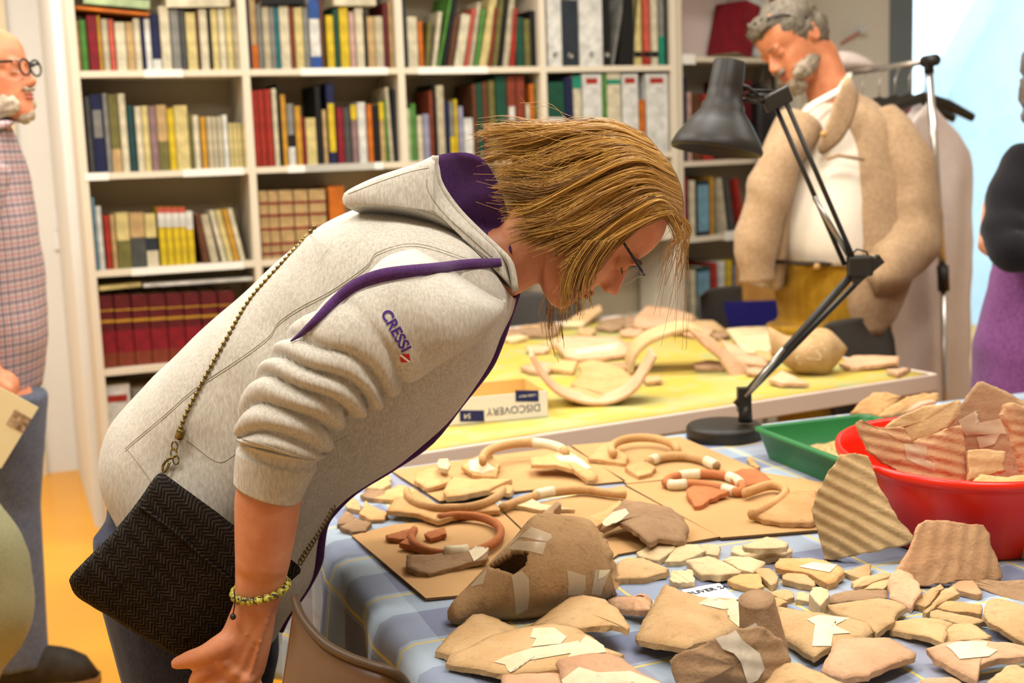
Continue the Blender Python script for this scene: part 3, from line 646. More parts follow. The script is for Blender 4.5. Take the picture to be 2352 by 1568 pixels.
a_, b_ = T(1400 + 720 / 3.92, 1150 + 838 / 3.92, cz), T(1400 + 1020 / 3.92, 1150 + 780 / 3.92, cz)
text('handwriting', 'OLIVER 24', .0155, INK, (a_ + b_) / 2 + V3((0, 0, .0006)), b_ - a_, UPZ, cd_)
# standing broken beaker: ribbed wall and neck taped together
pc = T(1690, 1575, TZ); bk = Sherd([(1538, 1514), (1590, 1488), (1640, 1466), (1700, 1440), (1750, 1440), (1800, 1470), (1814, 1516), (1808, 1572), (1740, 1590), (1560, 1590), (1548, 1545)], plane=(pc, (-.05, -1, .35)), th=.008, arch=.035, adir=(1, 0, 0), bulge=.004, m=BRWN, rib=(V3((.1, .2, .95)), .021, .0012), rings=12, n=70, lab='upright ribbed brown sherd group joined by grey translucent tape, bottom centre', name='sherd')
nk = pxloft([(1697, 1382, 1776, 1366, .03, 1.50), (1698, 1400, 1783, 1388, .032, 1.50), (1700, 1440, 1797, 1440, .036, 1.495), (1706, 1480, 1806, 1478, .04, 1.49), (1716, 1526, 1813, 1518, .042, 1.485)], 16, 26, 1.0, lambda t, th, p: .0012 * noise.noise(p * 70), cap=True)
nk.make('neck_fragment', BRWN, bk.o)
GT = mat('grey_tape', (206, 190, 164), .35, (222, 208, 184), 60)
bk.tape([(1644, 1466), (1690, 1446), (1706, 1470), (1745, 1500), (1757, 1535), (1740, 1562), (1718, 1572), (1702, 1520), (1686, 1500), (1660, 1490)], GT, .003)
nb = BVHTree.FromPolygons(nk.V, [f for f in nk.F if len(f) == 4])
o_ = resample([V3((x, y, 0)) for x, y in [(1700, 1446), (1736, 1430), (1757, 1466), (1738, 1480), (1746, 1510), (1720, 1516), (1712, 1486)]], 24); c_ = V3((1726, 1472, 0)); Vt, Ft = grid_fill(o_, c_, 4)
def on_nk(x, y):
    d = ray(x, y).normalized(); h = nb.ray_cast(EYE, d); return (h[0] - d * .001) if h[0] else P(x, y, 1.45)
mesh('tape_strip', [on_nk(p.x, p.y) for p in Vt], Ft, GT, bk.o)
s = Sherd(G_([(560, 720), (580, 600), (830, 640), (1060, 672), (1260, 730), (1292, 775), (1200, 835), (970, 882), (840, 965), (640, 850)]), h=.02, arch=.012, adir=(1, .4), m=BUFF, bulge=.004, lab='tan sherd with an angular cream tape patch, right of the standing neck')
s.tape(G_([(790, 692), (880, 660), (1100, 683), (1000, 702), (1000, 740), (1110, 790), (980, 800), (965, 885), (830, 885), (850, 730)]))
Sherd(G_([(936, 590), (1140, 562), (1300, 545), (1440, 560), (1515, 602), (1440, 650), (1425, 700), (1290, 800), (1240, 730), (1060, 668), (1000, 650), (965, 625)]), h=.016, arch=.012, adir=(1, .2), m=BUFF, lab='wide smooth tan sherd behind the angular tape patch')
Sherd(G_([(930, 550), (1000, 505), (1190, 475), (1360, 490), (1378, 540), (1200, 555), (1040, 575), (945, 582)]), h=.014, arch=.006, m=BRWN, lab='long low brown sherd lying behind the wide smooth one')
Sherd(G_([(1110, 430), (1180, 388), (1330, 360), (1415, 368), (1350, 402), (1130, 470)]), h=.012, arch=.004, m=BUFF, lab='narrow sliver sherd left of the petal shaped sherd')
Sherd(G_([(1200, 470), (1320, 385), (1410, 382), (1345, 482)]), h=.012, m=BUFF, lab='small triangular sherd tucked against the petal shaped sherd')
Sherd(G_([(1385, 400), (1420, 352), (1480, 330), (1525, 352), (1590, 420), (1615, 492), (1560, 592), (1545, 610), (1390, 545), (1375, 470)]), h=.02, arch=.014, adir=(1, 0), m=PINK, rib=(V3((1, .2, 0)), .022, .0012), lab='petal shaped pink sherd with a pointed tip below the ribbed trapezoid')
Sherd(G_([(1560, 582), (1650, 490), (1750, 440), (1775, 468), (1680, 582), (1640, 606)]), h=.024, m=BUFF, th=.009, lab='thick finger shaped sherd right of the petal shaped one')
Sherd(G_([(1625, 640), (1720, 560), (1780, 470), (1850, 460), (1895, 507), (1790, 560), (1700, 612), (1650, 656)]), h=.022, m=BUFF, th=.008, lab='curled finger shaped sherd resting outside its thick neighbour')
Sherd(G_([(1720, 612), (1790, 560), (1920, 568), (2055, 590), (2045, 655), (1900, 642)]), h=.012, arch=.004, m=TERR, lab='flat orange sherd behind the long pointed sherd at right')
Sherd(G_([(1680, 640), (1725, 624), (1900, 660), (2085, 700), (1985, 728), (1990, 745), (1830, 716), (1690, 682)]), h=.018, m=BUFF, lab='long pointed sherd between two big tan sherds at right')
Sherd(G_([(2058, 655), (2080, 570), (2130, 540), (2290, 570), (2400, 620), (2400, 900), (2250, 800), (2100, 712)]), h=.022, arch=.012, adir=(.3, 1), m=BUFF, lab='large plain tan sherd cut by the right edge of the photo')
Sherd(G_([(1370, 740), (1400, 710), (1640, 680), (1720, 686), (1836, 716), (1795, 780), (1775, 862), (1660, 822), (1380, 772)]), h=.016, arch=.01, adir=(1, .2), m=BUFF, lab='sherd with a straight crack line, left half of a joined pair')
Sherd(G_([(1786, 792), (1842, 718), (1980, 730), (2120, 815), (2090, 832), (1920, 842), (1782, 862)]), h=.016, arch=.008, m=BUFF, lab='right half of the joined sherd pair with the crack line')
Sherd(G_([(900, 1060), (985, 865), (1000, 832), (1200, 824), (1390, 830), (1470, 870), (1582, 937), (1570, 957), (1400, 1022), (1250, 1082), (1230, 1102), (1060, 1122), (960, 1100)]), h=.02, arch=.014, adir=(1, .2), m=PINK, bulge=.004, lab='broad kite shaped sherd with a broken lower edge at bottom right')
s = Sherd(G_([(1650, 912), (1780, 862), (2000, 840), (2250, 860), (2400, 900), (2400, 965), (2160, 977), (2010, 1030), (2025, 1142), (1910, 1090), (1720, 972)]), h=.022, arch=.016, adir=(1, 0), m=PINK, lab='curved sherd with two pale tape strips near the bottom right corner')
s.tape(G_([(1790, 880), (1880, 852), (2090, 852), (2082, 890), (2162, 915), (2100, 958), (1890, 978), (1840, 920)]))
Sherd(G_([(470, 1085), (490, 1050), (620, 1005), (740, 1010), (920, 1080), (1050, 1150), (1040, 1230), (470, 1230)]), h=.026, arch=.014, adir=(1, 0), m=BUFF, lab='rounded tan sherd at the bottom edge just right of the standing neck')
Sherd(G_([(1605, 1130), (1680, 1115), (1830, 1110), (1897, 1142), (1890, 1220), (1610, 1220)]), h=.02, arch=.01, m=PINK, lab='pinkish sherd top just entering the bottom edge, right side')
Sherd(G_([(2100, 1145), (2220, 1030), (2290, 1026), (2400, 1060), (2400, 1230), (2080, 1230)]), h=.024, arch=.012, m=BUFF, lab='tan sherd filling the bottom right corner')
Sherd(G_([(1910, 402), (1925, 390), (2050, 408), (2200, 415), (2400, 412), (2400, 585), (2200, 532), (2050, 472), (1925, 420)]), h=.03, arch=-.018, adir=(1, 0), m=BRWN, th=.008, lab='boat shaped brown sherd at the right edge below the red basin')
# --- middle scatter
Sherd(M_([(240, 460), (400, 380), (542, 310), (592, 415), (580, 440), (430, 540), (330, 522), (260, 500)]), h=.022, m=PALE, th=.009, lab='pale oblong sherd propped at the cardboard edge')
Sherd(M_([(490, 552), (590, 400), (800, 385), (872, 450), (760, 510), (640, 547)]), h=.014, m=PALE, th=.008, lab='flat pale sherd beside the propped oblong one')
Sherd(M_([(800, 390), (900, 384), (995, 400), (985, 490), (870, 482), (860, 440)]), h=.014, m=PALE, th=.008, lab='small square pale sherd at the right end of the pale cluster')
Sherd(M_([(1100, 400), (1190, 400), (1222, 470), (1480, 462), (1640, 430), (1645, 462), (1500, 512), (1350, 532), (1200, 502), (1100, 462)]), h=.014, m=PALE, th=.008, lab='lower pale sherd of the stacked pair with a white sticker')
Sherd(M_([(1190, 395), (1320, 350), (1420, 318), (1542, 345), (1612, 382), (1600, 410), (1440, 432), (1300, 432), (1210, 420)]), z=TZ + .02, h=.015, m=PALE, th=.008, lab='rounded pale sherd on top of the stacked pair')
Sherd(M_([(55, 620), (70, 560), (160, 512), (300, 510), (450, 580), (532, 610), (505, 642), (330, 692), (60, 702)]), h=.016, m=BUFF, bulge=.003, th=.009, lab='flat base sherd with concentric rings right of the amphora base')
cr = T(1400 + 210 / 3.92, 1150 + 560 / 3.92, TZ + .02)
Sherd(M_([(535, 662), (560, 626), (750, 620), (772, 700), (760, 737), (580, 737), (540, 700)]), h=.016, m=PALE, th=.009, rib=(V3((1, .5, 0)), .011, .001), rings=10, lab='tiny ribbed square sherd in front of the pale cluster')
Sherd(M_([(690, 535), (880, 500), (950, 510), (1060, 565), (1177, 625), (1170, 655), (1000, 667), (830, 665), (740, 602)]), h=.016, arch=.008, adir=(1, .1), m=PALE, th=.009, lab='pale curved block sherd in the middle of the scatter')
Sherd(M_([(1015, 540), (1100, 502), (1260, 503), (1400, 555), (1370, 597), (1280, 642), (1180, 620), (1080, 562)]), h=.016, arch=.008, m=PALE, th=.008, lab='pale bent sherd right behind the curved block sherd')
Sherd(M_([(1068, 710), (1180, 657), (1360, 650), (1382, 772), (1330, 796), (1240, 782), (1090, 732)]), h=.016, m=TERR, th=.008, lab='small orange edged sherd in front of the bent pale one')
Sherd(M_([(1305, 630), (1340, 606), (1440, 610), (1522, 682), (1510, 742), (1450, 762), (1380, 692)]), h=.018, m=BUFF, th=.009, lab='wedge shaped small sherd between the orange edged and taped sherds')
s = Sherd(M_([(1475, 572), (1540, 515), (1800, 514), (1950, 540), (2112, 602), (2100, 652), (2030, 732), (1970, 752), (1820, 662), (1500, 602)]), h=.022, arch=.006, m=TERR, th=.009, lab='long orange sherd with a pale tape panel left of the ribbed fan')
s.tape(M_([(1700, 590), (1830, 550), (2050, 575), (1980, 642)]))
Sherd(M_([(1560, 672), (1600, 646), (1790, 660), (1800, 690), (1862, 722), (1850, 772), (1700, 742), (1570, 702)]), h=.016, m=BUFF, th=.009, lab='stick like sherd in front of the taped orange one')
Sherd(M_([(2105, 642), (2352, 560), (2342, 692), (2230, 692)]), h=.012, m=BUFF, lab='triangular sherd between the ribbed fan and the trapezoid')
Sherd(M_([(1470, 822), (1520, 795), (1610, 795), (1672, 832), (1662, 872), (1590, 892), (1480, 852)]), h=.013, m=BUFF, lab='small rounded sherd behind the top of the standing neck')
Sherd(M_([(1480, 862), (1560, 880), (1612, 912), (1540, 942), (1500, 962), (1490, 900)]), h=.012, m=TERR, lab='small orange chip touching the standing neck')
Sherd(M_([(1675, 872), (1690, 820), (1770, 815), (1842, 860), (1850, 912), (1680, 892)]), h=.014, m=PALE, th=.008, lab='small pale block sherd left of the pyramid like one')
Sherd(M_([(1805, 842), (1830, 780), (1900, 775), (1977, 810), (1970, 862), (1900, 942), (1850, 912)]), h=.026, m=PALE, th=.022, lab='chunky pyramid like sherd standing on its corner')
# --- back of the table, on the cardboard
def rim(c, r, a0, a1, tr, m, label, z=CZ + .02, ell=1.0, shoulder=(), tilt=(0, 0), prof=1.25, lead='rim_fragment', group='amphora rims on the cardboard', n=34, taper=1):
    """arc of a rolled vessel rim: c pixel centre, r metres, angles in degrees in table space (0 = along the table, 90 = away)"""
    cc = T(c[0], c[1], z); pts = []
    for i in range(n):
        a = math.radians(a0 + (a1 - a0) * i / (n - 1)); x, y = r * math.cos(a), r * ell * math.sin(a)
        pts.append(cc + V3((x, y, x * tilt[0] + y * tilt[1])))
    g = G().tube(pts, [tr * (1 + .06 * noise.noise(p * 40)) for p in pts], 10, prof, UPZ)
    o = g.make(lead, m); tag(o, label, 'rim sherd', group)
    def hit(x, y, zz): return T(x, y, zz)
    return o, pts
def rimtape(o, pts, i0, i1, r=.012):
    G().tube([p for p in pts[i0:i1]], r, 10, 1.2, UPZ).make('tape_wrap', TAPE, o)
def shoulder(o, px, h, th=.008, arch=0, m=TERR, tapes=(), **k):
    s_ = Sherd(px, z=CZ - .001, h=h, th=th, arch=arch, m=m, parent=o, name='shoulder_fragment', **k)
    for t in tapes: s_ = s_.tape_to(o, t) if hasattr(s_, 'tape_to') else s_
    return s_
def stape(s_, px, o):
    oo = resample([V3((x, y, 0)) for x, y in px], 26); c = V3((sum(p[0] for p in px) / len(px), sum(p[1] for p in px) / len(px), 0)); V, F = grid_fill(oo, c, 4)
    mesh('tape_strip', [s_.on(p.x, p.y, .0008) for p in V], F, TAPE, o)
o, p_ = rim((1048, 1226), .073, -196, 118, .0064, REDC, 'red rim ring with gaps on the front left cardboard', z=CZ + .012, ell=1.45)
rimtape(o, p_, 10, 14); shoulder(o, C5([(560, 890), (640, 840), (690, 870), (800, 930), (900, 945), (880, 965), (800, 970), (640, 910)]), .018, m=REDC)
Sherd(C5([(445, 830), (560, 800), (670, 768), (680, 800), (620, 830), (600, 860), (470, 855)]), z=CZ, h=.01, m=REDC, lab='small red knobbed sherd left of the red rim ring')
Sherd(C5([(745, 825), (770, 800), (905, 770), (918, 820), (790, 862)]), z=CZ, h=.016, m=REDC, lab='red tube like sherd lying inside the red rim ring')
s = Sherd(C5([(608, 980), (760, 978), (900, 968), (1050, 935), (1150, 925), (1250, 930), (1230, 1015), (1120, 1035), (960, 1080), (780, 1130), (700, 1108), (610, 1075)]), z=CZ, h=.03, arch=-.006, m=BRWN, th=.008, lab='dark brown concave rim sherd in front of the red ring'); s.tape(C5([(1090, 950), (1180, 895), (1255, 930), (1200, 980), (1130, 1030)]))
o, p_ = rim((1046, 1122), .088, -178, -8, .0066, TERR, 'orange half rim facing the camera, on the left of the cardboard', z=CZ + .02, ell=1.5)
shoulder(o, C5([(460, 640), (520, 560), (690, 490), (740, 560), (820, 610), (1000, 625), (1200, 600), (1300, 590), (1330, 640), (1150, 650), (1000, 680), (850, 722), (700, 670)]), .022, arch=.006, m=TERR)
o, p_ = rim((1206, 1050), .083, 12, 190, .0078, TERR, 'tall taped rim arch at the back left of the table', z=CZ + .036, ell=1.5)
rimtape(o, p_, 2, 13, .0086)
s = shoulder(o, C5([(1035, 300), (1120, 240), (1235, 190), (1330, 280), (1310, 340), (1300, 385), (1130, 375)]), .035, m=TERR); stape(s, C5([(1090, 260), (1200, 225), (1230, 270), (1290, 320), (1190, 355), (1100, 330)]), o)
s = shoulder(o, C5([(1558, 235), (1660, 220), (1790, 185), (1900, 200), (2080, 370), (2062, 402), (2000, 412), (1900, 330), (1780, 295), (1570, 290)]), .035, arch=.012, m=TERR); stape(s, C5([(1750, 220), (1860, 190), (2050, 310), (1990, 320), (1900, 270), (1790, 260)]), o)
Sherd(C5([(890, 490), (970, 382), (1150, 400), (1330, 392), (1420, 402), (1330, 440), (1240, 490), (1080, 515), (920, 537)]), z=CZ, h=.03, m=TERR, th=.01, lab='flat topped orange rim sherd in front of the tall taped rim')
Sherd(C5([(670, 365), (760, 325), (860, 310), (970, 380), (940, 420), (890, 440), (770, 475), (680, 412)]), z=CZ, h=.024, arch=.004, m=TERR, lab='orange sherd left of the flat topped rim sherd')
Sherd(C5([(845, 280), (870, 245), (930, 240), (945, 290), (930, 325), (860, 310)]), z=CZ + .025, h=.02, m=PALE, th=.009, lab='small pale knob like sherd at the far left cardboard edge')
Sherd(C5([(1240, 490), (1330, 440), (1430, 450), (1440, 480), (1400, 510), (1250, 505)]), z=CZ, h=.014, m=TERR, lab='orange chip at the right end of the flat topped rim sherd')
Sherd(C5([(358, 548), (470, 480), (560, 440), (700, 486), (640, 520), (500, 562)]), z=TZ, h=.014, m=TERR, lab='pointed orange sherd reaching off the cardboard at left')
pts = [T(x, y, CZ + .0105) for x, y in C5(spline([(1340, 618), (1450, 580), (1560, 545), (1650, 515), (1800, 492), (1980, 482), (2150, 505), (2290, 520)], 26))]
o = G().tube(pts, [.0085 * (1 - .35 * abs(i / 25 - .45)) for i in range(26)], 10, 1.1, UPZ).make('rim_fragment', TERR); tag(o, 'long bow shaped rim sherd with a dark tip, middle of the cardboard', 'rim sherd', 'amphora rims on the cardboard')
G().tube([p + V3((0, 0, .001)) for p in pts[9:14]], .0093, 10, 1.1, UPZ).make('tape_wrap', TAPE, o)
Sherd(C5([(1450, 600), (1560, 545), (1640, 590), (1900, 635), (1640, 640)]), z=CZ, h=.012, m=PALE, th=.006, lab='thin pale sliver under the bow shaped rim sherd')
Sherd(C5([(1900, 720), (1980, 700), (2130, 640), (2250, 560), (2320, 620), (2200, 700), (2000, 790)]), z=CZ, h=.02, m=TERR, lab='orange sherd behind the amphora base touching the grey sherd')
o, p_ = rim((1480, 1032), .066, -12, 196, .0072, TERR, 'orange rim arch on the back cardboard in front of the lamp', z=CZ + .02, ell=1.6)
shoulder(o, C6([(190, 270), (300, 150), (400, 120), (450, 190), (535, 250), (510, 315), (300, 285)]), .022, m=TERR); shoulder(o, C6([(895, 190), (940, 160), (1010, 190), (1010, 232), (905, 228)]), .018, m=TERR)
pts = [T(x, y, CZ + .0105) for x, y in C6(spline([(700, 300), (800, 268), (920, 252), (1050, 255), (1180, 285), (1290, 335)], 20))]
o = G().tube(pts, .009, 10, 1.1, UPZ).make('rim_fragment', TERR); tag(o, 'bow shaped orange rim with pale taped ends, second row from the lamp', 'rim sherd', 'amphora rims on the cardboard')
G().tube(pts[1:4], .0098, 10, 1.1, UPZ).make('tape_wrap', TAPE, o); G().tube(pts[16:20], .0098, 10, 1.1, UPZ).make('tape_wrap', TAPE, o)
shoulder(o, C6([(508, 345), (600, 310), (700, 300), (765, 345), (740, 392), (620, 427)]), .014, m=TERR)
pts = [T(x, y, CZ + .01) for x, y in C6(spline([(850, 480), (900, 440), (1020, 415), (1180, 405), (1330, 415), (1450, 450), (1520, 520), (1480, 560), (1400, 545), (1250, 510), (1080, 490), (930, 500), (850, 480)], 44))]
o = G().tube(pts, .0075, 10, 1.2, UPZ).make('rim_fragment', REDC); tag(o, 'red flattened rim ring wrapped with pale tape in four places', 'rim sherd', 'amphora rims on the cardboard')
for a, b in ((6, 11), (16, 21), (27, 31), (37, 42)): G().tube(pts[a:b], .0086, 10, 1.2, UPZ).make('tape_wrap', TAPE, o)
shoulder(o, C6([(1020, 540), (1100, 500), (1250, 515), (1400, 552), (1240, 622), (1160, 675), (1110, 687), (1075, 640)]), .02, m=REDC); shoulder(o, C6([(1390, 410), (1500, 362), (1640, 360), (1790, 472), (1640, 490), (1470, 520)]), .026, m=REDC)
pts = [T(x, y, CZ + .014) for x, y in C6(spline([(1585, 752), (1680, 715), (1800, 650), (1880, 580), (1860, 520), (1760, 500), (1640, 530), (1530, 570)], 30))]
o = G().tube(pts, .0072, 10, 1.3, UPZ).make('rim_fragment', TERR); tag(o, 'crescent shaped rim sherd curving in front of the ribbed fan', 'rim sherd', 'amphora rims on the cardboard')
shoulder(o, C6([(1590, 756), (1700, 715), (1800, 655), (1885, 590), (1960, 545), (2150, 550), (2170, 790), (2100, 820), (1840, 822), (1690, 792)]), .02, arch=.004, m=TERR)
s = Sherd(C6([(290, 892), (312, 822), (400, 720), (500, 622), (620, 640), (760, 660), (900, 692), (1020, 792), (1052, 872), (1012, 990), (900, 975), (800, 960), (720, 1002), (600, 900), (450, 812), (380, 850)]), z=CZ, h=.035, arch=.02, adir=(1, .5), m=BRWN, bulge=.004, lab='big greyish sherd with a scrap of tape behind the pale cluster'); s.tape(C6([(300, 830), (400, 730), (510, 700), (540, 740), (470, 800), (360, 860)]))
Sherd(C6([(1558, 272), (1590, 262), (1662, 340), (1640, 352), (1585, 325)]), h=.008, m=TERR, lab='tiny orange chip alone on the cloth beside the green tray')
for px, lb in [([(300, 460), (440, 340), (490, 382), (492, 440), (420, 482)], 'tan sherd farthest from the camera beside the hoodie front'), ([(265, 520), (330, 480), (452, 490), (430, 530), (350, 552)], 'small brown sherd in front of the tan one beside the hoodie'), ([(150, 545), (200, 535), (270, 600), (250, 640), (150, 620)], 'sherd half hidden by the purple hoodie edge'),
   ([(248, 662), (300, 568), (340, 600), (470, 660), (440, 712), (340, 715)], 'knobbed orange sherd on the cloth beside the hoodie'), ([(80, 742), (150, 640), (212, 690), (180, 742)], 'grey sherd nearest the hoodie zip'), ([(100, 762), (220, 700), (335, 732), (302, 802), (200, 812)], 'grey brown sherd at the cloth edge left of the front cardboard')]:
    Sherd(C5(px), h=.016, m=TERR if 'orange' in lb else BRWN if 'brown' in lb or 'grey' in lb else BUFF, th=.008, lab=lb)
# taped amphora base: a hollow cone lying on its side
def coned(t, th, p): return .0012 * noise.noise(p * 30) + .0006 * noise.noise(p * 120)
def csec(tx, ty, bx, by):
    b = T(bx, by, TZ + .003); t = P(tx, ty, b.y); r = (t - b).length / 2; Yc = b.y + r * .55
    return (tx, ty, bx, by, r, Yc)
secs = [csec(*cv(750, 980, 3.3357, [a])[0], *cv(750, 980, 3.3357, [b])[0]) for a, b in [((925, 1410), (965, 1505)), ((975, 1330), (1020, 1512)), ((1090, 1215), (1130, 1490)), ((1230, 1070), (1290, 1475)), ((1420, 880), (1480, 1468)), ((1600, 690), (1680, 1440)), ((1830, 690), (1930, 1380)), ((2010, 720), (2110, 1320)), ((2090, 800), (2235, 1270))]]
NR, MR = 110, 110
rings = []
for i, q in enumerate(spline(secs, NR)):
    r = sring(P(q[0], q[1], q[5]), P(q[2], q[3], q[5]), q[4], MR, 1.0)
    if i == NR - 1: ax = (r[0] - rings[-1][0]).normalized(); r = [p + V3((1, .2, 0)) * (.016 * noise.noise(p * 22) + .006 * noise.noise(p * 70)) for p in r]
    rings.append(r)
def inpoly(x, y, L):
    c = False
    for i in range(len(L)):
        (x1, y1), (x2, y2) = L[i], L[i - 1]
        if (y1 > y) != (y2 > y) and x < (x2 - x1) * (y - y1) / (y2 - y1) + x1: c = not c
    return c
def pixel(p):
    q = V3(p) - EYE; d = q.dot(FW); return 1176 + FPX * q.dot(RT) / d, 784 - FPX * q.dot(UP) / d
hole = C5([(1235, 1072), (1320, 1010), (1420, 950), (1548, 955), (1538, 1000), (1525, 1070), (1420, 1132), (1350, 1105)])
g = G().loft(rings, False); ctr_ = [sum(r, V3()) / MR for r in rings]
def infront(f): 
    i = f[0] // MR; c = sum((g.V[k] for k in f), V3()) / 4; return (c - ctr_[min(i, NR - 1)]).dot(ray(*pixel(c))) < 0
fs = [f for f in g.F if not (inpoly(*pixel(sum((g.V[k] for k in f), V3()) / 4), hole) and infront(f))]
tip = len(g.V); g.V.append(ctr_[0] - (ctr_[3] - ctr_[0]).normalized() * .004); fs += [(tip, (k + 1) % MR, k) for k in range(MR)]
g.F = fs
cone = g.make('amphora_base', clay('clay_toe', (192, 154, 110), (172, 134, 92), (122, 94, 66))); tag(cone, 'large conical amphora base lying on its side, patched with tape, with a hole', 'amphora')
k = cone.modifiers.new('wall', 'SOLIDIFY'); k.thickness = .008; k.offset = -1
cb = BVHTree.FromPolygons(g.V, g.F)
def on_cone(x, y, lift=.0012):
    d = ray(x, y).normalized(); h = cb.ray_cast(EYE, d)
    return h[0] - d * lift if h[0] else cb.find_nearest(P(x, y, 1.95))[0]
def ctape(px, m=CTAPE, lift=.0012):
    px = C5(px); o_ = resample([V3((x, y, 0)) for x, y in px], 30); c = V3((sum(p[0] for p in px) / len(px), sum(p[1] for p in px) / len(px), 0)); V, F = grid_fill(o_, c, 5)
    mesh('tape_strip', [on_cone(p.x, p.y, lift) for p in V], F, m, cone)
ctape([(1420, 1140), (1500, 1100), (1550, 1170), (1555, 1300), (1540, 1400), (1450, 1440), (1440, 1300)]); ctape([(1842, 1095), (1985, 1140), (1982, 1240), (1960, 1285), (1850, 1290), (1855, 1200)]); ctape([(2060, 1095), (2178, 1095), (2140, 1180), (2100, 1290), (2030, 1280)])
ctape([(2090, 1096), (2176, 1094), (2140, 1140), (2080, 1170)], TAPE, .002); ctape([(1570, 765), (1720, 820), (1725, 850), (1690, 880), (1480, 840)]); ctape([(1460, 870), (1685, 885), (1655, 978), (1550, 950), (1385, 935)]); ctape([(1290, 1010), (1460, 860), (1500, 800), (1420, 870), (1250, 1070)])
ctape([(1100, 1225), (1230, 1085), (1200, 1200), (1120, 1220)])
Sherd(C5([(1640, 672), (1700, 620), (1770, 565), (1795, 590), (1750, 650), (1735, 680)]), z=CZ, h=.03, th=.016, m=BRWN, lab='stub like brown sherd sticking up behind the amphora base')

rs = random.Random(11)
for i, (x, y, w_, m_, lb) in enumerate([(1165, 765, 60, BRWN, 'flat brown sherd beside the hoodie zip at the back left'), (1215, 752, 44, BUFF, 'small tan sherd in the back row under the chin'), (1262, 748, 52, BRWN, 'brown chip in the back row under the lips'), (1318, 742, 40, PALE, 'pale chip lying below the pointing sherd'), (1345, 760, 46, BUFF, 'tan wedge between pointing sherd and taped pink square'), (1405, 748, 54, BRWN, 'dark wedge under the large pink sherd'), (1452, 762, 50, PINK, 'pink wedge at the foot of the pile'),
  (1540, 752, 48, BUFF, 'tan wedge right of the pile at the back edge'), (1600, 760, 62, PINK, 'pink slab at the back edge right of the pile'), (1655, 768, 40, BRWN, 'brown chip at the back edge left of the upright yellowish sherd'), (1430, 792, 44, TERR, 'orange chip inside the shadow of the arch'), (1235, 800, 46, PINK, 'pink chip on the yellow paper below the chin'), (1330, 778, 44, BUFF, 'tan chip above the taped pink square'), (1785, 800, 50, PINK, 'pink sherd behind the flaring vessel fragment'), (1735, 850, 40, PINK, 'pink chip under the lamp arm on the yellow paper')]):
    px = []
    for k in range(7):
        a = k / 7 * 6.283 + rs.uniform(-.25, .25); r = rs.uniform(.75, 1.15); px.append((x + w_ * .62 * r * math.cos(a), y + w_ * .2 * r * math.sin(a)))
    Sherd(px, z=T2Z, h=.02 + .02 * rs.random(), m=m_, lab=lb, group='sherds on the far table', arch=.006)
# ------------------------------------------------------------------ desk lamp
BLK = mat('lamp_black', (42, 38, 31), .45, spec=.4)
STL = MATS.get('steel') or mat('steel', (170, 168, 160), .3, metal=.9)
LY = T(1665, 1012, TZ).y
lb = T(1664, 1006, TZ)
lamp = empty('desk_lamp', lb, 'black articulated desk lamp with a conical shade standing on the near table', 'lamp')
rb_ = 90 * LY / FPX
bevel(G().lathe([(rb_ * .98, 0), (rb_, .004), (rb_, .026), (rb_ * .93, .032), (.02, .034)], lb, UPZ, 48).make('base', BLK, lamp), .003)
def L_(x, y, dy=0): return P(x, y, LY + dy)
G().tube([L_(1712, 968), L_(1712, 930)], [.016, .013], 12).make('socket', BLK, lamp)
b1 = L_(1712, 928)
G().box((L_(1690, 935) + L_(1728, 900)) / 2, V3((.014, 0, 0)), V3((0, .012, 0)), V3((0, 0, .026))).make('clamp', BLK, lamp, smooth=False)
def arm(x0, y0, x1, y1, name='arm', r=.006, dy=0, m=None): 
    return G().tube([L_(x0, y0, dy), L_(x1, y1, dy)], r, 8).make(name, m or BLK, lamp)
arm(1690, 930, 1965, 622, r=.0085); arm(1722, 900, 1985, 632, r=.006, dy=.02); arm(1712, 912, 1800, 800, 'spring', .0055, -.012, STL)
bevel(G().box(L_(1975, 610), V3((.026, 0, .0)), V3((0, .016, 0)), V3((0, 0, .022))).make('elbow_joint', BLK, lamp, smooth=False), .006)
G().box(L_(1990, 620), V3((.03, 0, .024)), V3((0, .01, 0)), V3((-.006, 0, .008))).make('elbow_joint', BLK, lamp, smooth=False)
arm(1958, 588, 1806, 236, r=.0052, dy=-.008); arm(1940, 608, 1782, 246, r=.0052, dy=.014)
arm(1870, 452, 1950, 588, 'spring', .0055, 0, STL)
G().tube([L_(1945, 596), L_(1968, 572), L_(1990, 578), L_(2000, 600)], .0022, 6).make('cable', BLK, lamp)
bevel(G().box(L_(1785, 228), V3((.026, 0, .012)), V3((0, .014, 0)), V3((-.006, 0, .016))).make('elbow_joint', BLK, lamp, smooth=False), .004)
arm(1790, 222, 1712, 218, r=.005); arm(1770, 238, 1700, 228, r=.004); arm(1800, 208, 1705, 206, r=.0018)
G().tube([L_(1740, 218), L_(1716, 200), L_(1698, 196)], .009, 8, .5).make('bracket', BLK, lamp)
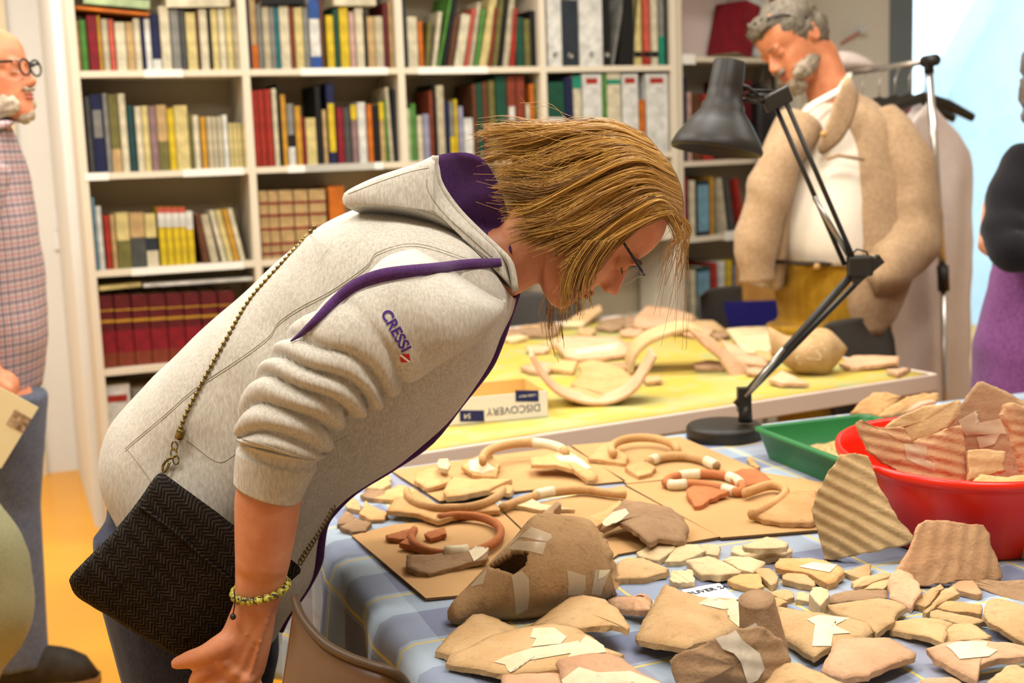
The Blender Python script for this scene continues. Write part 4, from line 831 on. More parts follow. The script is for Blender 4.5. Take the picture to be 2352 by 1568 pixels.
# shade: axis from the top cap to the open mouth
tp, bt = L_(1676, 140), L_(1646, 325)
ax = (bt - tp); Ls = ax.length; ax.normalize(); ax = (ax + V3((0, -.10, 0))).normalized()
k = LY / FPX
prof = [(34 * k, 0), (36 * k, 4 * k), (39 * k, 60 * k), (42 * k, 92 * k), (48 * k, 98 * k), (50 * k, 112 * k), (72 * k, 140 * k), (96 * k, 176 * k), (104 * k, 196 * k), (102 * k, 204 * k), (99 * k, 204 * k), (92 * k, 176 * k), (66 * k, 140 * k), (36 * k, 100 * k), (32 * k, 60 * k), (30 * k, 2 * k), (34 * k, 0)]
G().lathe(prof, tp, ax, 48, close=True).make('shade', BLK, lamp)
G().lathe([(31 * k, 34 * k), (30 * k, 36 * k)], tp, ax, 24).make('lamp_holder', BLK, lamp)
G().ball(tp + ax * (150 * k), 28 * k).make('bulb', mat('bulb_glass', (250, 240, 220), .2), lamp)
# ------------------------------------------------------------------ green tray of grit
GRN = mat('green_plastic', (42, 122, 66), .38, spec=.4)
TR = TZ + .062
ta, tb, tc = T(1732, 980, TR), T(1962, 953, TR), T(1940, 1112, TR)
ex_ = (tb - ta); ex_.z = 0; wx = ex_.length + .03; ex_.normalize(); ey_ = V3((ex_.y, -ex_.x, 0)); 
if (tc - ta).dot(ey_) < 0: ey_ = -ey_
ly = .36
tray = empty('tray', ta, 'green plastic tray of pale grit on the near table behind the red basin', 'tray')
def tr_ring(ins, z, r=.02):
    P_ = []
    for cx, cy, a0 in ((wx - ins - r, ly - ins - r, 0), (ins + r, ly - ins - r, 90), (ins + r, ins + r, 180), (wx - ins - r, ins + r, 270)):
        for i in range(6):
            a = math.radians(a0 + i * 18); P_.append(ta + ex_ * (cx + r * math.cos(a)) + ey_ * (cy + r * math.sin(a)) + V3((0, 0, z - TR)))
    return P_
G().loft([tr_ring(-.004, TR - .006), tr_ring(-.005, TR), tr_ring(.006, TR + .001), tr_ring(.008, TR - .004), tr_ring(.022, TZ + .008), tr_ring(.03, TZ + .006)], False).add(tr_ring(.03, TZ + .006), [tuple(range(24))]).make('inner_shell', GRN, tray)
G().loft([tr_ring(.016, TZ + .001), tr_ring(.001, TR - .006), tr_ring(-.004, TR - .006)], False).make('outer_shell', GRN, tray)
GRIT = mat('grit', (226, 196, 134), .95, (170, 138, 90), 300)
g = G(); n = 26
for i in range(n + 1):
    for j in range(n + 1):
        u, v = .035 + (wx - .07) * i / n, .035 + (ly - .07) * j / n
        g.V.append(ta + ex_ * u + ey_ * v + V3((0, 0, TZ - TR + .014 + .014 * (i / n) * .8 + .004 * noise.noise(V3((u * 40, v * 40, 1))))))
g.F = [(i * (n + 1) + j, (i + 1) * (n + 1) + j, (i + 1) * (n + 1) + j + 1, i * (n + 1) + j + 1) for i in range(n) for j in range(n)]
for _ in range(2600):
    u, v = .04 + (wx - .08) * random.random(), .04 + (ly - .08) * random.random()
    p = ta + ex_ * u + ey_ * v + V3((0, 0, TZ - TR + .0155 + .0112 * u / wx)); r = random.uniform(.0012, .0026)
    t_ = [p + V3((random.uniform(-r, r), random.uniform(-r, r), random.uniform(-.2 * r, r))) for _ in range(4)]; g.add(t_, [(0, 1, 2), (0, 2, 3), (0, 3, 1), (1, 3, 2)])
tag(g.make('grit', GRIT, fix=False), 'pale granular grit filling the green tray', 'grit', kind='stuff')
# ------------------------------------------------------------------ red basin with ribbed sherds
RED = mat('red_plastic', (242, 40, 14), .3, spec=.45)
BZ = TZ + .135
lft = T(1934, 1012, BZ); nearp = T(2262, 1112, BZ)
farp = T(2200, 952, BZ); B_ = (farp.y - nearp.y) / 2; lft = P(1934, 1012, nearp.y + B_); A_ = nearp.x + .045 - lft.x
bcn = V3((lft.x + A_ * .995, nearp.y + B_, 0))
basin = empty('basin', bcn + V3((0, 0, TZ)), 'oval red plastic basin holding big ribbed sherds, right side of near table', 'basin')
def oval(s, z, ds=0): return [bcn + V3(((A_ * s + ds) * math.cos(2 * math.pi * i / 64), (B_ * s + ds) * math.sin(2 * math.pi * i / 64), z)) for i in range(64)]
G().loft([oval(.74, TZ + .001), oval(.78, TZ + .004), oval(.95, BZ - .022), oval(.955, BZ - .016), oval(.97, BZ - .016), oval(1, BZ - .014), oval(1.01, BZ - .006), oval(1.0, BZ), oval(.975, BZ + .001), oval(.955, BZ - .004), oval(.93, BZ - .022), oval(.75, TZ + .008), oval(.7, TZ + .006)], True).make('shell', RED, basin)
RIB = clay('clay_ribbed', (206, 162, 120), (190, 144, 104), (156, 116, 84))
def pl(x, y, Y, n): return (P(x, y, Y), n)
BG = 'ribbed sherds in and around the red basin'
yb = bcn.y
s = Sherd(C7([(695, 312), (730, 295), (800, 335), (870, 342), (980, 338), (1012, 432), (1130, 395), (1250, 345), (1325, 328), (1350, 430), (1368, 600), (1370, 700), (1100, 700), (860, 560), (765, 480), (725, 395)]), plane=pl(2080, 1040, yb - B_ * .3, (-.1, -1, .3)), th=.011, arch=.02, adir=(1, 0, 0), m=RIB, rib=(V3((.24, .1, .95)), .0165, .0017), rings=18, n=110, group=BG, lab='wide ribbed sherd with a stepped top edge standing at the left in the red basin')
s.tape(C7([(985, 440), (1120, 440), (1120, 540), (1170, 560), (1170, 610), (1060, 560), (1000, 530)]), CTAPE, .002)
Sherd(C7([(850, 345), (930, 290), (1100, 218), (1320, 183), (1330, 230), (1260, 345), (1150, 400), (1020, 440), (980, 345)]), plane=pl(2100, 960, yb - .02, (-.1, -1, .5)), th=.011, arch=-.02, adir=(1, 0, 0), m=BUFF, group=BG, lab='smooth inner face of a sherd behind the stepped ribbed one')
s = Sherd(C7([(1235, 345), (1330, 210), (1400, 105), (1432, 72), (1455, 66), (1600, 130), (1760, 210), (1760, 700), (1380, 700), (1360, 500), (1345, 340)]), plane=pl(2250, 960, yb + .01, (-.1, -1, .3)), th=.012, arch=-.02, adir=(1, 0, 0), m=BRWN, rib=(V3((.1, .1, .95)), .02, .0006), rings=12, n=90, group=BG, lab='tall pointed sherd with clear tape rising highest in the red basin')
s.tape(C7([(1310, 300), (1420, 240), (1410, 320), (1560, 290), (1600, 380), (1340, 390)]), CTAPE, .002).tape(C7([(1370, 480), (1480, 500), (1440, 560), (1370, 640)]), CTAPE, .002).tape(C7([(1420, 400), (1560, 380), (1530, 440), (1440, 470)]), CTAPE, .003)
Sherd(C7([(1575, 268), (1605, 205), (1640, 190), (1780, 240), (1780, 640), (1700, 640), (1665, 490), (1622, 350)]), plane=pl(2330, 1000, yb - B_ * .4, (.2, -1, .2)), th=.011, arch=.015, adir=(1, 0, 0), m=RIB, rib=(V3((.15, .1, .95)), .016, .001), rings=14, n=90, group=BG, lab='ribbed sherd with a curved left edge cut by the right photo edge')
Sherd(C7([(1365, 480), (1470, 470), (1590, 490), (1592, 600), (1480, 640), (1370, 660)]), plane=pl(2270, 1065, yb - B_ * .45, (0, -1, .6)), th=.01, m=BUFF, rib=(V3((.05, .1, .95)), .02, .0008), group=BG, lab='small flat sherd lying low inside the red basin')
Sherd(C7([(1365, 680), (1450, 620), (1600, 640), (1780, 615), (1780, 720), (1400, 720)]), plane=pl(2290, 1095, yb - B_ * .62, (0, -.6, 1)), th=.01, m=TERR, group=BG, lab='orange sherd just above the near rim of the red basin')
# sherds leaning against the outside
bt_ = T(1700 + 600 / 2.6135, 850 + 1135 / 2.6135, TZ + .004)
Sherd(C7([(435, 830), (460, 730), (540, 592), (602, 502), (690, 498), (770, 517), (830, 680), (930, 860), (1046, 1002), (1030, 1032), (850, 1082), (560, 1137), (513, 1130), (480, 1030), (440, 900)]), plane=(bt_, (-.25, -1, .42)), th=.012, arch=.022, adir=(.8, 0, .6), m=clay('clay_fan', (216, 184, 134), (202, 166, 116), (168, 134, 92)), rib=(V3((.46, 0, .88)), .0182, .0024), rings=26, n=150, group=BG, lab='ribbed fan shaped sherd leaning between the green tray and red basin')
bt_ = T(1700 + 1300 / 2.6135, 850 + 1270 / 2.6135, TZ + .004)
Sherd(C7([(955, 1195), (1005, 1105), (1060, 980), (1085, 912), (1110, 898), (1290, 908), (1465, 930), (1490, 980), (1535, 1110), (1577, 1240), (1555, 1260), (1330, 1262), (1130, 1290), (1060, 1290)]), plane=(bt_, (.1, -1, .55)), th=.012, arch=.015, adir=(1, 0, 0), m=RIB, rib=(V3((.93, 0, -.36)), .021, .0009), rings=20, n=120, group=BG, lab='faintly ribbed trapezoid sherd leaning against the front of the red basin')
Sherd(C7([(1320, 1262), (1400, 1262), (1450, 1340), (1420, 1352), (1250, 1300)]), h=.014, m=RIB, group=BG, lab='sherd corner poking out under the trapezoid sherd')
bt_ = T(1700 + 1690 / 2.6135, 850 + 1130 / 2.6135, TZ + .004)
Sherd(C7([(1588, 912), (1612, 890), (1704, 840), (1790, 800), (1790, 1150), (1710, 1120), (1660, 1000), (1640, 960)]), plane=(bt_, (.1, -1, .6)), th=.014, m=RIB, arch=.01, adir=(1, 0, 0), group=BG, lab='dark edged sherd leaning at the far right of the red basin')
# behind the basin
def back(px, h, **k): return Sherd(C7(px), h=h, th=.012, **k)
yk = T(2040, 960, TZ).y + .0
Sherd(C7([(662, 262), (720, 190), (800, 136), (870, 130), (972, 160), (900, 220), (830, 275), (750, 275)]), plane=(T(1960, 958, TZ + .012), (.1, -1, .9)), th=.011, arch=.02, m=TERR, group=BG, lab='orange sherd at the back between the green tray and far table')
Sherd(C7([(820, 285), (870, 232), (1000, 162), (1100, 140), (1192, 136), (1196, 180), (1040, 242), (900, 275)]), plane=(T(2030, 962, TZ + .012), (.2, -1, .8)), th=.012, arch=.02, m=TERR, group=BG, lab='curved orange sherd behind the red basin')
inflate([P(*c7, yb + B_ + .0) for c7 in C7([(1000, 245), (1060, 192), (1150, 175), (1182, 200), (1090, 240), (1010, 262)])], (0, -1, .3), .02, .01, 24, 4).make('plastic_bag', tq_.m)
tag(bpy.data.objects['plastic_bag'], 'crumpled clear plastic bag behind the ribbed sherds', 'bag')
# ------------------------------------------------------------------ far table: box and sherds
bfy = T(1180, 965, T2Z).y
A0, A1, A2 = T(1052, 975, T2Z), T(1258, 955, T2Z), None
bx = (A1 - A0); bx.z = 0; bw = bx.length; bx.normalize(); by = V3((-bx.y, bx.x, 0)); bd, bh = .18, .062
A0 = A0 - bx * .06; bw += .06
CARTON = mat('carton_white', (250, 240, 224), .5); CIN = mat('carton_inside', (232, 190, 116), .8)
box = empty('cardboard_box', A0, 'open white cardboard box lid with upside down lettering on the far table', 'box')
def panel(c, ax, ay, az, nm, m): return G().box(c, ax, ay, az).make(nm, m, box, smooth=False)
hz = V3((0, 0, bh / 2)); mid = A0 + bx * bw / 2 + by * bd / 2
panel(mid + V3((0, 0, .003)), bx * bw / 2, by * bd / 2, V3((0, 0, .0015)), 'bottom', CIN)
panel(A0 + bx * bw / 2 + hz, bx * bw / 2, by * .0015, hz, 'front_panel', CARTON); panel(A0 + bx * bw / 2 + by * bd + hz, bx * bw / 2, by * .0015, hz, 'back_panel', CIN)
panel(A0 + by * bd / 2 + hz, by * bd / 2, bx * .0015, hz, 'side_panel', CIN); panel(A0 + bx * bw + by * bd / 2 + hz, by * bd / 2, bx * .0015, hz, 'side_panel', CIN)
panel(A0 + bx * bw / 2 + by * .004 + hz, bx * (bw / 2 - .002), by * .001, hz * .98, 'lining', CIN)
fr = -by
bo = lambda x, y: onplane(x, y, A0 - by * .0018, by)
NAVY = mat('navy_print', (38, 44, 96), .5)
text('lettering', 'DISCOVERY', .0255, NAVY, bo(1180, 940), -bx, fr, box)
for x0, x1, y0, y1 in ((1184, 1237, 896, 922), (1056, 1112, 942, 968)):
    a, b = bo(x0, (y0 + y1) / 2), bo(x1, (y0 + y1) / 2); hh = (bo(x0, y0) - bo(x0, y1)).length / 2
    pt = G().box((a + b) / 2, (b - a) / 2, by * .0006, V3((0, 0, hh))).make('printed_patch', NAVY, box, smooth=False)
text('lettering', '54', .017, CARTON, bo(1073, 955) - by * .001, -bx, fr, box)
text('lettering', 'LASER PRINT', .0075, CARTON, bo(1211, 908) - by * .001, -bx, fr, box)
TG = 'sherds on the far table'
def ts(px, h, lab, m=PINK, **k): return Sherd(C2(px), z=T2Z, h=h, m=m, lab=lab, group=TG, th=k.pop('th', .01), **k)
s = ts([(538, 272), (562, 240), (700, 238), (822, 240), (902, 312), (760, 335), (640, 342), (590, 332)], .06, 'pink square sherd with a strip of tape and pale marks', arch=.008); s.tape(C2([(600, 300), (820, 270), (816, 300), (610, 322)]))
ts([(640, 362), (700, 340), (830, 370), (902, 432), (880, 470), (770, 502), (610, 457), (660, 400)], .05, 'top pointed sherd lying in the big bowl fragment', m=TERR, th=.012)
ts([(560, 472), (640, 465), (760, 505), (770, 525), (690, 528), (600, 505)], .02, 'thin sherd under the pointed one in the bowl fragment', m=TERR)
ts([(500, 380), (560, 345), (640, 350), (620, 400), (560, 390)], .03, 'dark edged sherd behind the bowl fragment at left', m=TERR)
bp = C2([(422, 318), (440, 318), (500, 400), (570, 470), (680, 515), (780, 520), (880, 462), (930, 395), (985, 318), (1002, 330), (965, 440), (905, 505), (800, 550), (680, 557), (590, 545), (515, 470), (460, 400)])
yB = T(1000 + 680 / 1.96, 650 + 556 / 1.96, T2Z).y
def bowl(secs, lab, m, N=40, name='bowl_fragment'):
    """curved wall swept along a pixel path: x,y,Y,inward half width"""
    g = G(); R_ = []
    for x, y, Y, dy, r in spline(secs, N): R_.append((P(x, y, Y), V3((0, 1, 0)) * dy, r))
    rings = []
    for i, (c, dv, r) in enumerate(R_):
        t_ = (R_[min(i + 1, N - 1)][0] - R_[max(0, i - 1)][0]).normalized(); nn = t_.cross(dv.normalized())
        rings.append([c - nn * r, c + nn * r, c + nn * r + dv * .5 , c + nn * r * .9 + dv, c - nn * r * .9 + dv, c - nn * r + dv * .5])
    o = g.loft(rings).make(name, m); o.data.polygons.foreach_set('use_smooth', [False] * len(o.data.polygons)); tag(o, lab, 'sherd', TG); return subsurf(bevel(o, .002, 1), 1)
bowl([(*C2([p])[0], yB + dy, .12, .006) for p, dy in [((430, 325), .02), ((480, 420), .01), ((560, 500), 0), ((680, 540), 0), ((790, 538), 0), ((890, 490), .0), ((945, 415), .01), ((995, 325), .02)]], 'big concave bowl fragment cradling smaller sherds on the far table', PINK)
yA = T(1000 + 1000 / 1.96, 650 + 420 / 1.96, T2Z).y
bowl([(*C2([p])[0], yA + .04, .16, .008) for p in [(880, 410), (900, 330), (960, 270), (1050, 232), (1150, 212), (1230, 250), (1300, 330), (1350, 400), (1400, 470)]], 'large arched wall fragment like a saddle on the far table', BUFF)
Sherd(C2([(1145, 205), (1240, 240), (1345, 330), (1440, 402), (1430, 440), (1400, 475), (1370, 440), (1335, 420), (1285, 340), (1200, 270)]), plane=(P(1660, 830, yA - .01), (.5, -1, .5)), th=.01, m=PINK, group=TG, lab='pale feathered edge piece of the arched fragment, facing the camera')
yj = T(1000 + 1740 / 1.96, 650 + 420 / 1.96, T2Z).y
g = pxloft([(*C2([a])[0], *C2([b])[0], hd, yj + .06) for a, b, hd in [((1500, 195), (1530, 335), .03), ((1600, 240), (1610, 395), .06), ((1690, 212), (1690, 412), .07), ((1770, 208), (1745, 420), .06), ((1855, 290), (1770, 400), .02)]], 16, 24, 1)
jug = g.make('vessel_fragment', BUFF); tag(jug, 'flaring vessel fragment mended with tape, right end of far table', 'sherd', TG)
jb = BVHTree.FromPolygons(g.V, [f for f in g.F if len(f) == 4])
for px in ([(1700, 215), (1760, 225), (1755, 300), (1690, 285)], [(1620, 330), (1720, 300), (1740, 330), (1640, 365)], [(1680, 260), (1745, 270), (1735, 345), (1675, 340)]):
    V = []
    for x, y in C2(px):
        h = jb.ray_cast(EYE, ray(x, y).normalized()); V.append((h[0] if h[0] else P(x, y, yj)) - ray(x, y) * .0015)
    mesh('tape_strip', V, [(0, 1, 2, 3)], TAPE, jug)
for px, h, lab, m in [([(1310, 205), (1400, 195), (1490, 192), (1532, 240), (1500, 320), (1390, 312)], .09, 'upright yellowish sherd left of the flaring vessel fragment', PALE), ([(1820, 362), (1880, 325), (2000, 325), (2088, 330), (2086, 356), (1870, 382)], .03, 'long low pink sherd at the right end of the far table', PINK),
   ([(1500, 432), (1560, 390), (1640, 430), (1682, 452), (1560, 450)], .02, 'pointed pink sherd in front of the flaring vessel fragment', PINK), ([(2030, 387), (2140, 383), (2080, 410)], .01, 'smallest pink chip at the right corner of the far table', PINK),
   ([(890, 190), (900, 150), (952, 100), (1060, 110), (1160, 140), (1172, 160), (1060, 190), (960, 200)], .10, 'large pink sherd at the top of the pile below the hanging hair', PINK), ([(598, 165), (650, 130), (742, 95), (752, 120), (680, 176), (640, 180)], .06, 'tan sherd pointing up at the far left of the pile', BUFF),
   ([(720, 200), (760, 165), (850, 150), (860, 180), (790, 212)], .03, 'dark sherd between the pointing sherd and the large pink one', BRWN), ([(468, 272), (560, 240), (600, 250), (545, 282)], .02, 'small sherd left of the taped pink square sherd', BUFF),
   ([(298, 217), (430, 195), (565, 215), (520, 235), (400, 232)], .02, 'row of flat sherd at the far left edge beside the face', BRWN), ([(1158, 362), (1220, 345), (1295, 352), (1302, 380), (1180, 380)], .02, 'low pink sherd under the arched fragment', PINK),
   ([(1280, 250), (1360, 280), (1420, 330), (1390, 360), (1320, 310)], .03, 'pale sherd behind the feathered edge piece', PINK), ([(1000, 205), (1100, 170), (1250, 165), (1320, 215), (1200, 210), (1080, 225)], .05, 'curved tan sherd forming a ridge over the arched fragment', BUFF),
   ([(380, 375), (470, 350), (560, 360), (500, 405), (430, 395)], .012, 'pinkish flat sherd behind the open box lid', PINK), ([(930, 420), (1010, 415), (1020, 435), (950, 447)], .012, 'tan chip between the bowl fragment and the arch', BUFF), ([(760, 360), (860, 355), (870, 385), (790, 380)], .03, 'brown edged sherd behind the bowl fragment', BRWN), ([(1320, 310), (1480, 330), (1500, 370), (1380, 360)], .03, 'pink sherd between arch and flaring vessel', PINK), ([(300, 245), (380, 232), (420, 240), (350, 260)], .012, 'pale chip on the yellow paper near the chin', PALE), ([(830, 190), (870, 140), (905, 160), (890, 200)], .04, 'narrow brown sherd upright in the pile', BRWN), ([(1440, 300), (1510, 310), (1515, 345), (1450, 350)], .02, 'tiny orange sherd left of the flaring vessel', TERR)]:
    ts(px, h, lab, m=m, arch=.004)
# ------------------------------------------------------------------ people: shared head geometry
HS = [(-.006, .074, .046, .018), (.004, .086, .02, .032), (.02, .089, -.005, .044), (.038, .086, -.03, .052), (.055, .084, -.05, .057), (.075, .083, -.072, .062), (.095, .081, -.086, .067), (.112, .074, -.094, .070), (.128, .082, -.099, .0725), (.145, .084, -.102, .0745), (.165, .081, -.101, .075), (.185, .072, -.094, .071), (.203, .054, -.078, .061), (.216, .03, -.055, .044), (.224, .0, -.03, .018)]
class Frame:
    def __init__(s, o, u, f, sc=1.0):
        s.u = V3(u).normalized(); f = V3(f); s.f = (f - s.u * f.dot(s.u)).normalized(); s.l = s.u.cross(s.f) * -1; s.o, s.sc = V3(o), sc
    def __call__(s, x, y, z): return s.o + (s.l * x + s.f * y + s.u * z) * s.sc     # x lateral, y forward, z up from the chin
    @property
    def ax(s): return (s.l, s.f, s.u)
def head_geo(g, F, beard=False):
    R_ = []
    for z, fr, bk, hw in spline(HS, 34):
        ring = []
        for k in range(32):
            th = 2 * math.pi * k / 32; c, s_ = math.cos(th), math.sin(th)
            y = (fr + bk) / 2 + (fr - bk) / 2 * math.copysign(abs(s_) ** .88, s_); x = hw * math.copysign(abs(c) ** .9, c)
            if s_ > .2 and .09 < z < .125: y -= .006 * math.exp(-((abs(x) - .033) / .016) ** 2)          # eye sockets
            if s_ > .2 and .05 < z < .1: y += .004 * math.exp(-((abs(x) - .038) / .02) ** 2)            # cheeks
            ring.append(F(x, y, z))
        R_.append(ring)
    g.loft(R_)
    nose = [(.124, .083, .006, .006), (.112, .092, .008, .01), (.1, .101, .0095, .014), (.09, .109, .012, .018), (.083, .1125, .0155, .02), (.077, .108, .0165, .02), (.072, .096, .014, .014)]
    g.loft([[F(hw * math.cos(t), y - (y - .066) / 2 + (y - .066) / 2 * math.sin(t), z) for t in [2 * math.pi * k / 14 for k in range(14)]] for z, y, hw, d in spline(nose, 12)])
    for sx_ in (-1, 1):
        g.ball(F(sx_ * .012, .094, .0765), .0078 * F.sc, F.ax)
        g.ball(F(sx_ * .033, .0695, .112), [.0135 * F.sc] * 3, F.ax)
        g.ball(F(sx_ * .033, .079, .128), [.02 * F.sc, .007 * F.sc, .006 * F.sc], F.ax)
        ear = [F(sx_ * .0735, -.022 + .016 * math.cos(t) - .01, .105 + .03 * math.sin(t)) for t in [2 * math.pi * k / 16 for k in range(17)]]
        g.tube(ear, .0045 * F.sc, 8); g.ball(F(sx_ * .072, -.03, .104), [.005 * F.sc, .014 * F.sc, .026 * F.sc], F.ax)
    g.ball(F(0, .0845, .052), [.022 * F.sc, .0085 * F.sc, .0055 * F.sc], F.ax); g.ball(F(0, .0835, .043), [.018 * F.sc, .0085 * F.sc, .0062 * F.sc], F.ax); g.ball(F(0, .078, .012), [.02 * F.sc, .012 * F.sc, .014 * F.sc], F.ax)
def face_bits(F, body, lid, lip, brow, closed=False):
    LP = mat('lips_' + body.name, lip, .5)
    for z, ry, rz, rx in ((.0528, .0062, .004, .021), (.0435, .0066, .0046, .018)):
        G().ball(F(0, .0875, z), [rx * F.sc, ry * F.sc, rz * F.sc], F.ax).make('lip', LP, body)
    BR = mat('brow_' + body.name, brow, .8)
    for s_ in (-1, 1):
        p = [F(s_ * x, y, z) for x, y, z in ((.016, .0885, .131), (.028, .0875, .1345), (.04, .082, .1345), (.05, .073, .13))]
        G().tube(p, [.0022, .003, .0026, .001], 6, .6).make('eyebrow', BR, body)
        if closed:
            p = [F(s_ * x, y, z) for x, y, z in ((.02, .0815, .108), (.027, .0845, .1055), (.035, .0843, .1048), (.046, .077, .107))]
            G().tube(p, .0011, 6).make('eyelashes', BR, body)
        else:
            e = G().ball(F(s_ * .033, .0745, .112), .0115 * F.sc, F.ax).make('eyeball', mat('eye_white', (226, 216, 204), .2), body)
            G().ball(F(s_ * .033, .0825, .112), [.0048 * F.sc, .004 * F.sc, .0048 * F.sc], F.ax).make('iris', mat('iris', (52, 40, 30), .2), e)
def skin(name, a, b):
    q = NT(name); q.b.inputs['Roughness'].default_value = .5; q.b.inputs['Specular IOR Level'].default_value = .35
    q.link(q.mix(q.ramp(q.noise(28, 5), .35, .7), rgba(a), rgba(b)), q.b.inputs['Base Color']); q.b.inputs['Subsurface Weight'].default_value = .08; q.b.inputs['Subsurface Radius'].default_value = (.01, .004, .002); q.bump(q.noise(300, 4), .12, .002); return q.m
def fabric(name, a, b, sc=(260, 260, 260), bump=.25, bs=900, cl=18):
    q = NT(name); q.b.inputs['Roughness'].default_value = .95; q.b.inputs['Specular IOR Level'].default_value = .05
    f = q.math('MULTIPLY_ADD', q.noise(1.0, 3, q.scale(sc)), .75, q.math('MULTIPLY', q.noise(cl, 4), .25))
    q.link(q.mix(q.ramp(f, .38, .62), rgba(a), rgba(b)), q.b.inputs['Base Color']); q.b.inputs['Sheen Weight'].default_value = .15
    q.bump(q.noise(bs, 2), bump, .001); MATS[name] = q.m; return q.m
# ------------------------------------------------------------------ the woman bending over the table
YW = 1.85
uW = P(1546, 548, 1.82) - P(1273, 715, 1.82); fW = V3((uW.z, 0, -uW.x)).normalized()
FW_ = Frame(P(1282, 708, 1.82) - fW * .082, uW, fW, .98)
SKW = skin('skin_woman', (222, 152, 112), (206, 128, 90))
TOR = [(310, 1150, 640, 1452, .175), (266, 1062, 668, 1400, .185), (270, 972, 715, 1325, .188), (350, 872, 742, 1215, .18), (450, 772, 800, 1135, .172), (560, 675, 920, 1055, .172), (660, 582, 1020, 970, .178), (745, 512, 1090, 885, .188), (850, 472, 1130, 820, .196), (960, 480, 1152, 765, .19), (1040, 500, 1176, 715, .165), (1092, 530, 1186, 682, .12)]
g = G(); head_geo(g, FW_)
nb_ = FW_(0, -.035, .05)
g.tube([FW_(0, -.03, .085), FW_(0, -.03, .03), P(1200, 575, 1.83), P(1120, 610, 1.84), P(1030, 640, YW)], [.052, .05, .052, .058, .08], 18)
g.loft([sring(P(q[0] * .82 + q[2] * .18, q[1] * .82 + q[3] * .18, YW), P(q[2] * .7 + q[0] * .3, q[3] * .7 + q[1] * .3, YW), q[4] * .72, 24) for q in TOR[:-1]])
def PT(L): return [P(x, y, Y) for x, y, Y in L]
g.tube(PT([(990, 660, 1.76), (900, 735, 1.655), (770, 870, 1.588), (685, 985, 1.576), (630, 1090, 1.572)]), [.05, .038, .036, .036, .038], 18)
arm_ = [(640, 1070, 1.572, 70), (618, 1130, 1.572, 76), (611, 1200, 1.572, 72), (604, 1280, 1.572, 64), (597, 1335, 1.572, 57), (588, 1388, 1.572, 51)]
g.loft([sring(P(x - r, y - 8, Y), P(x + r, y + 8, Y), r * 1.575 / FPX * (.95 if r > 60 else .78), 24, 1.0) for x, y, Y, r in spline(arm_, 16)])
hand = [(538, 1380, 638, 1386, .024), (520, 1425, 632, 1425, .022), (502, 1465, 626, 1465, .021), (492, 1500, 616, 1512, .0205), (490, 1528, 605, 1550, .019), (502, 1552, 585, 1580, .015)]
g.loft([sring(P(a, b, 1.574), P(c, d, 1.574), h, 24, .95) for a, b, c, d, h in spline(hand, 14)])
def finger(L, R_): g.tube([P(*p) for p in spline(L, 14)], [spline([(r,) for r in R_], 14)[i][0] for i in range(14)], 12); g.ball(P(*L[-1]), R_[-1] * .98)
finger([(545, 1462, 1.568), (508, 1484, 1.56), (470, 1503, 1.562), (436, 1514, 1.572), (406, 1523, 1.58)], [.017, .0165, .0132, .0118, .0085])
finger([(525, 1515, 1.572), (480, 1538, 1.565), (452, 1560, 1.578), (454, 1592, 1.60), (478, 1612, 1.625)], [.0125, .0118, .0105, .0098, .0085])
finger([(545, 1545, 1.57), (505, 1575, 1.564), (484, 1602, 1.58), (490, 1635, 1.605), (512, 1648, 1.63)], [.0125, .0118, .0105, .0098, .0086])
finger([(570, 1560, 1.572), (535, 1598, 1.566), (516, 1628, 1.584), (524, 1656, 1.608), (545, 1664, 1.63)], [.012, .011, .01, .0092, .008])
finger([(590, 1560, 1.576), (565, 1606, 1.572), (552, 1634, 1.588), (560, 1656, 1.608), (575, 1662, 1.622)], [.0105, .0096, .0088, .008, .007])
for a, b in (((600, 1400), (535, 1512)), ((612, 1400), (555, 1530)), ((622, 1402), (578, 1545))): g.tube([P(*a, 1.553), P((a[0] + b[0]) / 2, (a[1] + b[1]) / 2, 1.5525), P(*b, 1.5535)], [.002, .0026, .002], 8)   # tendons
for x, y in ((515, 1520), (540, 1542), (566, 1560)): g.ball(P(x, y, 1.558), .0105)
hip = P(420, 1180, YW); 
LEGS = []
for dy, kx in ((-.085, .02), (.085, -.02)):
    L = [P(400, 1150, YW) + V3((0, dy, 0)), P(440, 1300, YW) + V3((0, dy, 0)), P(480, 1560, YW) + V3((0, dy, 0))]; a = L[-1]
    L += [V3((a.x + kx * .5, a.y, .47)), V3((a.x + kx - .03, a.y, .10)), V3((a.x + kx - .03, a.y, .045))]; LEGS.append(L)
    g.tube(L, [.075, .078, .066, .047, .034, .036], 16)
    g.ball(L[-1] + V3((.06, 0, -.012)), [.11, .04, .032])
g.tube(PT([(1010, 640, 1.98), (900, 760, 2.06), (800, 900, 2.06), (760, 1010, 2.03), (740, 1100, 2.0)]), [.06, .05, .044, .04, .03], 14)
g.ball(P(735, 1130, 2.0), [.03, .02, .045])
wom = g.make('person', SKW); remesh(wom, .0034, 4, .5); tag(wom, 'woman with shoulder length fair hair in a grey hoodie, bending over the near table', 'person')
face_bits(FW_, wom, None, (176, 92, 74), (96, 66, 42), closed=True)
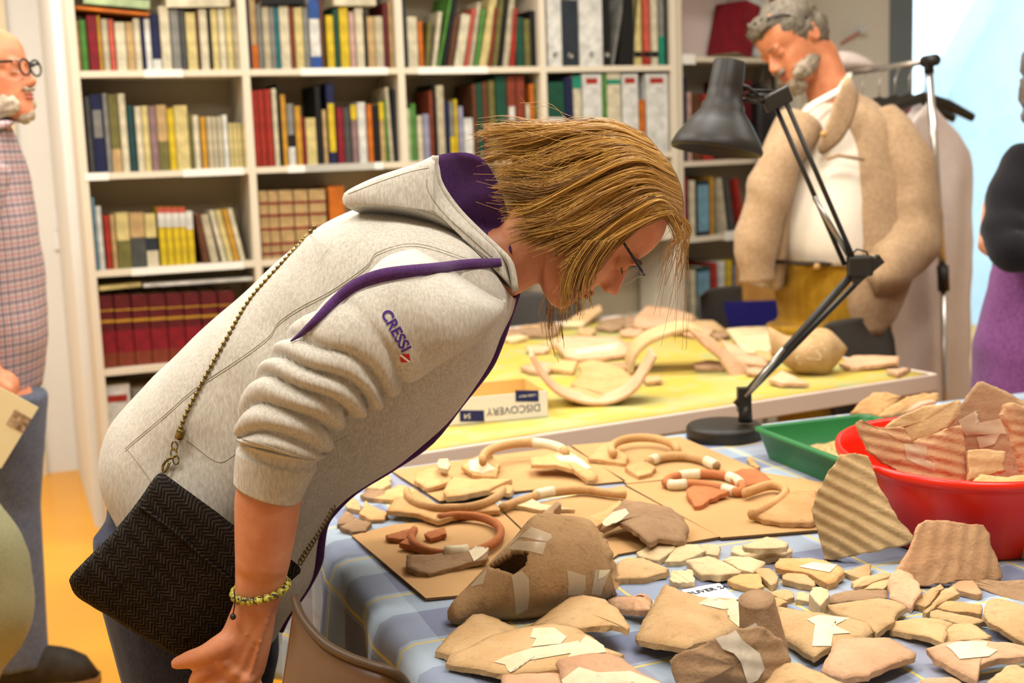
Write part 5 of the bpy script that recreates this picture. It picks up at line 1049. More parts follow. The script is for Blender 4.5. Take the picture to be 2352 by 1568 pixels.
# jeans and shoes
DEN = fabric('dark_denim', (64, 66, 84), (48, 50, 66), (500, 500, 120))
gj = G()
gj.loft([sring(P(a, b, YW), P(c, d, YW), h, 26, .9) for a, b, c, d, h in spline([(280, 1010, 640, 1240, .14), (262, 1120, 610, 1330, .15), (270, 1220, 600, 1420, .155), (310, 1350, 610, 1500, .155)], 8)])
for L in LEGS: gj.tube([L[0], L[1], L[2], L[3], L[4]], [.095, .108, .092, .066, .058], 20)
remesh(gj.make('jeans', DEN, wom), .008, 5)
SHO = mat('shoe_leather', (60, 48, 42), .5)
for L in LEGS: bevel(inflate([L[-1] + V3(p) for p in ((-.07, -.035, -.03), (.05, -.045, -.03), (.15, -.038, -.03), (.185, 0, -.03), (.15, .038, -.03), (.05, .045, -.03), (-.07, .035, -.03))], UPZ, .075, .012, 30, 5).make('shoe', SHO, wom), .001)
# hoodie
HG = fabric('heather_grey', (212, 204, 188), (184, 176, 161), (340, 340, 90), .3)
HGI = fabric('heather_inside', (150, 140, 124), (132, 124, 110))
PUR = fabric('purple_jersey', (92, 56, 108), (76, 44, 90), (400, 400, 400))
def tdisp(t, th, p):
    n = noise.noise(p * 6) * .013 + noise.noise(p * 14 + V3((3, 1, 7))) * .007 + .006 * abs(noise.noise(V3((p.x * 9 - p.z * 12, p.y * 3, p.z * 5 + p.x * 4)))) + noise.noise(V3((p.x * 26 + p.z * 10, p.y * 5, p.z * 16 - p.x * 10))) * .003
    return n * (1 - .6 * t)
rings = []
for i, q in enumerate(spline([(*a[:4], a[4], YW) for a in TOR], 64)):
    r = sring(P(q[0], q[1], q[5]), P(q[2], q[3], q[5]), q[4], 72, .8); c = sum(r, V3()) / 72
    rings.append([p + (p - c).normalized() * (tdisp(i / 63, 0, p) * (.25 + .75 * abs(math.sin(2 * math.pi * k / 72)))) for k, p in enumerate(r)])
tg = G().loft(rings, False); tb = BVHTree.FromPolygons(tg.V, tg.F)
hood_ = tg.make('hoodie', HG, wom); k = hood_.modifiers.new('cloth', 'SOLIDIFY'); k.thickness = .004
def on_t(x, y, lift=.001, bv=None):
    d = ray(x, y).normalized(); h = (bv or tb).ray_cast(EYE, d); return h[0] - d * lift if h[0] else None
SL = [(538, 1103, 690, 1153, .046, 1.575), (541, 1060, 712, 1106, .048, 1.575), (547, 1004, 740, 1052, .05, 1.575), (548, 985, 752, 1034, .057, 1.575), (562, 925, 768, 988, .058, 1.576), (594, 862, 800, 956, .06, 1.58), (640, 800, 855, 935, .063, 1.583), (690, 742, 900, 900, .066, 1.587), (758, 686, 940, 868, .07, 1.592), (832, 636, 1012, 836, .075, 1.605), (888, 592, 1092, 788, .08, 1.625), (950, 572, 1150, 722, .075, 1.665), (1010, 590, 1160, 690, .05, 1.71)]
def fold(t, th, p):
    d = 0.0
    if .16 < t < .74:
        wn = math.sin(math.pi * (t - .16) / .58) ** .6
        ph = t * 12.5 + .5 * math.sin(th + .6) + .34 * math.sin(2 * th + 1.0) + 1.0 * noise.noise(p * 9.5)
        rg = abs(math.sin(math.pi * ph)); amp = .5 + .5 * noise.noise(p * 9 + V3((4, 4, 1))); d += wn * (.021 * (rg ** .6) - .0115) * (.35 + 1.0 * amp)
    if t > .6: d += .004 * noise.noise(p * 16)
    if .13 < t < .165: d -= .0035
    return d
rings = []; NS = 150
for i, q in enumerate(spline(SL, NS)):
    r = sring(P(q[0], q[1], q[5]), P(q[2], q[3], q[5]), q[4], 80, .95); c = sum(r, V3()) / 80
    rings.append([p + (p - c).normalized() * fold(i / (NS - 1), 2 * math.pi * k / 80, p) for k, p in enumerate(r)])
rings = [[(sum(rings[0], V3()) / 80) + (p - sum(rings[0], V3()) / 80) * .93 + (rings[6][k] - rings[0][k]) * .6 for k, p in enumerate(rings[0])]] + [[(rings[0][k] * 1.0) for k in range(80)]] + rings[1:]
sg = G().loft(rings, False); sb = BVHTree.FromPolygons(sg.V, sg.F)
slv = sg.make('sleeve', HG, hood_); slv.modifiers.new('cloth', 'SOLIDIFY').thickness = .003
G().tube(PT([(1010, 640, 1.99), (900, 770, 2.08), (800, 910, 2.08), (750, 1040, 2.04)]), [.085, .075, .065, .055], 20).make('sleeve', HG, hood_)
# hood lying on the back, with the purple lining
near = [(786, 455), (800, 436), (868, 404), (955, 376), (1000, 357), (1004, 385), (1018, 432), (1052, 482), (1100, 532), (1136, 566), (1170, 602), (1180, 640), (1186, 672), (1160, 640), (1120, 590), (1060, 545), (980, 505), (905, 486), (840, 478), (796, 476)]
hs = inflate([P(x, y, 1.745) for x, y in near], (-.1, -1, .35), .034, .06, 90, 9); hs.make('hood', HG, hood_)
hbv = BVHTree.FromPolygons(hs.V, hs.F)
pur = [(990, 368), (1010, 355), (1050, 350), (1085, 353), (1118, 374), (1140, 420), (1155, 470), (1168, 530), (1176, 590), (1182, 640), (1160, 640), (1120, 570), (1060, 510), (1012, 440)]
lg = inflate([P(x, y, 1.79) for x, y in pur], (-.3, -1, .25), -.008, .07, 70, 9); lg.V = [v + V3((0, .014 * math.sin(30 * (v.x + v.z * .7) + 6 * noise.noise(v * 12)) - .01 * noise.noise(v * 20), 0)) for v in lg.V]; lg.make('hood_lining', PUR, hood_)
G().tube([P(x, y, 1.735) for x, y in spline([(1000, 357), (1000, 392), (1016, 434), (1052, 484), (1100, 533), (1140, 570), (1172, 606), (1184, 668)], 30)], [.006] * 30, 8, .8).make('hood_hem', HG, hood_)
G().tube([P(x, y, 1.845) for x, y in spline([(1186, 672), (1164, 738), (1142, 800), (1118, 848), (1058, 924), (988, 1012), (900, 1073), (820, 1122), (772, 1166), (746, 1202), (737, 1250), (731, 1292), (702, 1350), (662, 1408), (642, 1448)], 60)], .0055, 8, 1.2).make('zip_tape', PUR, hood_)
# inside of the open front, seen as a dark flap just behind the zip
flap = [(1180, 690), (1150, 780), (1110, 860), (1050, 935), (985, 1010), (900, 1068), (820, 1118), (770, 1168), (742, 1205), (730, 1290), (690, 1330), (700, 1220), (760, 1130), (880, 1020), (1000, 900), (1080, 800), (1140, 720)]
def seam(L, nm='seam', r=.0013, m=HG, n=60, lift=.0006, bv=None):
    pts = [on_t(x, y, lift, bv) for x, y in spline(L, n)]; pts = [p for p in pts if p]
    if len(pts) > 3: return G().tube(pts, r, 6).make(nm, m, hood_)
SEAM = mat('seam_thread', (172, 162, 144), .9)
for off in (0, 6): seam([(1090, 600 + off), (960, 560 + off), (870, 578 + off), (840, 612 + off), (760, 668 + off), (690, 705 + off), (640, 740 + off), (615, 775 + off), (540, 830 + off), (450, 890 + off), (370, 960 + off), (310, 1010 + off), (288, 1030 + off)], m=SEAM, r=.0006, lift=.0002)
seam([(430, 1010), (500, 1060), (545, 1040)], m=SEAM, r=.0006, lift=.0002); seam([(290, 1028), (330, 1080), (350, 1110)], m=SEAM, r=.0006, lift=.0002); seam([(700, 1060), (760, 1020), (800, 1000)], m=SEAM, r=.0006, lift=.0002)
for L in ([(958, 480), (1010, 500), (1060, 545), (1120, 592)], [(980, 410), (985, 440), (1020, 490), (1080, 545), (1130, 590)], [(800, 445), (870, 418), (940, 395), (985, 385)]): seam(L, m=SEAM, r=.0006, lift=.0002, bv=hbv)
G().tube([P(x, y, 1.6 + .0) if not (on_t(x, y) or on_t(x, y, bv=sb)) else min((q_ for q_ in (on_t(x, y, .002), on_t(x, y, .002, sb)) if q_), key=lambda p: (p - EYE).length) for x, y in spline([(556, 1008), (600, 1020), (680, 1046), (722, 1056)], 30)], .0006, 6).make('seam', SEAM, hood_)
def near_hit(x, y, lift=.001):
    c = [q_ for q_ in (on_t(x, y, lift), on_t(x, y, lift, sb), on_t(x, y, lift, hbv)) if q_]
    return min(c, key=lambda p: (p - EYE).length) if c else P(x, y, 1.7)
rp = spline([(1152, 602, 9), (1137, 604, 11), (1080, 606, 12), (1000, 616, 13), (930, 624, 15), (870, 634, 16), (815, 655, 14), (770, 690, 12), (735, 725, 10), (700, 760, 8), (668, 783, 2)], 60)
V, F = [], []
for i, (x, y, w_) in enumerate(rp):
    a = rp[max(0, i - 1)]; b = rp[min(59, i + 1)]; dx, dy = b[0] - a[0], b[1] - a[1]; L = math.hypot(dx, dy); nx, ny = -dy / L, dx / L
    d_ = min((near_hit(x + nx * w_ * t, y + ny * w_ * t, .004) - EYE).length for t in (-1, 0, 1))
    for t in (-1, 0, 1): rr = ray(x + nx * w_ * t, y + ny * w_ * t).normalized(); V.append(EYE + rr * (d_ - (.002 if t == 0 else 0)))
for i in range(59):
    for k in (0, 1): F.append((i * 3 + k, i * 3 + k + 1, i * 3 + k + 4, i * 3 + k + 3))
V = [V3(v) for v in V]
for _ in range(3):
    for i in range(1, 59):
        for k in range(3): V[i * 3 + k] = V[i * 3 + k] * .5 + (V[i * 3 - 3 + k] + V[i * 3 + 3 + k]) * .25
mesh('drawstring', V, F, PUR, hood_).modifiers.new('s', 'SOLIDIFY').thickness = .002
# embroidered lettering and flag on the sleeve
PRT = mat('purple_thread', (78, 44, 132), .7); RDT = mat('red_thread', (206, 30, 30), .7); WHT = mat('white_thread', (250, 246, 240), .7)
ca, cb_ = P(888, 722, 1.52), P(934, 806, 1.52); 
def hs_(p):
    d = (V3(p) - EYE).normalized(); h = sb.ray_cast(EYE, d); return h[0] - d * .0012 if h[0] else V3(p)
wd = (cb_ - ca); nn = V3((0, -1, .1))
text('lettering', 'CRESSI', .0185, PRT, ca.lerp(cb_, .45), wd, nn, hood_, hit=hs_, bold=.00045)
fl_ = [(918, 814), (940, 812), (943, 832), (921, 832)]
def patch(px, m, nm, lift):
    V = []; n_ = 6
    for i in range(n_ + 1):
        for j in range(n_ + 1):
            u, v = i / n_, j / n_; x = (px[0][0] * (1 - u) + px[1][0] * u) * (1 - v) + (px[3][0] * (1 - u) + px[2][0] * u) * v; y = (px[0][1] * (1 - u) + px[1][1] * u) * (1 - v) + (px[3][1] * (1 - u) + px[2][1] * u) * v
            d = ray(x, y).normalized(); h = sb.ray_cast(EYE, d); V.append((h[0] if h[0] else P(x, y, 1.53)) - d * lift)
    return mesh(nm, V, [(i * (n_ + 1) + j, (i + 1) * (n_ + 1) + j, (i + 1) * (n_ + 1) + j + 1, i * (n_ + 1) + j + 1) for i in range(n_) for j in range(n_)], m, hood_)
patch(fl_, RDT, 'flag_emblem', .0012); patch([(917, 816), (921, 813), (943, 830), (939, 833)], WHT, 'flag_stripe', .002)
# hair
HK = lambda L: cv(950, 250, 2.851, L)
GD = [([(1500, 160), (1250, 70), (950, 110), (700, 95), (480, 130)], .012), ([(1560, 225), (1300, 112), (1000, 135), (750, 190), (460, 250)], .03), ([(1620, 300), (1350, 195), (1050, 220), (800, 300), (530, 340)], .05), ([(1670, 360), (1400, 260), (1100, 340), (850, 440), (565, 440)], .064), ([(1710, 430), (1450, 310), (1150, 430), (860, 570), (590, 570)], .074), ([(1738, 500), (1480, 395), (1170, 510), (870, 650), (610, 700)], .08), ([(1752, 560), (1500, 470), (1220, 570), (920, 740), (650, 830)], .084), ([(1757, 620), (1550, 530), (1310, 630), (1070, 770), (740, 850)], .086), ([(1757, 680), (1600, 580), (1370, 690), (1150, 840), (990, 960)], .087), ([(1756, 716), (1630, 640), (1430, 730), (1210, 900), (1040, 1060)], .087), ([(1754, 742), (1690, 690), (1520, 745), (1280, 880), (1080, 1010), (1000, 1190), (985, 1370)], .086)]
GS = [spline(HK(L), 16) for L, _ in GD]; WS = [w_ for _, w_ in GD]
YH = 1.82
def strand(t, side=1, out=0.0, jx=0, jy=0, frz=0.0, n=16, ln=1.0):
    k = min(int(t), len(GS) - 2); f = t - k; pts = []
    for i in range(n):
        s_ = i / (n - 1) * ln; j = s_ * 15; j0 = min(int(j), 14); fj = j - j0
        a = [GS[k][j0][c] * (1 - fj) + GS[k][j0 + 1][c] * fj for c in (0, 1)]; b = [GS[k + 1][j0][c] * (1 - fj) + GS[k + 1][j0 + 1][c] * fj for c in (0, 1)]
        x, y = a[0] * (1 - f) + b[0] * f, a[1] * (1 - f) + b[1] * f; w_ = (WS[k] * (1 - f) + WS[k + 1] * f) * (math.sin(min(1, .12 + s_ * 2.4) * math.pi / 2)) * (1 - .12 * s_)
        x += jx * s_ * s_ + frz * noise.noise(V3((t * 7, s_ * 3, jx))) * s_; y += jy * s_ * s_ + frz * noise.noise(V3((t * 7 + 50, s_ * 3, jy))) * s_
        pts.append(P(x, y, YH - side * (w_ + out * (.4 + .6 * s_))))
    return pts
HB = mat('hair_base', (140, 100, 48), .6, (112, 78, 38), 40)
for sd in (1, -1):
    V = [p for i in range(51) for p in strand(i / 50 * (len(GS) - 1.001), sd, -.02, ln=.9)]
    V = [v + V3((0, sd * .003 * noise.noise(v * 60), 0)) for v in V]
    o = mesh('hair_cap', V, [(i * 16 + j, (i + 1) * 16 + j, (i + 1) * 16 + j + 1, i * 16 + j + 1) for i in range(50) for j in range(15)], HB, wom); k = o.modifiers.new('s', 'SOLIDIFY'); k.thickness = .006; k.offset = 0
def hairmat(n, c, c2):
    q = NT(n); q.b.inputs['Roughness'].default_value = .38; q.b.inputs['Specular IOR Level'].default_value = .45; q.link(q.mix(q.noise(30, 3), rgba(c), rgba(c2)), q.b.inputs['Base Color']); return q.m
HM = [hairmat('hair_gold', (206, 158, 74), (184, 134, 58)), hairmat('hair_mid', (168, 122, 58), (148, 104, 48)), hairmat('hair_dark', (118, 82, 40), (96, 66, 34))]
cu = bpy.data.curves.new('hair', 'CURVE'); cu.dimensions = '3D'; cu.bevel_depth = .001; cu.bevel_resolution = 0; cu.resolution_u = 1
for m_ in HM: cu.materials.append(m_)
def addspl(pts, mi, r0=1.0, r1=.35):
    s_ = cu.splines.new('POLY'); s_.points.add(len(pts) - 1); base = WL[wom.name]
    for i, p in enumerate(pts):
        q = p - base; s_.points[i].co = (q.x, q.y, q.z, 1); s_.points[i].radius = r0 + (r1 - r0) * i / (len(pts) - 1)
    s_.material_index = mi
rnd = random.Random(3)
def lock(t, tc, side, out, cjx, cjy, jx, jy, frz, ln, n=18):
    """one hair: it drifts towards the middle of its lock as it nears the tip"""
    A = [strand(t + (tc - t) * .82 * (i / (n - 1)) ** 1.4, side, out, cjx + jx, cjy + jy, frz, 2, 1) for i in ()]
    pts = []
    for i in range(n):
        s_ = i / (n - 1); te = max(0, min(len(GS) - 1.002, t + (tc - t) * .85 * s_ ** 1.3))
        k = int(te); f = te - k; j = s_ * ln * 15; j = min(j, 15.6); j0 = min(int(j), 14); fj = j - j0
        q = [GS[k][j0][c] * (1 - f) * (1 - fj) + GS[k][j0 + 1][c] * (1 - f) * fj + GS[k + 1][j0][c] * f * (1 - fj) + GS[k + 1][j0 + 1][c] * f * fj for c in (0, 1)]
        w_ = (WS[k] * (1 - f) + WS[k + 1] * f) * math.sin(min(1, .12 + s_ * ln * 2.4) * math.pi / 2) * (1 - .12 * s_)
        x = q[0] + (cjx + jx) * s_ ** 2 + frz * noise.noise(V3((t * 9, s_ * 3.5, jx))) * s_; y = q[1] + (cjy + jy) * s_ ** 2 + frz * noise.noise(V3((t * 9 + 50, s_ * 3.5, jy))) * s_
        pts.append(P(x, y, YH - side * (w_ + out * (.4 + .6 * s_) + .006 * math.sin(tc * 40) * math.sin(math.pi * min(1, s_ * 1.2)))))
    return pts
NL = 74
LK = [dict(tc=(i + .5 + rnd.uniform(-.3, .3)) / NL * (len(GS) - 1.01), jx=rnd.gauss(0, 20), jy=rnd.gauss(6, 18), ln=rnd.uniform(.8, 1.05), out=rnd.gauss(.001, .0035), tone=rnd.random()) for i in range(NL)]
for i in range(4200):
    t = rnd.random() * (len(GS) - 1.001); c = min(LK, key=lambda c: abs(c['tc'] - t) + rnd.random() * .12)
    r = c['tone'] * .7 + rnd.random() * .45; mi = 0 if r > .62 else 1 if r > .3 else 2
    addspl(lock(t, c['tc'], 1, c['out'] + rnd.uniform(-.004, .004), c['jx'], c['jy'], rnd.gauss(0, 5), rnd.gauss(0, 5), rnd.uniform(0, 20), c['ln'] * rnd.uniform(.82, 1.04)), mi, rnd.uniform(.7, 1.2), .25)
for i in range(240):                     # fly away hairs crossing the locks
    t = rnd.random() * (len(GS) - 1.001); addspl(lock(t, t + rnd.uniform(-.9, .9), 1, rnd.uniform(.002, .009), 0, 0, rnd.gauss(0, 30), rnd.gauss(0, 30), 36, rnd.uniform(.6, 1.04)), rnd.choice((0, 0, 1)), .6, .2)
for i in range(140):                     # the wispy ends over the hood
    t = rnd.uniform(0, 4.5); addspl(strand(t, 1, rnd.uniform(-.03, .004), rnd.gauss(-4, 14), rnd.gauss(14, 26), 40, 16, rnd.uniform(.85, 1.0)), rnd.choice((0, 0, 1)), .6, .2)
for i in range(500): addspl(strand(rnd.random() * 10.9, -1, rnd.uniform(-.004, .006), rnd.gauss(0, 14), rnd.gauss(0, 14), 20, 10, rnd.uniform(.8, 1.03)), rnd.choice((0, 1, 1, 2)), 1.1)
for i in range(80):                      # thin strands hanging free from the forehead
    x0 = rnd.uniform(1690, 1790); y0 = 700 + (1790 - x0) * .55; x1 = x0 + rnd.uniform(-130, 40); e_ = rnd.uniform(1000, 1620) if rnd.random() < .3 else rnd.uniform(850, 1200)
    L = HK([(x0 - 60, y0 - 60), (x0 + rnd.uniform(0, 40), y0 + 90), ((x0 + x1) / 2 + rnd.uniform(-20, 50), (y0 + e_) / 2), (x1, e_)])
    yy = YH - rnd.uniform(-.06, .08); addspl([P(x, y, yy) for x, y in spline(L, 14)], rnd.choice((0, 1, 1)), .45, .2)
for i in range(60):
    x0 = rnd.uniform(960, 1180); L = HK([(x0 + 160, 860), (x0 + 60, 1000), (x0 + rnd.uniform(-20, 20), 1150), (x0 + rnd.uniform(-40, 30), rnd.uniform(1200, 1390))]); yy = YH - .088 - rnd.uniform(0, .01); addspl([P(x, y, yy) for x, y in spline(L, 12)], rnd.choice((0, 1, 2)), .7, .25)
hr = bpy.data.objects.new('hair', cu); C.objects.link(hr); hr.parent = wom; hr['kind'] = 'stuff'; WL[hr.name] = WL[wom.name]
# glasses
GLS = mat('spectacle_frame', (34, 36, 48), .35)
gl = G()
for s_ in (-1, 1): gl.tube([FW_(s_ * .0735, -.03, .122), FW_(s_ * .0735, .03, .127), FW_(s_ * .07, .09, .129), FW_(s_ * .062, .097, .128)], [.0022, .0028, .0034, .003], 6, .6)
gl.tube([FW_(-.062, .098, .128), FW_(-.03, .103, .131), FW_(-.01, .105, .126), FW_(.01, .105, .126), FW_(.03, .103, .131), FW_(.062, .098, .128)], .0018, 6)
glo = gl.make('glasses', GLS, wom)
lq = NT('lens'); lq.b.inputs['Base Color'].default_value = (1, 1, 1, 1); lq.b.inputs['Roughness'].default_value = .05; lq.b.inputs['Alpha'].default_value = .1; lq.b.inputs['Specular IOR Level'].default_value = .9
for s_ in (-1, 1): inflate([FW_(s_ * (.034 + .027 * math.cos(a)), .1 - .003 * math.cos(a), .113 + .019 * math.sin(a)) for a in [2 * math.pi * k / 14 for k in range(14)]], FW_.f, .002, 0, 24, 3).make('lens', lq.m, glo)
# bracelet
br = bpy.data.objects.new('bracelet', bpy.data.meshes.new('bracelet')); C.objects.link(br); br.parent = wom; WL[br.name] = WL[wom.name]
bq_ = NT('yellow_stone'); bq_.b.inputs['Roughness'].default_value = .25
rn = bq_.n('ObjectInfo').outputs['Random']; bvec = bq_.n('VectorMath', operation='ADD', i_0=bq_.obj(), i_1=bq_.n('CombineXYZ', i_X=bq_.math('MULTIPLY', rn, 5.0)).outputs[0]).outputs[0]
bq_.link(bq_.mix(bq_.ramp(bq_.noise(150, 3, bvec), .5, .58), bq_.mix(rn, rgba((222, 208, 84)), rgba((186, 172, 72))), rgba((52, 48, 34))), bq_.b.inputs['Base Color']); BDM = bq_.m
cB = P(598, 1352, 1.572); rx = P(656, 1352, 1.572).x - cB.x + .002; bead = None
pts = [cB + V3((rx * math.cos(a), .8 * rx * math.sin(a), .004 * math.cos(a) - .006 * -math.sin(a) * 1)) for a in [2 * math.pi * k / 21 for k in range(21)]]
cord = G().tube(pts + [pts[0]], .0012, 5).make('x', BLK, wom); br.data = cord.data; bpy.data.objects.remove(cord)
b0 = G().ball((0, 0, 0), .0056, None, 14, 9)
for i, p in enumerate(pts):
    if i == 0: bead = b0.make('bead', BDM, None, loc=V3((0, 0, 0))); bm_ = bead.data
    else: bead = bead.copy(); C.objects.link(bead)
    bead.parent = br; bead.location = p - WL[br.name]
G().tube([P(537, 1350, 1.55), P(540, 1380, 1.548), P(535, 1412, 1.549)], .0008, 5).add(*(lambda q: (q.V, q.F))(G().ball(P(535, 1416, 1.549), .004))).make('bracelet_tail', BLK, wom)
# ------------------------------------------------------------------ her handbag on its bead chain
hq = NT('herringbone'); hq.b.inputs['Roughness'].default_value = .95; hq.b.inputs['Specular IOR Level'].default_value = .08
sx = hq.n('SeparateXYZ', i_0=hq.scale((1, 1, 1), rot=(0, math.radians(38), 0)))
zz = hq.math('PINGPONG', hq.math('MULTIPLY', sx.outputs[0], 1.0), .0095); st = hq.math('FRACT', hq.math('MULTIPLY', hq.math('ADD', sx.outputs[2], zz), 165.0))
hb = hq.math('GREATER_THAN', st, .5); hq.link(hq.mix(hq.math('MULTIPLY', hb, hq.ramp(hq.noise(120, 3), .3, .6)), rgba((26, 23, 21)), rgba((66, 58, 50))), hq.b.inputs['Base Color']); hq.bump(st, .4, .002)
bag = empty('handbag', P(400, 1508, 1.63), 'black herringbone cloth handbag hanging at the hip of the bending woman', 'handbag')
bo_ = [(372, 1084), (384, 1092), (470, 1155), (560, 1222), (685, 1298), (668, 1335), (600, 1400), (520, 1462), (440, 1500), (408, 1508), (330, 1466), (250, 1415), (178, 1372), (162, 1342), (163, 1322), (200, 1282), (250, 1232), (310, 1160), (355, 1096)]
bgm = inflate([P(x, y, 1.622) for x, y in bo_], (0, -1, .12), .02, .02, 120, 12, pw=.42, flat=1.6)
for i, v in enumerate(bgm.V): bgm.V[i] = v + V3((0, .0025 * noise.noise(v * 22) + .0012 * noise.noise(v * 60), 0))
bgm.make('body', hq.m, bag)
bgb = BVHTree.FromPolygons(bgm.V, bgm.F)
pts = [on_t(x, y, .0012, bgb) for x, y in spline([(318, 1160), (400, 1220), (480, 1290), (560, 1355), (610, 1390)], 40)]
G().tube([p for p in pts if p], .0022, 6).make('flap_seam', hq.m, bag)
BRS = mat('antique_brass', (150, 128, 66), .3, (96, 80, 40), 200, metal=.8)
strap = G().tube([near_hit(x, y, .0035) for x, y in spline([(722, 522), (690, 560), (640, 612), (572, 690), (520, 778), (470, 868), (430, 945), (412, 985)], 50)], .0009, 5).make('strap', BRS, bag)
path = spline([(722, 522), (690, 558), (640, 612), (572, 690), (520, 778), (470, 868), (430, 945), (414, 985)], 400)
bd = G().ball((0, 0, 0), .0033, None, 10, 7).make('bead', BRS, None, loc=V3((0, 0, 0))); first = True; last = None
for x, y in path:
    p = near_hit(x, y, .0035)
    if last and (p - last).length < .0078: continue
    b = bd if first else bd.copy()
    if not first: C.objects.link(b)
    first = False; b.parent = strap; b.location = p - WL[strap.name]; last = p
hk = [(405, 1000), (404, 1022), (396, 1036), (402, 1052), (388, 1062), (374, 1076)]
bevel(G().lathe([(.0055, 0), (.006, .003), (.006, .011), (.0055, .014)], near_hit(410, 1008, .006), (P(412, 985, 1.6) - P(400, 1020, 1.6)), 14).make('chain_end', BRS, bag), .001)
for i, (x, y) in enumerate([(401, 1024), (399, 1040), (404, 1056)]):
    c = near_hit(x, y, .007); G().tube([c + V3((.004 * math.cos(a), .002 * (i % 2) * math.sin(a), .006 * math.sin(a))) for a in [2 * math.pi * k / 12 for k in range(13)]], .0011, 6).make('chain_link', BRS, bag)
G().tube([near_hit(x, y, .008) for x, y in spline([(398, 1050), (384, 1056), (374, 1070), (376, 1084), (384, 1076), (390, 1060)], 16)], .0018, 8).make('snap_hook', BRS, bag)
G().tube([near_hit(x, y, .008) for x, y in ((386, 1060), (378, 1054))], .0012, 6).make('hook_lever', STL, bag)
for i in range(16):
    f = i / 15; x, y = 690 + 75 * f, 1290 - 125 * f; c = near_hit(x, y, .006); G().tube([c + V3((.003 * math.cos(a), 0, .005 * math.sin(a))) for a in [2 * math.pi * k / 8 for k in range(9)]], .0011, 5).make('chain_link', BRS, bag)
# ------------------------------------------------------------------ chairs
def chair(loc, rz, m, label, back=None, seat_h=.45):
    c = empty('chair', loc, label, 'chair', None); R = Matrix.Rotation(rz, 3, 'Z'); q = lambda x, y, z: V3(loc) + R @ V3((x, y, z))
    g = G(); n = 12; rows = [(.0, .44), (.03, .62), (.05, .74), (.065, .80), (.068, .815)]
    V = []
    for d in (0, .012):
        for (dy, z), hw in zip(rows, (.17, .21, .215, .2, .17)):
            for i in range(n + 1):
                u = -1 + 2 * i / n; V.append(q(u * hw, .2 + dy - .06 * u * u + d, z - (.012 * abs(u) ** 4 if z > .8 else 0)))
    W2 = n + 1; k0 = len(rows) * W2; F = []
    for r in range(len(rows) - 1):
        for i in range(n):
            a = r * W2 + i; F += [(a, a + 1, a + 1 + W2, a + W2), (k0 + a, k0 + a + W2, k0 + a + 1 + W2, k0 + a + 1)]
    per = [i for i in range(W2)] + [r * W2 + n for r in range(1, len(rows))] + [(len(rows) - 1) * W2 + i for i in range(n - 1, -1, -1)] + [r * W2 for r in range(len(rows) - 2, 0, -1)]
    F += [(per[i], per[(i + 1) % len(per)], k0 + per[(i + 1) % len(per)], k0 + per[i]) for i in range(len(per))]
    G().add(V, F).make('backrest', m, c)
    bevel(G().box(q(0, 0, seat_h), R @ V3((.21, 0, 0)), R @ V3((0, .21, 0)), V3((0, 0, .012))).make('seat', m, c, smooth=False), .01)
    for x in (-.18, .18):
        for y in (-.18, .2): G().tube([q(x, y, seat_h - .012), q(x * 1.12, y * 1.1, 0)], .011, 8).make('leg', STL, c)
    return c
DKP = mat('dark_grey_plastic', (70, 66, 60), .55); BRP = mat('brown_plastic', (112, 78, 44), .35, (96, 64, 36), 5, spec=.5)
cy = 4.25
a = P(1995, 760, 4.02); chair((a.x + .07, 3.74, 0), .8, DKP, 'dark grey chair at the right end behind the far table')
a = P(1772, 690, 4.75); chair((a.x + .02, 4.75, 0), .7, DKP, 'dark grey chair between the mustard trousers and the bookshelf')
a = P(1245, 715, 4.9); chair((a.x, 4.74, 0), .25, DKP, 'dark grey chair behind the far table under the chin of the bending woman')
# brown shell chair in the foreground, its back turned to us
fc = empty('chair', (P(800, 1500, 1.3).x, 1.38, 0), 'brown plastic shell chair in front of the plaid cloth at the bottom of the photo', 'chair')
rimL = [(676, 1372, 1.50), (690, 1410, 1.47), (716, 1448, 1.44), (752, 1482, 1.41), (800, 1508, 1.38), (850, 1526, 1.36), (895, 1540, 1.35), (925, 1560, 1.36), (945, 1600, 1.38)]
V, F = [], []; NR_ = 40; NZ = 10
for i, (x, y, Y) in enumerate(spline(rimL, NR_)):
    p = P(x, y, Y); 
    for j in range(NZ + 1):
        f = j / NZ; tgt = V3((fc.location.x - .1 + .16 * (i / NR_ - .5), 1.42, .46)); q = p.lerp(tgt, f * f * .4 + f * .6) + V3((.01 * math.sin(f * 3.1), -.035 * math.sin(f * 3.1), 0)); V.append(q)
for i in range(NR_ - 1):
    for j in range(NZ): F.append((i * (NZ + 1) + j, (i + 1) * (NZ + 1) + j, (i + 1) * (NZ + 1) + j + 1, i * (NZ + 1) + j + 1))
o = G().add(V, F).make('backrest', BRP, fc); o.modifiers.new('s', 'SOLIDIFY').thickness = .006
G().tube([P(*p) for p in spline(rimL, 40)], .0055, 8).make('rim', mat('brown_rim', (84, 66, 48), .4), fc)
bevel(G().box(V3((fc.location.x - .13, 1.52, .45)), V3((.2, .06, 0)), V3((-.05, .18, 0)), V3((0, 0, .012))).make('seat', BRP, fc, smooth=False), .01)
for x in (-.28, .04):
    for y in (.0, .3): G().tube([V3((fc.location.x + x, 1.38 + y, .44)), V3((fc.location.x + x * 1.15, 1.38 + y * 1.05, 0))], .011, 8).make('leg', STL, fc)
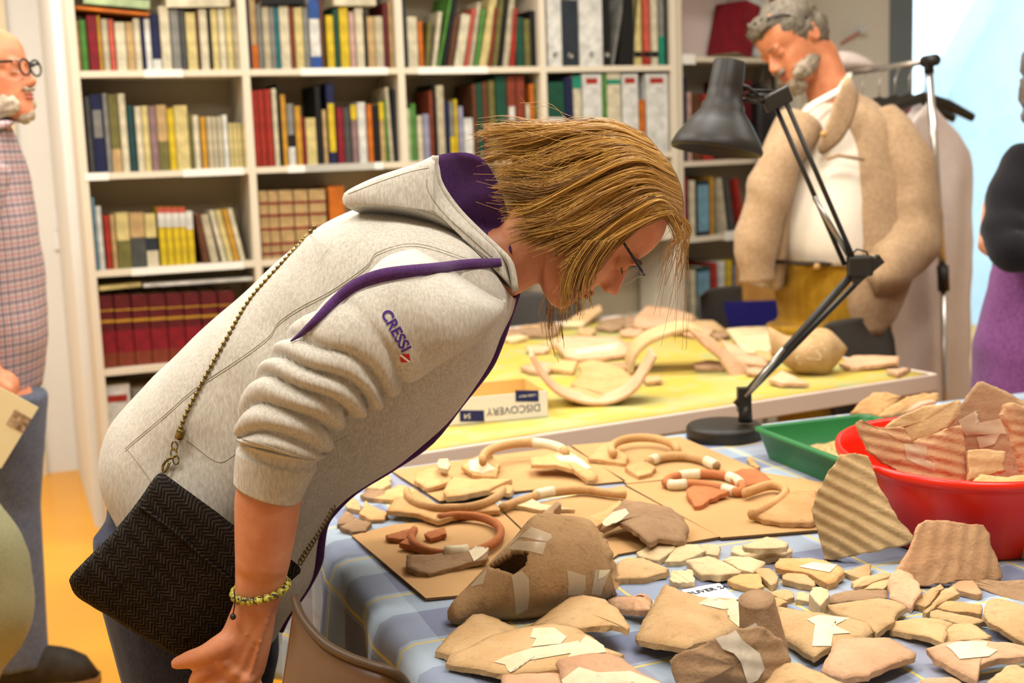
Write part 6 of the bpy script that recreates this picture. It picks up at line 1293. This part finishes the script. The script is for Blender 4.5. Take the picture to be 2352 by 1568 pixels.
# ------------------------------------------------------------------ man in the beige jacket
YM = 4.2
def PM(x, y, dy=0): return P(x, y, YM + dy)
uM = (PM(1750, 102) - PM(1831, 209)).normalized(); fM = V3((-.8, -.42, -.6))
FM = Frame(PM(1824, 206, -.02), uM, fM, 1.12); FM.o = PM(1826, 206, -.03) - FM.f * .082 * 1.12
SKM = skin('skin_man', (216, 140, 96), (204, 120, 80))
g = G(); head_geo(g, FM)
g.tube([FM(0, -.03, .09), FM(0, -.045, .03), PM(1905, 215, .02), PM(1930, 300, .04)], [.07, .066, .072, .1], 18)
def vloft(g, rows, Yc, M_=26, e=.9, n=24):
    g.loft([sring(P(a, y, Y), P(b, y, Y), h, M_, e) for y, a, b, h, Y in spline([(y, a, b, h, Yc + dy) for y, a, b, h, dy in rows], n)]); return g
vloft(g, [(260, 1850, 2010, .1, .03), (330, 1830, 2060, .14, .03), (480, 1800, 2060, .16, .02), (600, 1800, 2040, .17, .02), (700, 1800, 2010, .16, .02), (760, 1800, 1990, .15, .02)], YM)
def leg(g, x, y, dy, r, Yc, foot=-.09):
    p = P(x, y, Yc + dy); L = [p, V3((p.x, p.y, .5)), V3((p.x, p.y, .09)), V3((p.x, p.y, .04))]; g.tube(L, r, 16); g.ball(L[-1] + V3((foot, 0, -.008)), [.12, .045, .027]); return L
ML = [leg(g, 1850, 740, -.06, [.09, .065, .045, .045], YM), leg(g, 1960, 740, .1, [.09, .065, .045, .045], YM)]
def parm(g, L, r): g.tube([P(*p) for p in L], r, 14); return L
parm(g, [(2010, 280, YM + .03), (2066, 430, YM - .04), (2078, 550, YM - .1), (2040, 615, YM - .16), (1985, 645, YM - .19)], [.07, .06, .05, .042, .035]); g.ball(PM(1970, 655, -.15), [.05, .03, .04])
parm(g, [(1850, 290, YM - .12), (1775, 420, YM - .2), (1740, 560, YM - .2), (1745, 630, YM - .2)], [.05, .045, .04, .03])
man = g.make('person', SKM); remesh(man, .006, 3); tag(man, 'grey haired bearded man in an open beige jacket standing behind the far table', 'person')
face_bits(FM, man, None, (176, 96, 80), (110, 100, 90), closed=True)
def shaggy(F, parts, m, nm, par, amp=.006, fr=55):
    g = G()
    for c, r in parts: g.ball(F(*c), [v * F.sc for v in r], F.ax, 32, 22)
    g.V = [v + V3((noise.noise(v * fr), noise.noise(v * fr + V3((7, 0, 0))), noise.noise(v * fr + V3((0, 9, 0))))) * amp for v in g.V]; return g.make(nm, m, par)
GH = mat('grey_hair', (128, 116, 98), .7, (92, 82, 68), 70, bump=.5, bs=160); GB = mat('grey_beard', (176, 158, 136), .8, (120, 104, 84), 60, bump=.5, bs=200)
shaggy(FM, [((0, -.022, .158), (.084, .098, .078)), ((0, -.06, .11), (.08, .058, .075)), ((.055, -.02, .13), (.028, .04, .04)), ((-.055, -.02, .13), (.028, .04, .04)), ((0, .05, .195), (.06, .035, .03))], GH, 'hair', man, .012)
shaggy(FM, [((0, .07, .008), (.038, .026, .03)), ((.045, .035, .035), (.022, .05, .027)), ((-.045, .035, .035), (.022, .05, .027)), ((0, .091, .066), (.03, .008, .007))], GB, 'beard', man, .008, 80)
SPK = mat('black_frame', (26, 24, 24), .3)
G().tube([FM(s_ * .078, y, z) for s_, y, z in ((-1, -.04, .14), (-1, .02, .19), (-.6, .06, .215), (0, .07, .22), (.6, .06, .215), (1, .02, .19), (1, -.04, .14))], .0035, 6).make('glasses', SPK, man)
SHI = fabric('white_shirt', (250, 236, 214), (240, 224, 200)); JKT = fabric('beige_cotton', (184, 152, 116), (166, 134, 100), (80, 80, 80)); MUS = fabric('mustard_cord', (186, 140, 40), (166, 120, 28), (60, 60, 20))
vloft(G(), [(238, 1850, 1925, .07, 0), (280, 1830, 1960, .12, .0), (340, 1808, 1990, .16, .0), (430, 1786, 2010, .185, -.01), (500, 1770, 2010, .2, -.02), (560, 1772, 2010, .205, -.02), (598, 1786, 2000, .2, -.01)], YM).make('shirt', SHI, man)
G().tube([PM(1836, 268, -.16), PM(1870, 240, -.13), PM(1935, 205, -.09), PM(1950, 170, 0)], [.012, .02, .022, .012], 10, .5).make('collar', SHI, man)
gt = vloft(G(), [(590, 1784, 2010, .19, -.01), (640, 1780, 2030, .2, 0), (720, 1790, 2040, .19, 0), (790, 1800, 2040, .17, 0)], YM)
for L, r in zip(ML, ([.13, .095, .085], [.13, .095, .085])): gt.tube([L[0], L[1], L[2] - V3((0, 0, .03))], r, 20)
remesh(gt.make('trousers', MUS, man), .01, 4)
G().tube([PM(1786, 600, -.16), PM(1830, 604, -.21), PM(1880, 606, -.21), PM(1930, 604, -.18)], .018, 8, .4).make('belt', mat('belt_leather', (60, 42, 28), .5), man)
for L in ML: inflate([L[-1] + V3(p) for p in ((.06, -.045, -.03), (-.08, -.055, -.03), (-.19, -.045, -.03), (-.22, 0, -.03), (-.19, .045, -.03), (-.08, .055, -.03), (.06, .045, -.03))], UPZ, .08, .01, 30, 5).make('shoe', SHO, man)
def wr(p, a=.012): return a * noise.noise(p * 7) + a * .6 * noise.noise(V3((p.x * 16 + p.z * 9, p.y * 4, p.z * 12)))
def cloth(g, a=.012):
    c = sum(g.V, V3()) / len(g.V); g.V = [v + V3((v.x - c.x, v.y - c.y, 0)).normalized() * wr(v, a) for v in g.V]; return g
jk = vloft(G(), [(205, 1905, 1950, .06, .04), (235, 1890, 2000, .12, .04), (270, 1882, 2030, .17, .04), (330, 1884, 2060, .2, .04), (420, 1882, 2075, .22, .03), (520, 1872, 2085, .235, .02), (600, 1862, 2085, .24, .02), (680, 1868, 2066, .24, .02), (748, 1890, 2020, .22, .02)], YM, 40, .85, 36)
jo = cloth(jk).make('jacket', JKT, man)
cloth(vloft(G(), [(246, 1846, 1900, .06, .06), (268, 1822, 1890, .12, .05), (320, 1790, 1850, .17, .04), (420, 1764, 1812, .19, .03), (520, 1746, 1798, .2, .03), (610, 1732, 1790, .2, .03), (652, 1728, 1786, .19, .03)], YM, 30, .9, 24), .01).make('jacket_back', JKT, jo)
cloth(inflate([P(x, y, YM - .16) for x, y in [(1842, 262), (1800, 300), (1772, 360), (1750, 430), (1722, 520), (1704, 600), (1712, 648), (1740, 640), (1764, 590), (1780, 540), (1776, 480), (1790, 400), (1812, 320)]], (-.5, -1, 0), .05, .04, 60, 7), .008).make('jacket_front', JKT, jo)
sl = G().tube([P(*p) for p in spline([(2010, 268, YM - .02), (2056, 355, YM - .07), (2078, 460, YM - .1), (2080, 545, YM - .14), (2045, 608, YM - .2), (1990, 640, YM - .22)], 40)], [spline([(.07,), (.105,), (.105,), (.1,), (.085,), (.06,)], 40)[i][0] + .0025 * math.sin(i * .8) for i in range(40)], 28)
cloth(sl, .02).make('sleeve', JKT, jo)
cloth(inflate([P(x, y, YM - .2) for x, y in [(1948, 176), (1972, 212), (1964, 268), (1934, 322), (1888, 356), (1878, 334), (1902, 276), (1922, 220)]], (-.2, -1, .1), .008, .02, 40, 5), .004).make('jacket_collar', JKT, jo)
cloth(G().tube([P(*p) for p in spline([(1838, 285, YM - .1), (1790, 380, YM - .17), (1756, 490, YM - .19), (1738, 580, YM - .2), (1738, 645, YM - .2)], 30)], [.075 - .0006 * i + .002 * math.sin(i * .7) for i in range(30)], 24), .016).make('sleeve', JKT, jo)
G().tube([PM(x, y, -.225) for x, y in ((1898, 365), (1925, 356), (1985, 366))], .006, 8).make('pocket_flap', JKT, jo)
for x, y in ((1892, 308), (1876, 612)): G().ball(PM(x, y, -.23), .011).make('button', mat('jacket_button', (196, 150, 90), .4), jo)
# ------------------------------------------------------------------ man at the left edge
YL = 3.35
def PL(x, y, dy=0): return P(x, y, YL + dy)
FL = Frame(PL(66, 262), V3((-.06, 0, 1)), V3((1, -.12, -.05)), 1.06); FL.o = PL(70, 268) - FL.f * .082 * 1.06
SKL = skin('skin_old_man', (228, 150, 108), (214, 128, 90))
g = G(); head_geo(g, FL); g.tube([FL(0, -.03, .08), FL(0, -.035, .0), PL(-40, 330), PL(-50, 400)], [.066, .064, .066, .1], 18)
vloft(g, [(360, -130, 30, .12, 0), (460, -170, 50, .16, 0), (640, -180, 70, .16, 0), (800, -170, 80, .16, 0), (920, -160, 70, .15, 0)], YL)
p0 = PL(0, 900); LLG = []
for dx, dy in ((0, -.09), (-.16, .1)):
    L = [PL(0, 900, dy) + V3((dx * .4, 0, 0)), V3((PL(14, 1200, dy).x + dx, YL + dy, .5)), V3((PL(26, 1450, dy).x + dx, YL + dy, .1)), V3((PL(30, 1480, dy).x + dx, YL + dy, .05))]; LLG.append(L); g.tube(L, [.09, .06, .04, .04], 14); g.ball(L[-1] + V3((.08, 0, -.015)), [.12, .045, .03])
parm(g, [(-60, 420, YL - .2), (-80, 620, YL - .24), (-60, 800, YL - .24), (-14, 868, YL - .24)], [.065, .05, .042, .027]); g.ball(PL(4, 885, -.24), [.045, .03, .04]); 
for i in range(4): g.tube([PL(0, 878 + i * 9, -.262), PL(22, 892 + i * 9, -.268), PL(30, 906 + i * 9, -.25)], [.011, .01, .008], 8)
oldm = g.make('person', SKL); remesh(oldm, .006, 3); tag(oldm, 'white bearded man in a checked shirt and jeans at the left edge of the photo', 'person')
face_bits(FL, oldm, None, (178, 96, 80), (200, 190, 176), closed=True)
WH = mat('white_hair', (206, 190, 166), .75, (160, 142, 118), 70, bump=.4, bs=160)
shaggy(FL, [((0, -.065, .13), (.074, .05, .07)), ((.056, -.03, .135), (.026, .05, .045)), ((-.056, -.03, .135), (.026, .05, .045))], WH, 'hair', oldm, .007)
shaggy(FL, [((0, .066, .006), (.027, .024, .022)), ((.042, .03, .03), (.02, .05, .03)), ((-.042, .03, .03), (.02, .05, .03)), ((0, .089, .066), (.03, .007, .006)), ((.06, 0, .07), (.01, .018, .036)), ((-.06, 0, .07), (.01, .018, .036))], WH, 'beard', oldm, .005, 90)
gg = G()
for s_ in (-1, 1): gg.tube([FL(s_ * .075, -.03, .126), FL(s_ * .074, .05, .13), FL(s_ * .066, .092, .128)], .0035, 6); gg.tube([FL(s_ * (.027 + .026 * math.cos(a)), .1, .115 + .019 * math.sin(a)) for a in [2 * math.pi * k / 18 for k in range(19)]], .0028, 6)
gg.tube([FL(-.01, .104, .118), FL(.01, .104, .118)], .0025, 6); gg.make('glasses', SPK, oldm)
pq = NT('checked_shirt'); pq.b.inputs['Roughness'].default_value = .9
sx = pq.n('SeparateXYZ', i_0=pq.obj())
def st_(c, per, w_, ph=0): return pq.math('LESS_THAN', pq.math('FRACT', pq.math('MULTIPLY_ADD', c, 1 / per, ph)), w_)
xx_ = pq.math('ADD', sx.outputs[0], pq.math('MULTIPLY', sx.outputs[1], .8))
c_ = pq.mix(pq.noise(200, 2), rgba((206, 186, 182)), rgba((190, 168, 166)))
c_ = pq.mix(pq.math('MULTIPLY', st_(xx_, .027, .3), .6), c_, rgba((84, 84, 104))); c_ = pq.mix(pq.math('MULTIPLY', st_(sx.outputs[2], .027, .3), .6), c_, rgba((84, 84, 104)))
c_ = pq.mix(pq.math('MULTIPLY', st_(xx_, .027, .2, .5), .45), c_, rgba((170, 84, 76))); c_ = pq.mix(pq.math('MULTIPLY', st_(sx.outputs[2], .027, .2, .5), .45), c_, rgba((170, 84, 76)))
pq.link(c_, pq.b.inputs['Base Color'])
so = cloth(vloft(G(), [(276, -90, 12, .07, 0), (320, -140, 26, .13, 0), (400, -190, 44, .2, 0), (500, -200, 66, .215, 0), (620, -200, 80, .215, 0), (740, -195, 92, .21, 0), (830, -190, 90, .205, 0), (896, -180, 74, .2, 0)], YL, 40, .85, 36), .008).make('shirt', pq.m, oldm)
G().tube([P(*p) for p in spline([(-60, 380, YL - .16), (-85, 500, YL - .22), (-95, 640, YL - .25), (-75, 770, YL - .25)], 20)], [.09, .085, .075, .066] and [.09 - .0012 * i for i in range(20)], 20).make('sleeve', pq.m, so)
G().tube([PL(-30, 296, -.1), PL(0, 288, -.07), PL(18, 282, -.02), PL(10, 262, .03)], [.02, .022, .018, .012], 10, .5).make('collar', pq.m, so)
BJ = fabric('blue_jeans', (104, 108, 122), (80, 84, 98), (300, 300, 80))
gj = vloft(G(), [(870, -170, 44, .185, 0), (960, -170, 50, .19, 0), (1060, -160, 58, .18, 0)], YL)
for L in LLG: gj.tube([L[0], L[1], L[2] - V3((0, 0, .03))], [.12, .088, .085], 20)
remesh(cloth(gj, .006).make('jeans', BJ, oldm), .009, 4)
SH2 = mat('walking_shoe', (58, 50, 40), .7, (40, 34, 28), 30); SOL = mat('shoe_sole', (170, 140, 104), .7)
for L in LLG:
    b = L[-1]; b = V3((b.x, b.y, 0)); oo = [(-.10, -.04), (.06, -.05), (.17, -.047), (.215, -.02), (.215, .02), (.17, .047), (.06, .05), (-.10, .04)]
    sh = inflate([b + V3((x, y, .03)) for x, y in oo], UPZ, .085, .004, 36, 6).make('shoe', SH2, oldm); G().loft([[b + V3((x * 1.02, y * 1.05, z)) for x, y in oo] for z in (.003, .03, .027)]).make('sole', SOL, sh)
    for i in range(4): G().tube([b + V3((.03 + i * .026, -.03, .098 - i * .012)), b + V3((.03 + i * .026, .03, .098 - i * .012))], .004, 6).make('lace', SPK, sh)
# the leaflet he holds
PAP = mat('cream_paper', (240, 222, 172), .6)
lp = [PL(x, y, -.29) for x, y in ((-30, 872), (88, 936), (2, 1076), (-110, 1010))]
lf = mesh('leaflet', lp + [p + V3((0, .002, 0)) for p in lp], [(0, 1, 2, 3), (7, 6, 5, 4)] + [(i, 4 + i, 4 + (i + 1) % 4, (i + 1) % 4) for i in range(4)], PAP, smooth=False)
tag(fixn(lf), 'cream leaflet with a small brown picture held by the man at the left edge', 'leaflet')
pp = [PL(x, y, -.2915) for x, y in ((34, 940), (72, 962), (52, 994), (14, 974))]; PB = mat('picture_brown', (112, 78, 56), .6, (200, 170, 130), 60)
mesh('printed_picture', pp, [(0, 1, 2, 3)], PB, lf, smooth=False)
OLV = fabric('olive_cloth', (150, 146, 108), (132, 128, 94))
og = cloth(inflate([P(x, y, 2.75) for x, y in [(-160, 1110), (-60, 1100), (0, 1150), (50, 1230), (76, 1330), (78, 1420), (50, 1480), (10, 1530), (-30, 1600), (-160, 1620), (-220, 1400)]], (0, -1, .1), .1, .1, 60, 8), .01)
ob = og.make('cloth_bag', OLV); tag(ob, 'bulging olive green cloth bag at the bottom left edge', 'bag')
G().tube([P(-120, 1120, 2.75), P(-110, 900, 2.78), P(-70, 880, 2.78), P(-50, 1110, 2.75)], .012, 8, .4).make('handle', OLV, ob)
# ------------------------------------------------------------------ woman at the right edge
YR = 3.55
def PR(x, y, dy=0): return P(x, y, YR + dy)
g = G(); FR_ = Frame(PR(2385, 300), V3((.0, 0, 1)), V3((.55, .8, -.1)), 1.0); FR_.o = PR(2440, 282) - FR_.f * .08
head_geo(g, FR_); g.tube([FR_(0, -.03, .08), FR_(0, -.035, -.01), PR(2450, 350)], [.055, .054, .09], 16)
vloft(g, [(330, 2360, 2540, .1, .02), (420, 2330, 2570, .13, .02), (600, 2330, 2560, .13, .02), (760, 2310, 2580, .15, .02), (900, 2320, 2570, .14, .02)], YR)
RL = [leg(g, 2380, 880, 0, [.085, .055, .04, .04], YR, .06), leg(g, 2500, 880, .06, [.085, .055, .04, .04], YR, .06)]
parm(g, [(2350, 380, YR - .03), (2300, 480, YR - .08), (2285, 560, YR - .14), (2330, 590, YR - .2), (2420, 580, YR - .22)], [.055, .05, .045, .038, .03]); g.ball(PR(2445, 578, -.22), [.05, .03, .035])
rw = g.make('person', skin('skin_woman_b', (222, 160, 124), (208, 140, 104))); remesh(rw, .006, 3); tag(rw, 'person in a black cardigan and purple skirt cut off by the right edge', 'person')
face_bits(FR_, rw, None, (170, 90, 80), (60, 50, 40))
shaggy(FR_, [((0, -.03, .155), (.086, .098, .08)), ((0, -.075, .09), (.08, .06, .09)), ((0, -.08, .02), (.07, .05, .06))], mat('grey_brown_hair', (120, 106, 96), .7, (90, 78, 70), 70), 'hair', rw, .008)
BLC = fabric('black_knit', (34, 31, 33), (24, 22, 24)); PSK = fabric('purple_wool', (134, 80, 132), (114, 64, 114), (90, 90, 90))
bk_ = cloth(vloft(G(), [(318, 2395, 2500, .08, .02), (345, 2350, 2550, .13, .02), (420, 2318, 2580, .17, .02), (520, 2300, 2580, .18, .02), (620, 2290, 2580, .18, .02)], YR, 36), .006).make('cardigan', BLC, rw)
cloth(G().tube([P(*p) for p in spline([(2370, 372, YR - .04), (2330, 440, YR - .09), (2312, 520, YR - .14), (2322, 572, YR - .19), (2400, 585, YR - .23)], 30)], [.075, .074] and [.072 - .0007 * i + .003 * math.sin(i * .9) for i in range(30)], 22), .006).make('sleeve', BLC, bk_)
cloth(vloft(G(), [(598, 2296, 2580, .17, .0), (650, 2282, 2590, .19, 0), (760, 2256, 2600, .21, 0), (880, 2240, 2610, .22, 0), (1060, 2225, 2620, .23, 0), (1180, 2218, 2630, .23, 0)], YR, 48, .9, 30), .01).make('skirt', PSK, rw)
for L in RL: inflate([L[-1] + V3(p) for p in ((-.06, -.04, -.03), (.1, -.045, -.03), (.18, 0, -.03), (.1, .045, -.03), (-.06, .04, -.03))], UPZ, .07, .01, 24, 4).make('shoe', SHO, rw)
# ------------------------------------------------------------------ coat rack with garments
YC = 4.35
def PC(x, y, dy=0): return P(x, y, YC + dy)
CHR = mat('chrome', (214, 208, 200), .25, metal=.85)
ft = PC(2176, 760); rack = empty('coat_rack', V3((ft.x, ft.y, 0)), 'chrome clothes rail with black joints standing in front of the window', 'clothes rack')
RD = V3((-.12, 1, 0)).normalized(); top_ = PC(2133, 140); ft0 = V3((PC(2180, 840).x, YC, .06))
G().tube([top_, PC(2166, 640)], .013, 12).make('pole', CHR, rack); G().tube([PC(2166, 630), ft0], .010, 12).make('pole', CHR, rack)
G().tube([PC(2165, 610), PC(2168, 668)], .02, 12).make('clamp', BLK, rack)
G().tube([top_ + RD * -.05, top_ + RD * .03], .02, 12).make('joint', BLK, rack); G().tube([top_, PC(2134, 168)], .017, 12).make('joint', BLK, rack)
G().tube([top_, top_ + RD * .9], .011, 12).make('rail', CHR, rack)
G().tube([top_ + RD * .9, V3(((top_ + RD * .9).x, (top_ + RD * .9).y, .06))], .012, 12).make('pole', CHR, rack)
G().tube([ft0 + V3((-.22, -.1, -.03)), ft0 + V3((.22, .1, -.03))], .012, 10).make('foot', BLK, rack); e_ = V3(((top_ + RD * .9).x, (top_ + RD * .9).y, .03)); G().tube([e_ + V3((-.22, -.1, 0)), e_ + V3((.22, .1, 0))], .012, 10).make('foot', BLK, rack)
HD = V3((.9, .42, 0)).normalized()
PLS = NT('garment_plastic'); PLS.b.inputs['Base Color'].default_value = rgba((244, 232, 222)); PLS.b.inputs['Roughness'].default_value = .25; PLS.b.inputs['Transmission Weight'].default_value = 0; PLS.b.inputs['Alpha'].default_value = .8
WGT = fabric('white_garment', (236, 218, 206), (220, 200, 188)); MRN = fabric('maroon_garment', (128, 66, 70), (110, 52, 58))
def garment(k, m, label, ln=1.15, sw=.22, hm=BLK):
    c = top_ + RD * k + HD * .05 + V3((0, 0, -.013)); hg = empty('garment', c, label, 'clothing', 'clothes on the rail'); nk_ = c + V3((0, 0, -.1))
    G().tube([c + V3((0, 0, .026)), c + HD * .018 + V3((0, 0, .01)), c + V3((0, 0, -.03)), nk_], .0026, 6).make('hanger_hook', CHR, hg)
    G().tube([nk_ - HD * sw + V3((0, 0, -.075)), nk_ - HD * sw * .5 + V3((0, 0, -.03)), nk_, nk_ + HD * sw * .5 + V3((0, 0, -.03)), nk_ + HD * sw + V3((0, 0, -.075))], [.011, .014, .013, .014, .011], 10, 1.4).make('hanger', hm, hg)
    R_ = []
    for i in range(22):
        f = i / 21; z = -.012 - ln * f; hw = sw * (.25 + .75 * min(1, f * 9) ** .5) * (1 + .06 * f); dp = .05 + .02 * f
        R_.append([nk_ + HD * (hw * math.cos(t)) + RD * (dp * math.sin(t) * (1 + .4 * math.sin(5 * t + 3 * f) * min(1, f * 4))) + V3((0, 0, z - (.07 * abs(math.cos(t)) ** 1.5 if f < .12 else .07 * abs(math.cos(t)) * max(0, 1 - f)))) for t in [2 * math.pi * j / 44 for j in range(44)]])
    cloth(G().loft(R_), .012).make('fabric', m, hg)
garment(.12, WGT, 'off white garment bag nearest the camera on the clothes rail', 1.2, .225); garment(.24, MRN, 'maroon garment second on the clothes rail', 1.0, .21); garment(.36, PLS.m, 'translucent white garment bag third on the clothes rail', 1.25, .235); garment(.5, WGT, 'off white garment fourth on the clothes rail', 1.1, .235)
garment(.66, PLS.m, 'translucent garment bag at the far end of the clothes rail', 1.1, .22)
hat = inflate([top_ + RD * .75 + V3((x * .9, 0, z)) for x, z in ((-.16, .01), (-.1, .07), (0, .09), (.1, .06), (.15, .012), (0, .006))], (0, -1, .2), .06, .06, 30, 5).make('folded_cloth', WGT); tag(hat, 'crumpled white cloth lying on the far end of the clothes rail', 'cloth')
# wall hook seen past the grey haired man
hk_ = empty('pin', onplane(1978, 70, bq(0, RW, 0), EY), 'red rod with a glass knob fixed on the cream wall by the window', 'hook')
p1, p2 = onplane(1980, 70, bq(0, RW - .04, 0), EY), onplane(1930, 102, bq(0, RW + .003, 0), EY)
G().tube([p1, p2], .007, 8).make('rod', mat('red_rod', (226, 130, 110), .4), hk_); G().ball(p1, .02).make('knob', mat('knob_glass', (240, 246, 250), .1, spec=.8), hk_)
# small stack by the angled bookshelf
sc = P(1740, 730, 5.05); stl = empty('stool', V3((sc.x, sc.y, 0)), 'low dark stand beside the angled bookshelf', 'stand')
G().box(V3((sc.x, sc.y, sc.z - .03)), (.17, 0, 0), (0, .15, 0), (0, 0, .012)).make('top', DKP, stl, smooth=False)
for x in (-.14, .14):
    for y in (-.12, .12): G().tube([V3((sc.x + x, sc.y + y, sc.z - .04)), V3((sc.x + x, sc.y + y, 0))], .012, 8).make('leg', DKP, stl)
BLU = mat('blue_crate', (40, 36, 110), .5)
z0 = sc.z - .018; cr_ = G()
for d, a in (((.15, 0), (.004, .11)), ((-.15, 0), (.004, .11)), ((0, .11), (.15, .004)), ((0, -.11), (.15, .004))): cr_.box(V3((sc.x + d[0], sc.y + d[1], z0 + .05)), (a[0], 0, 0), (0, a[1], 0), (0, 0, .05))
cr_.box(V3((sc.x, sc.y, z0 + .003)), (.15, 0, 0), (0, .11, 0), (0, 0, .003)); tag(cr_.make('crate', BLU, smooth=False), 'dark blue plastic crate on the stand beside the angled bookshelf', 'crate')
tag(bevel(G().box(V3((sc.x + .03, sc.y, z0 + .125)), (.10, .0, 0), (0, .09, 0), (0, 0, .118)).make('carton', mat('brown_carton', (186, 134, 64), .8, (170, 118, 52), 20), smooth=False), .003), 'brown cardboard carton standing in the dark blue crate', 'box')
bb = inflate([onplane(x, y, R0 - EY2 * .032, EY2) for x, y in [(1738, 214), (1772, 206), (1796, 250), (1794, 330), (1782, 390), (1752, 392), (1736, 330)]], (0, -1, 0), .05, .03, 36, 5)
o = bb.make('shoulder_bag', mat('black_nylon', (30, 28, 28), .6)); tag(o, 'black bag hanging at the angled bookshelf behind the lamp arm', 'bag'); G().tube([onplane(x, y, R0 - EY2 * .012, EY2) for x, y in ((1746, 220), (1752, 150), (1772, 150), (1778, 214))], .008, 6).make('strap', BLK, o)
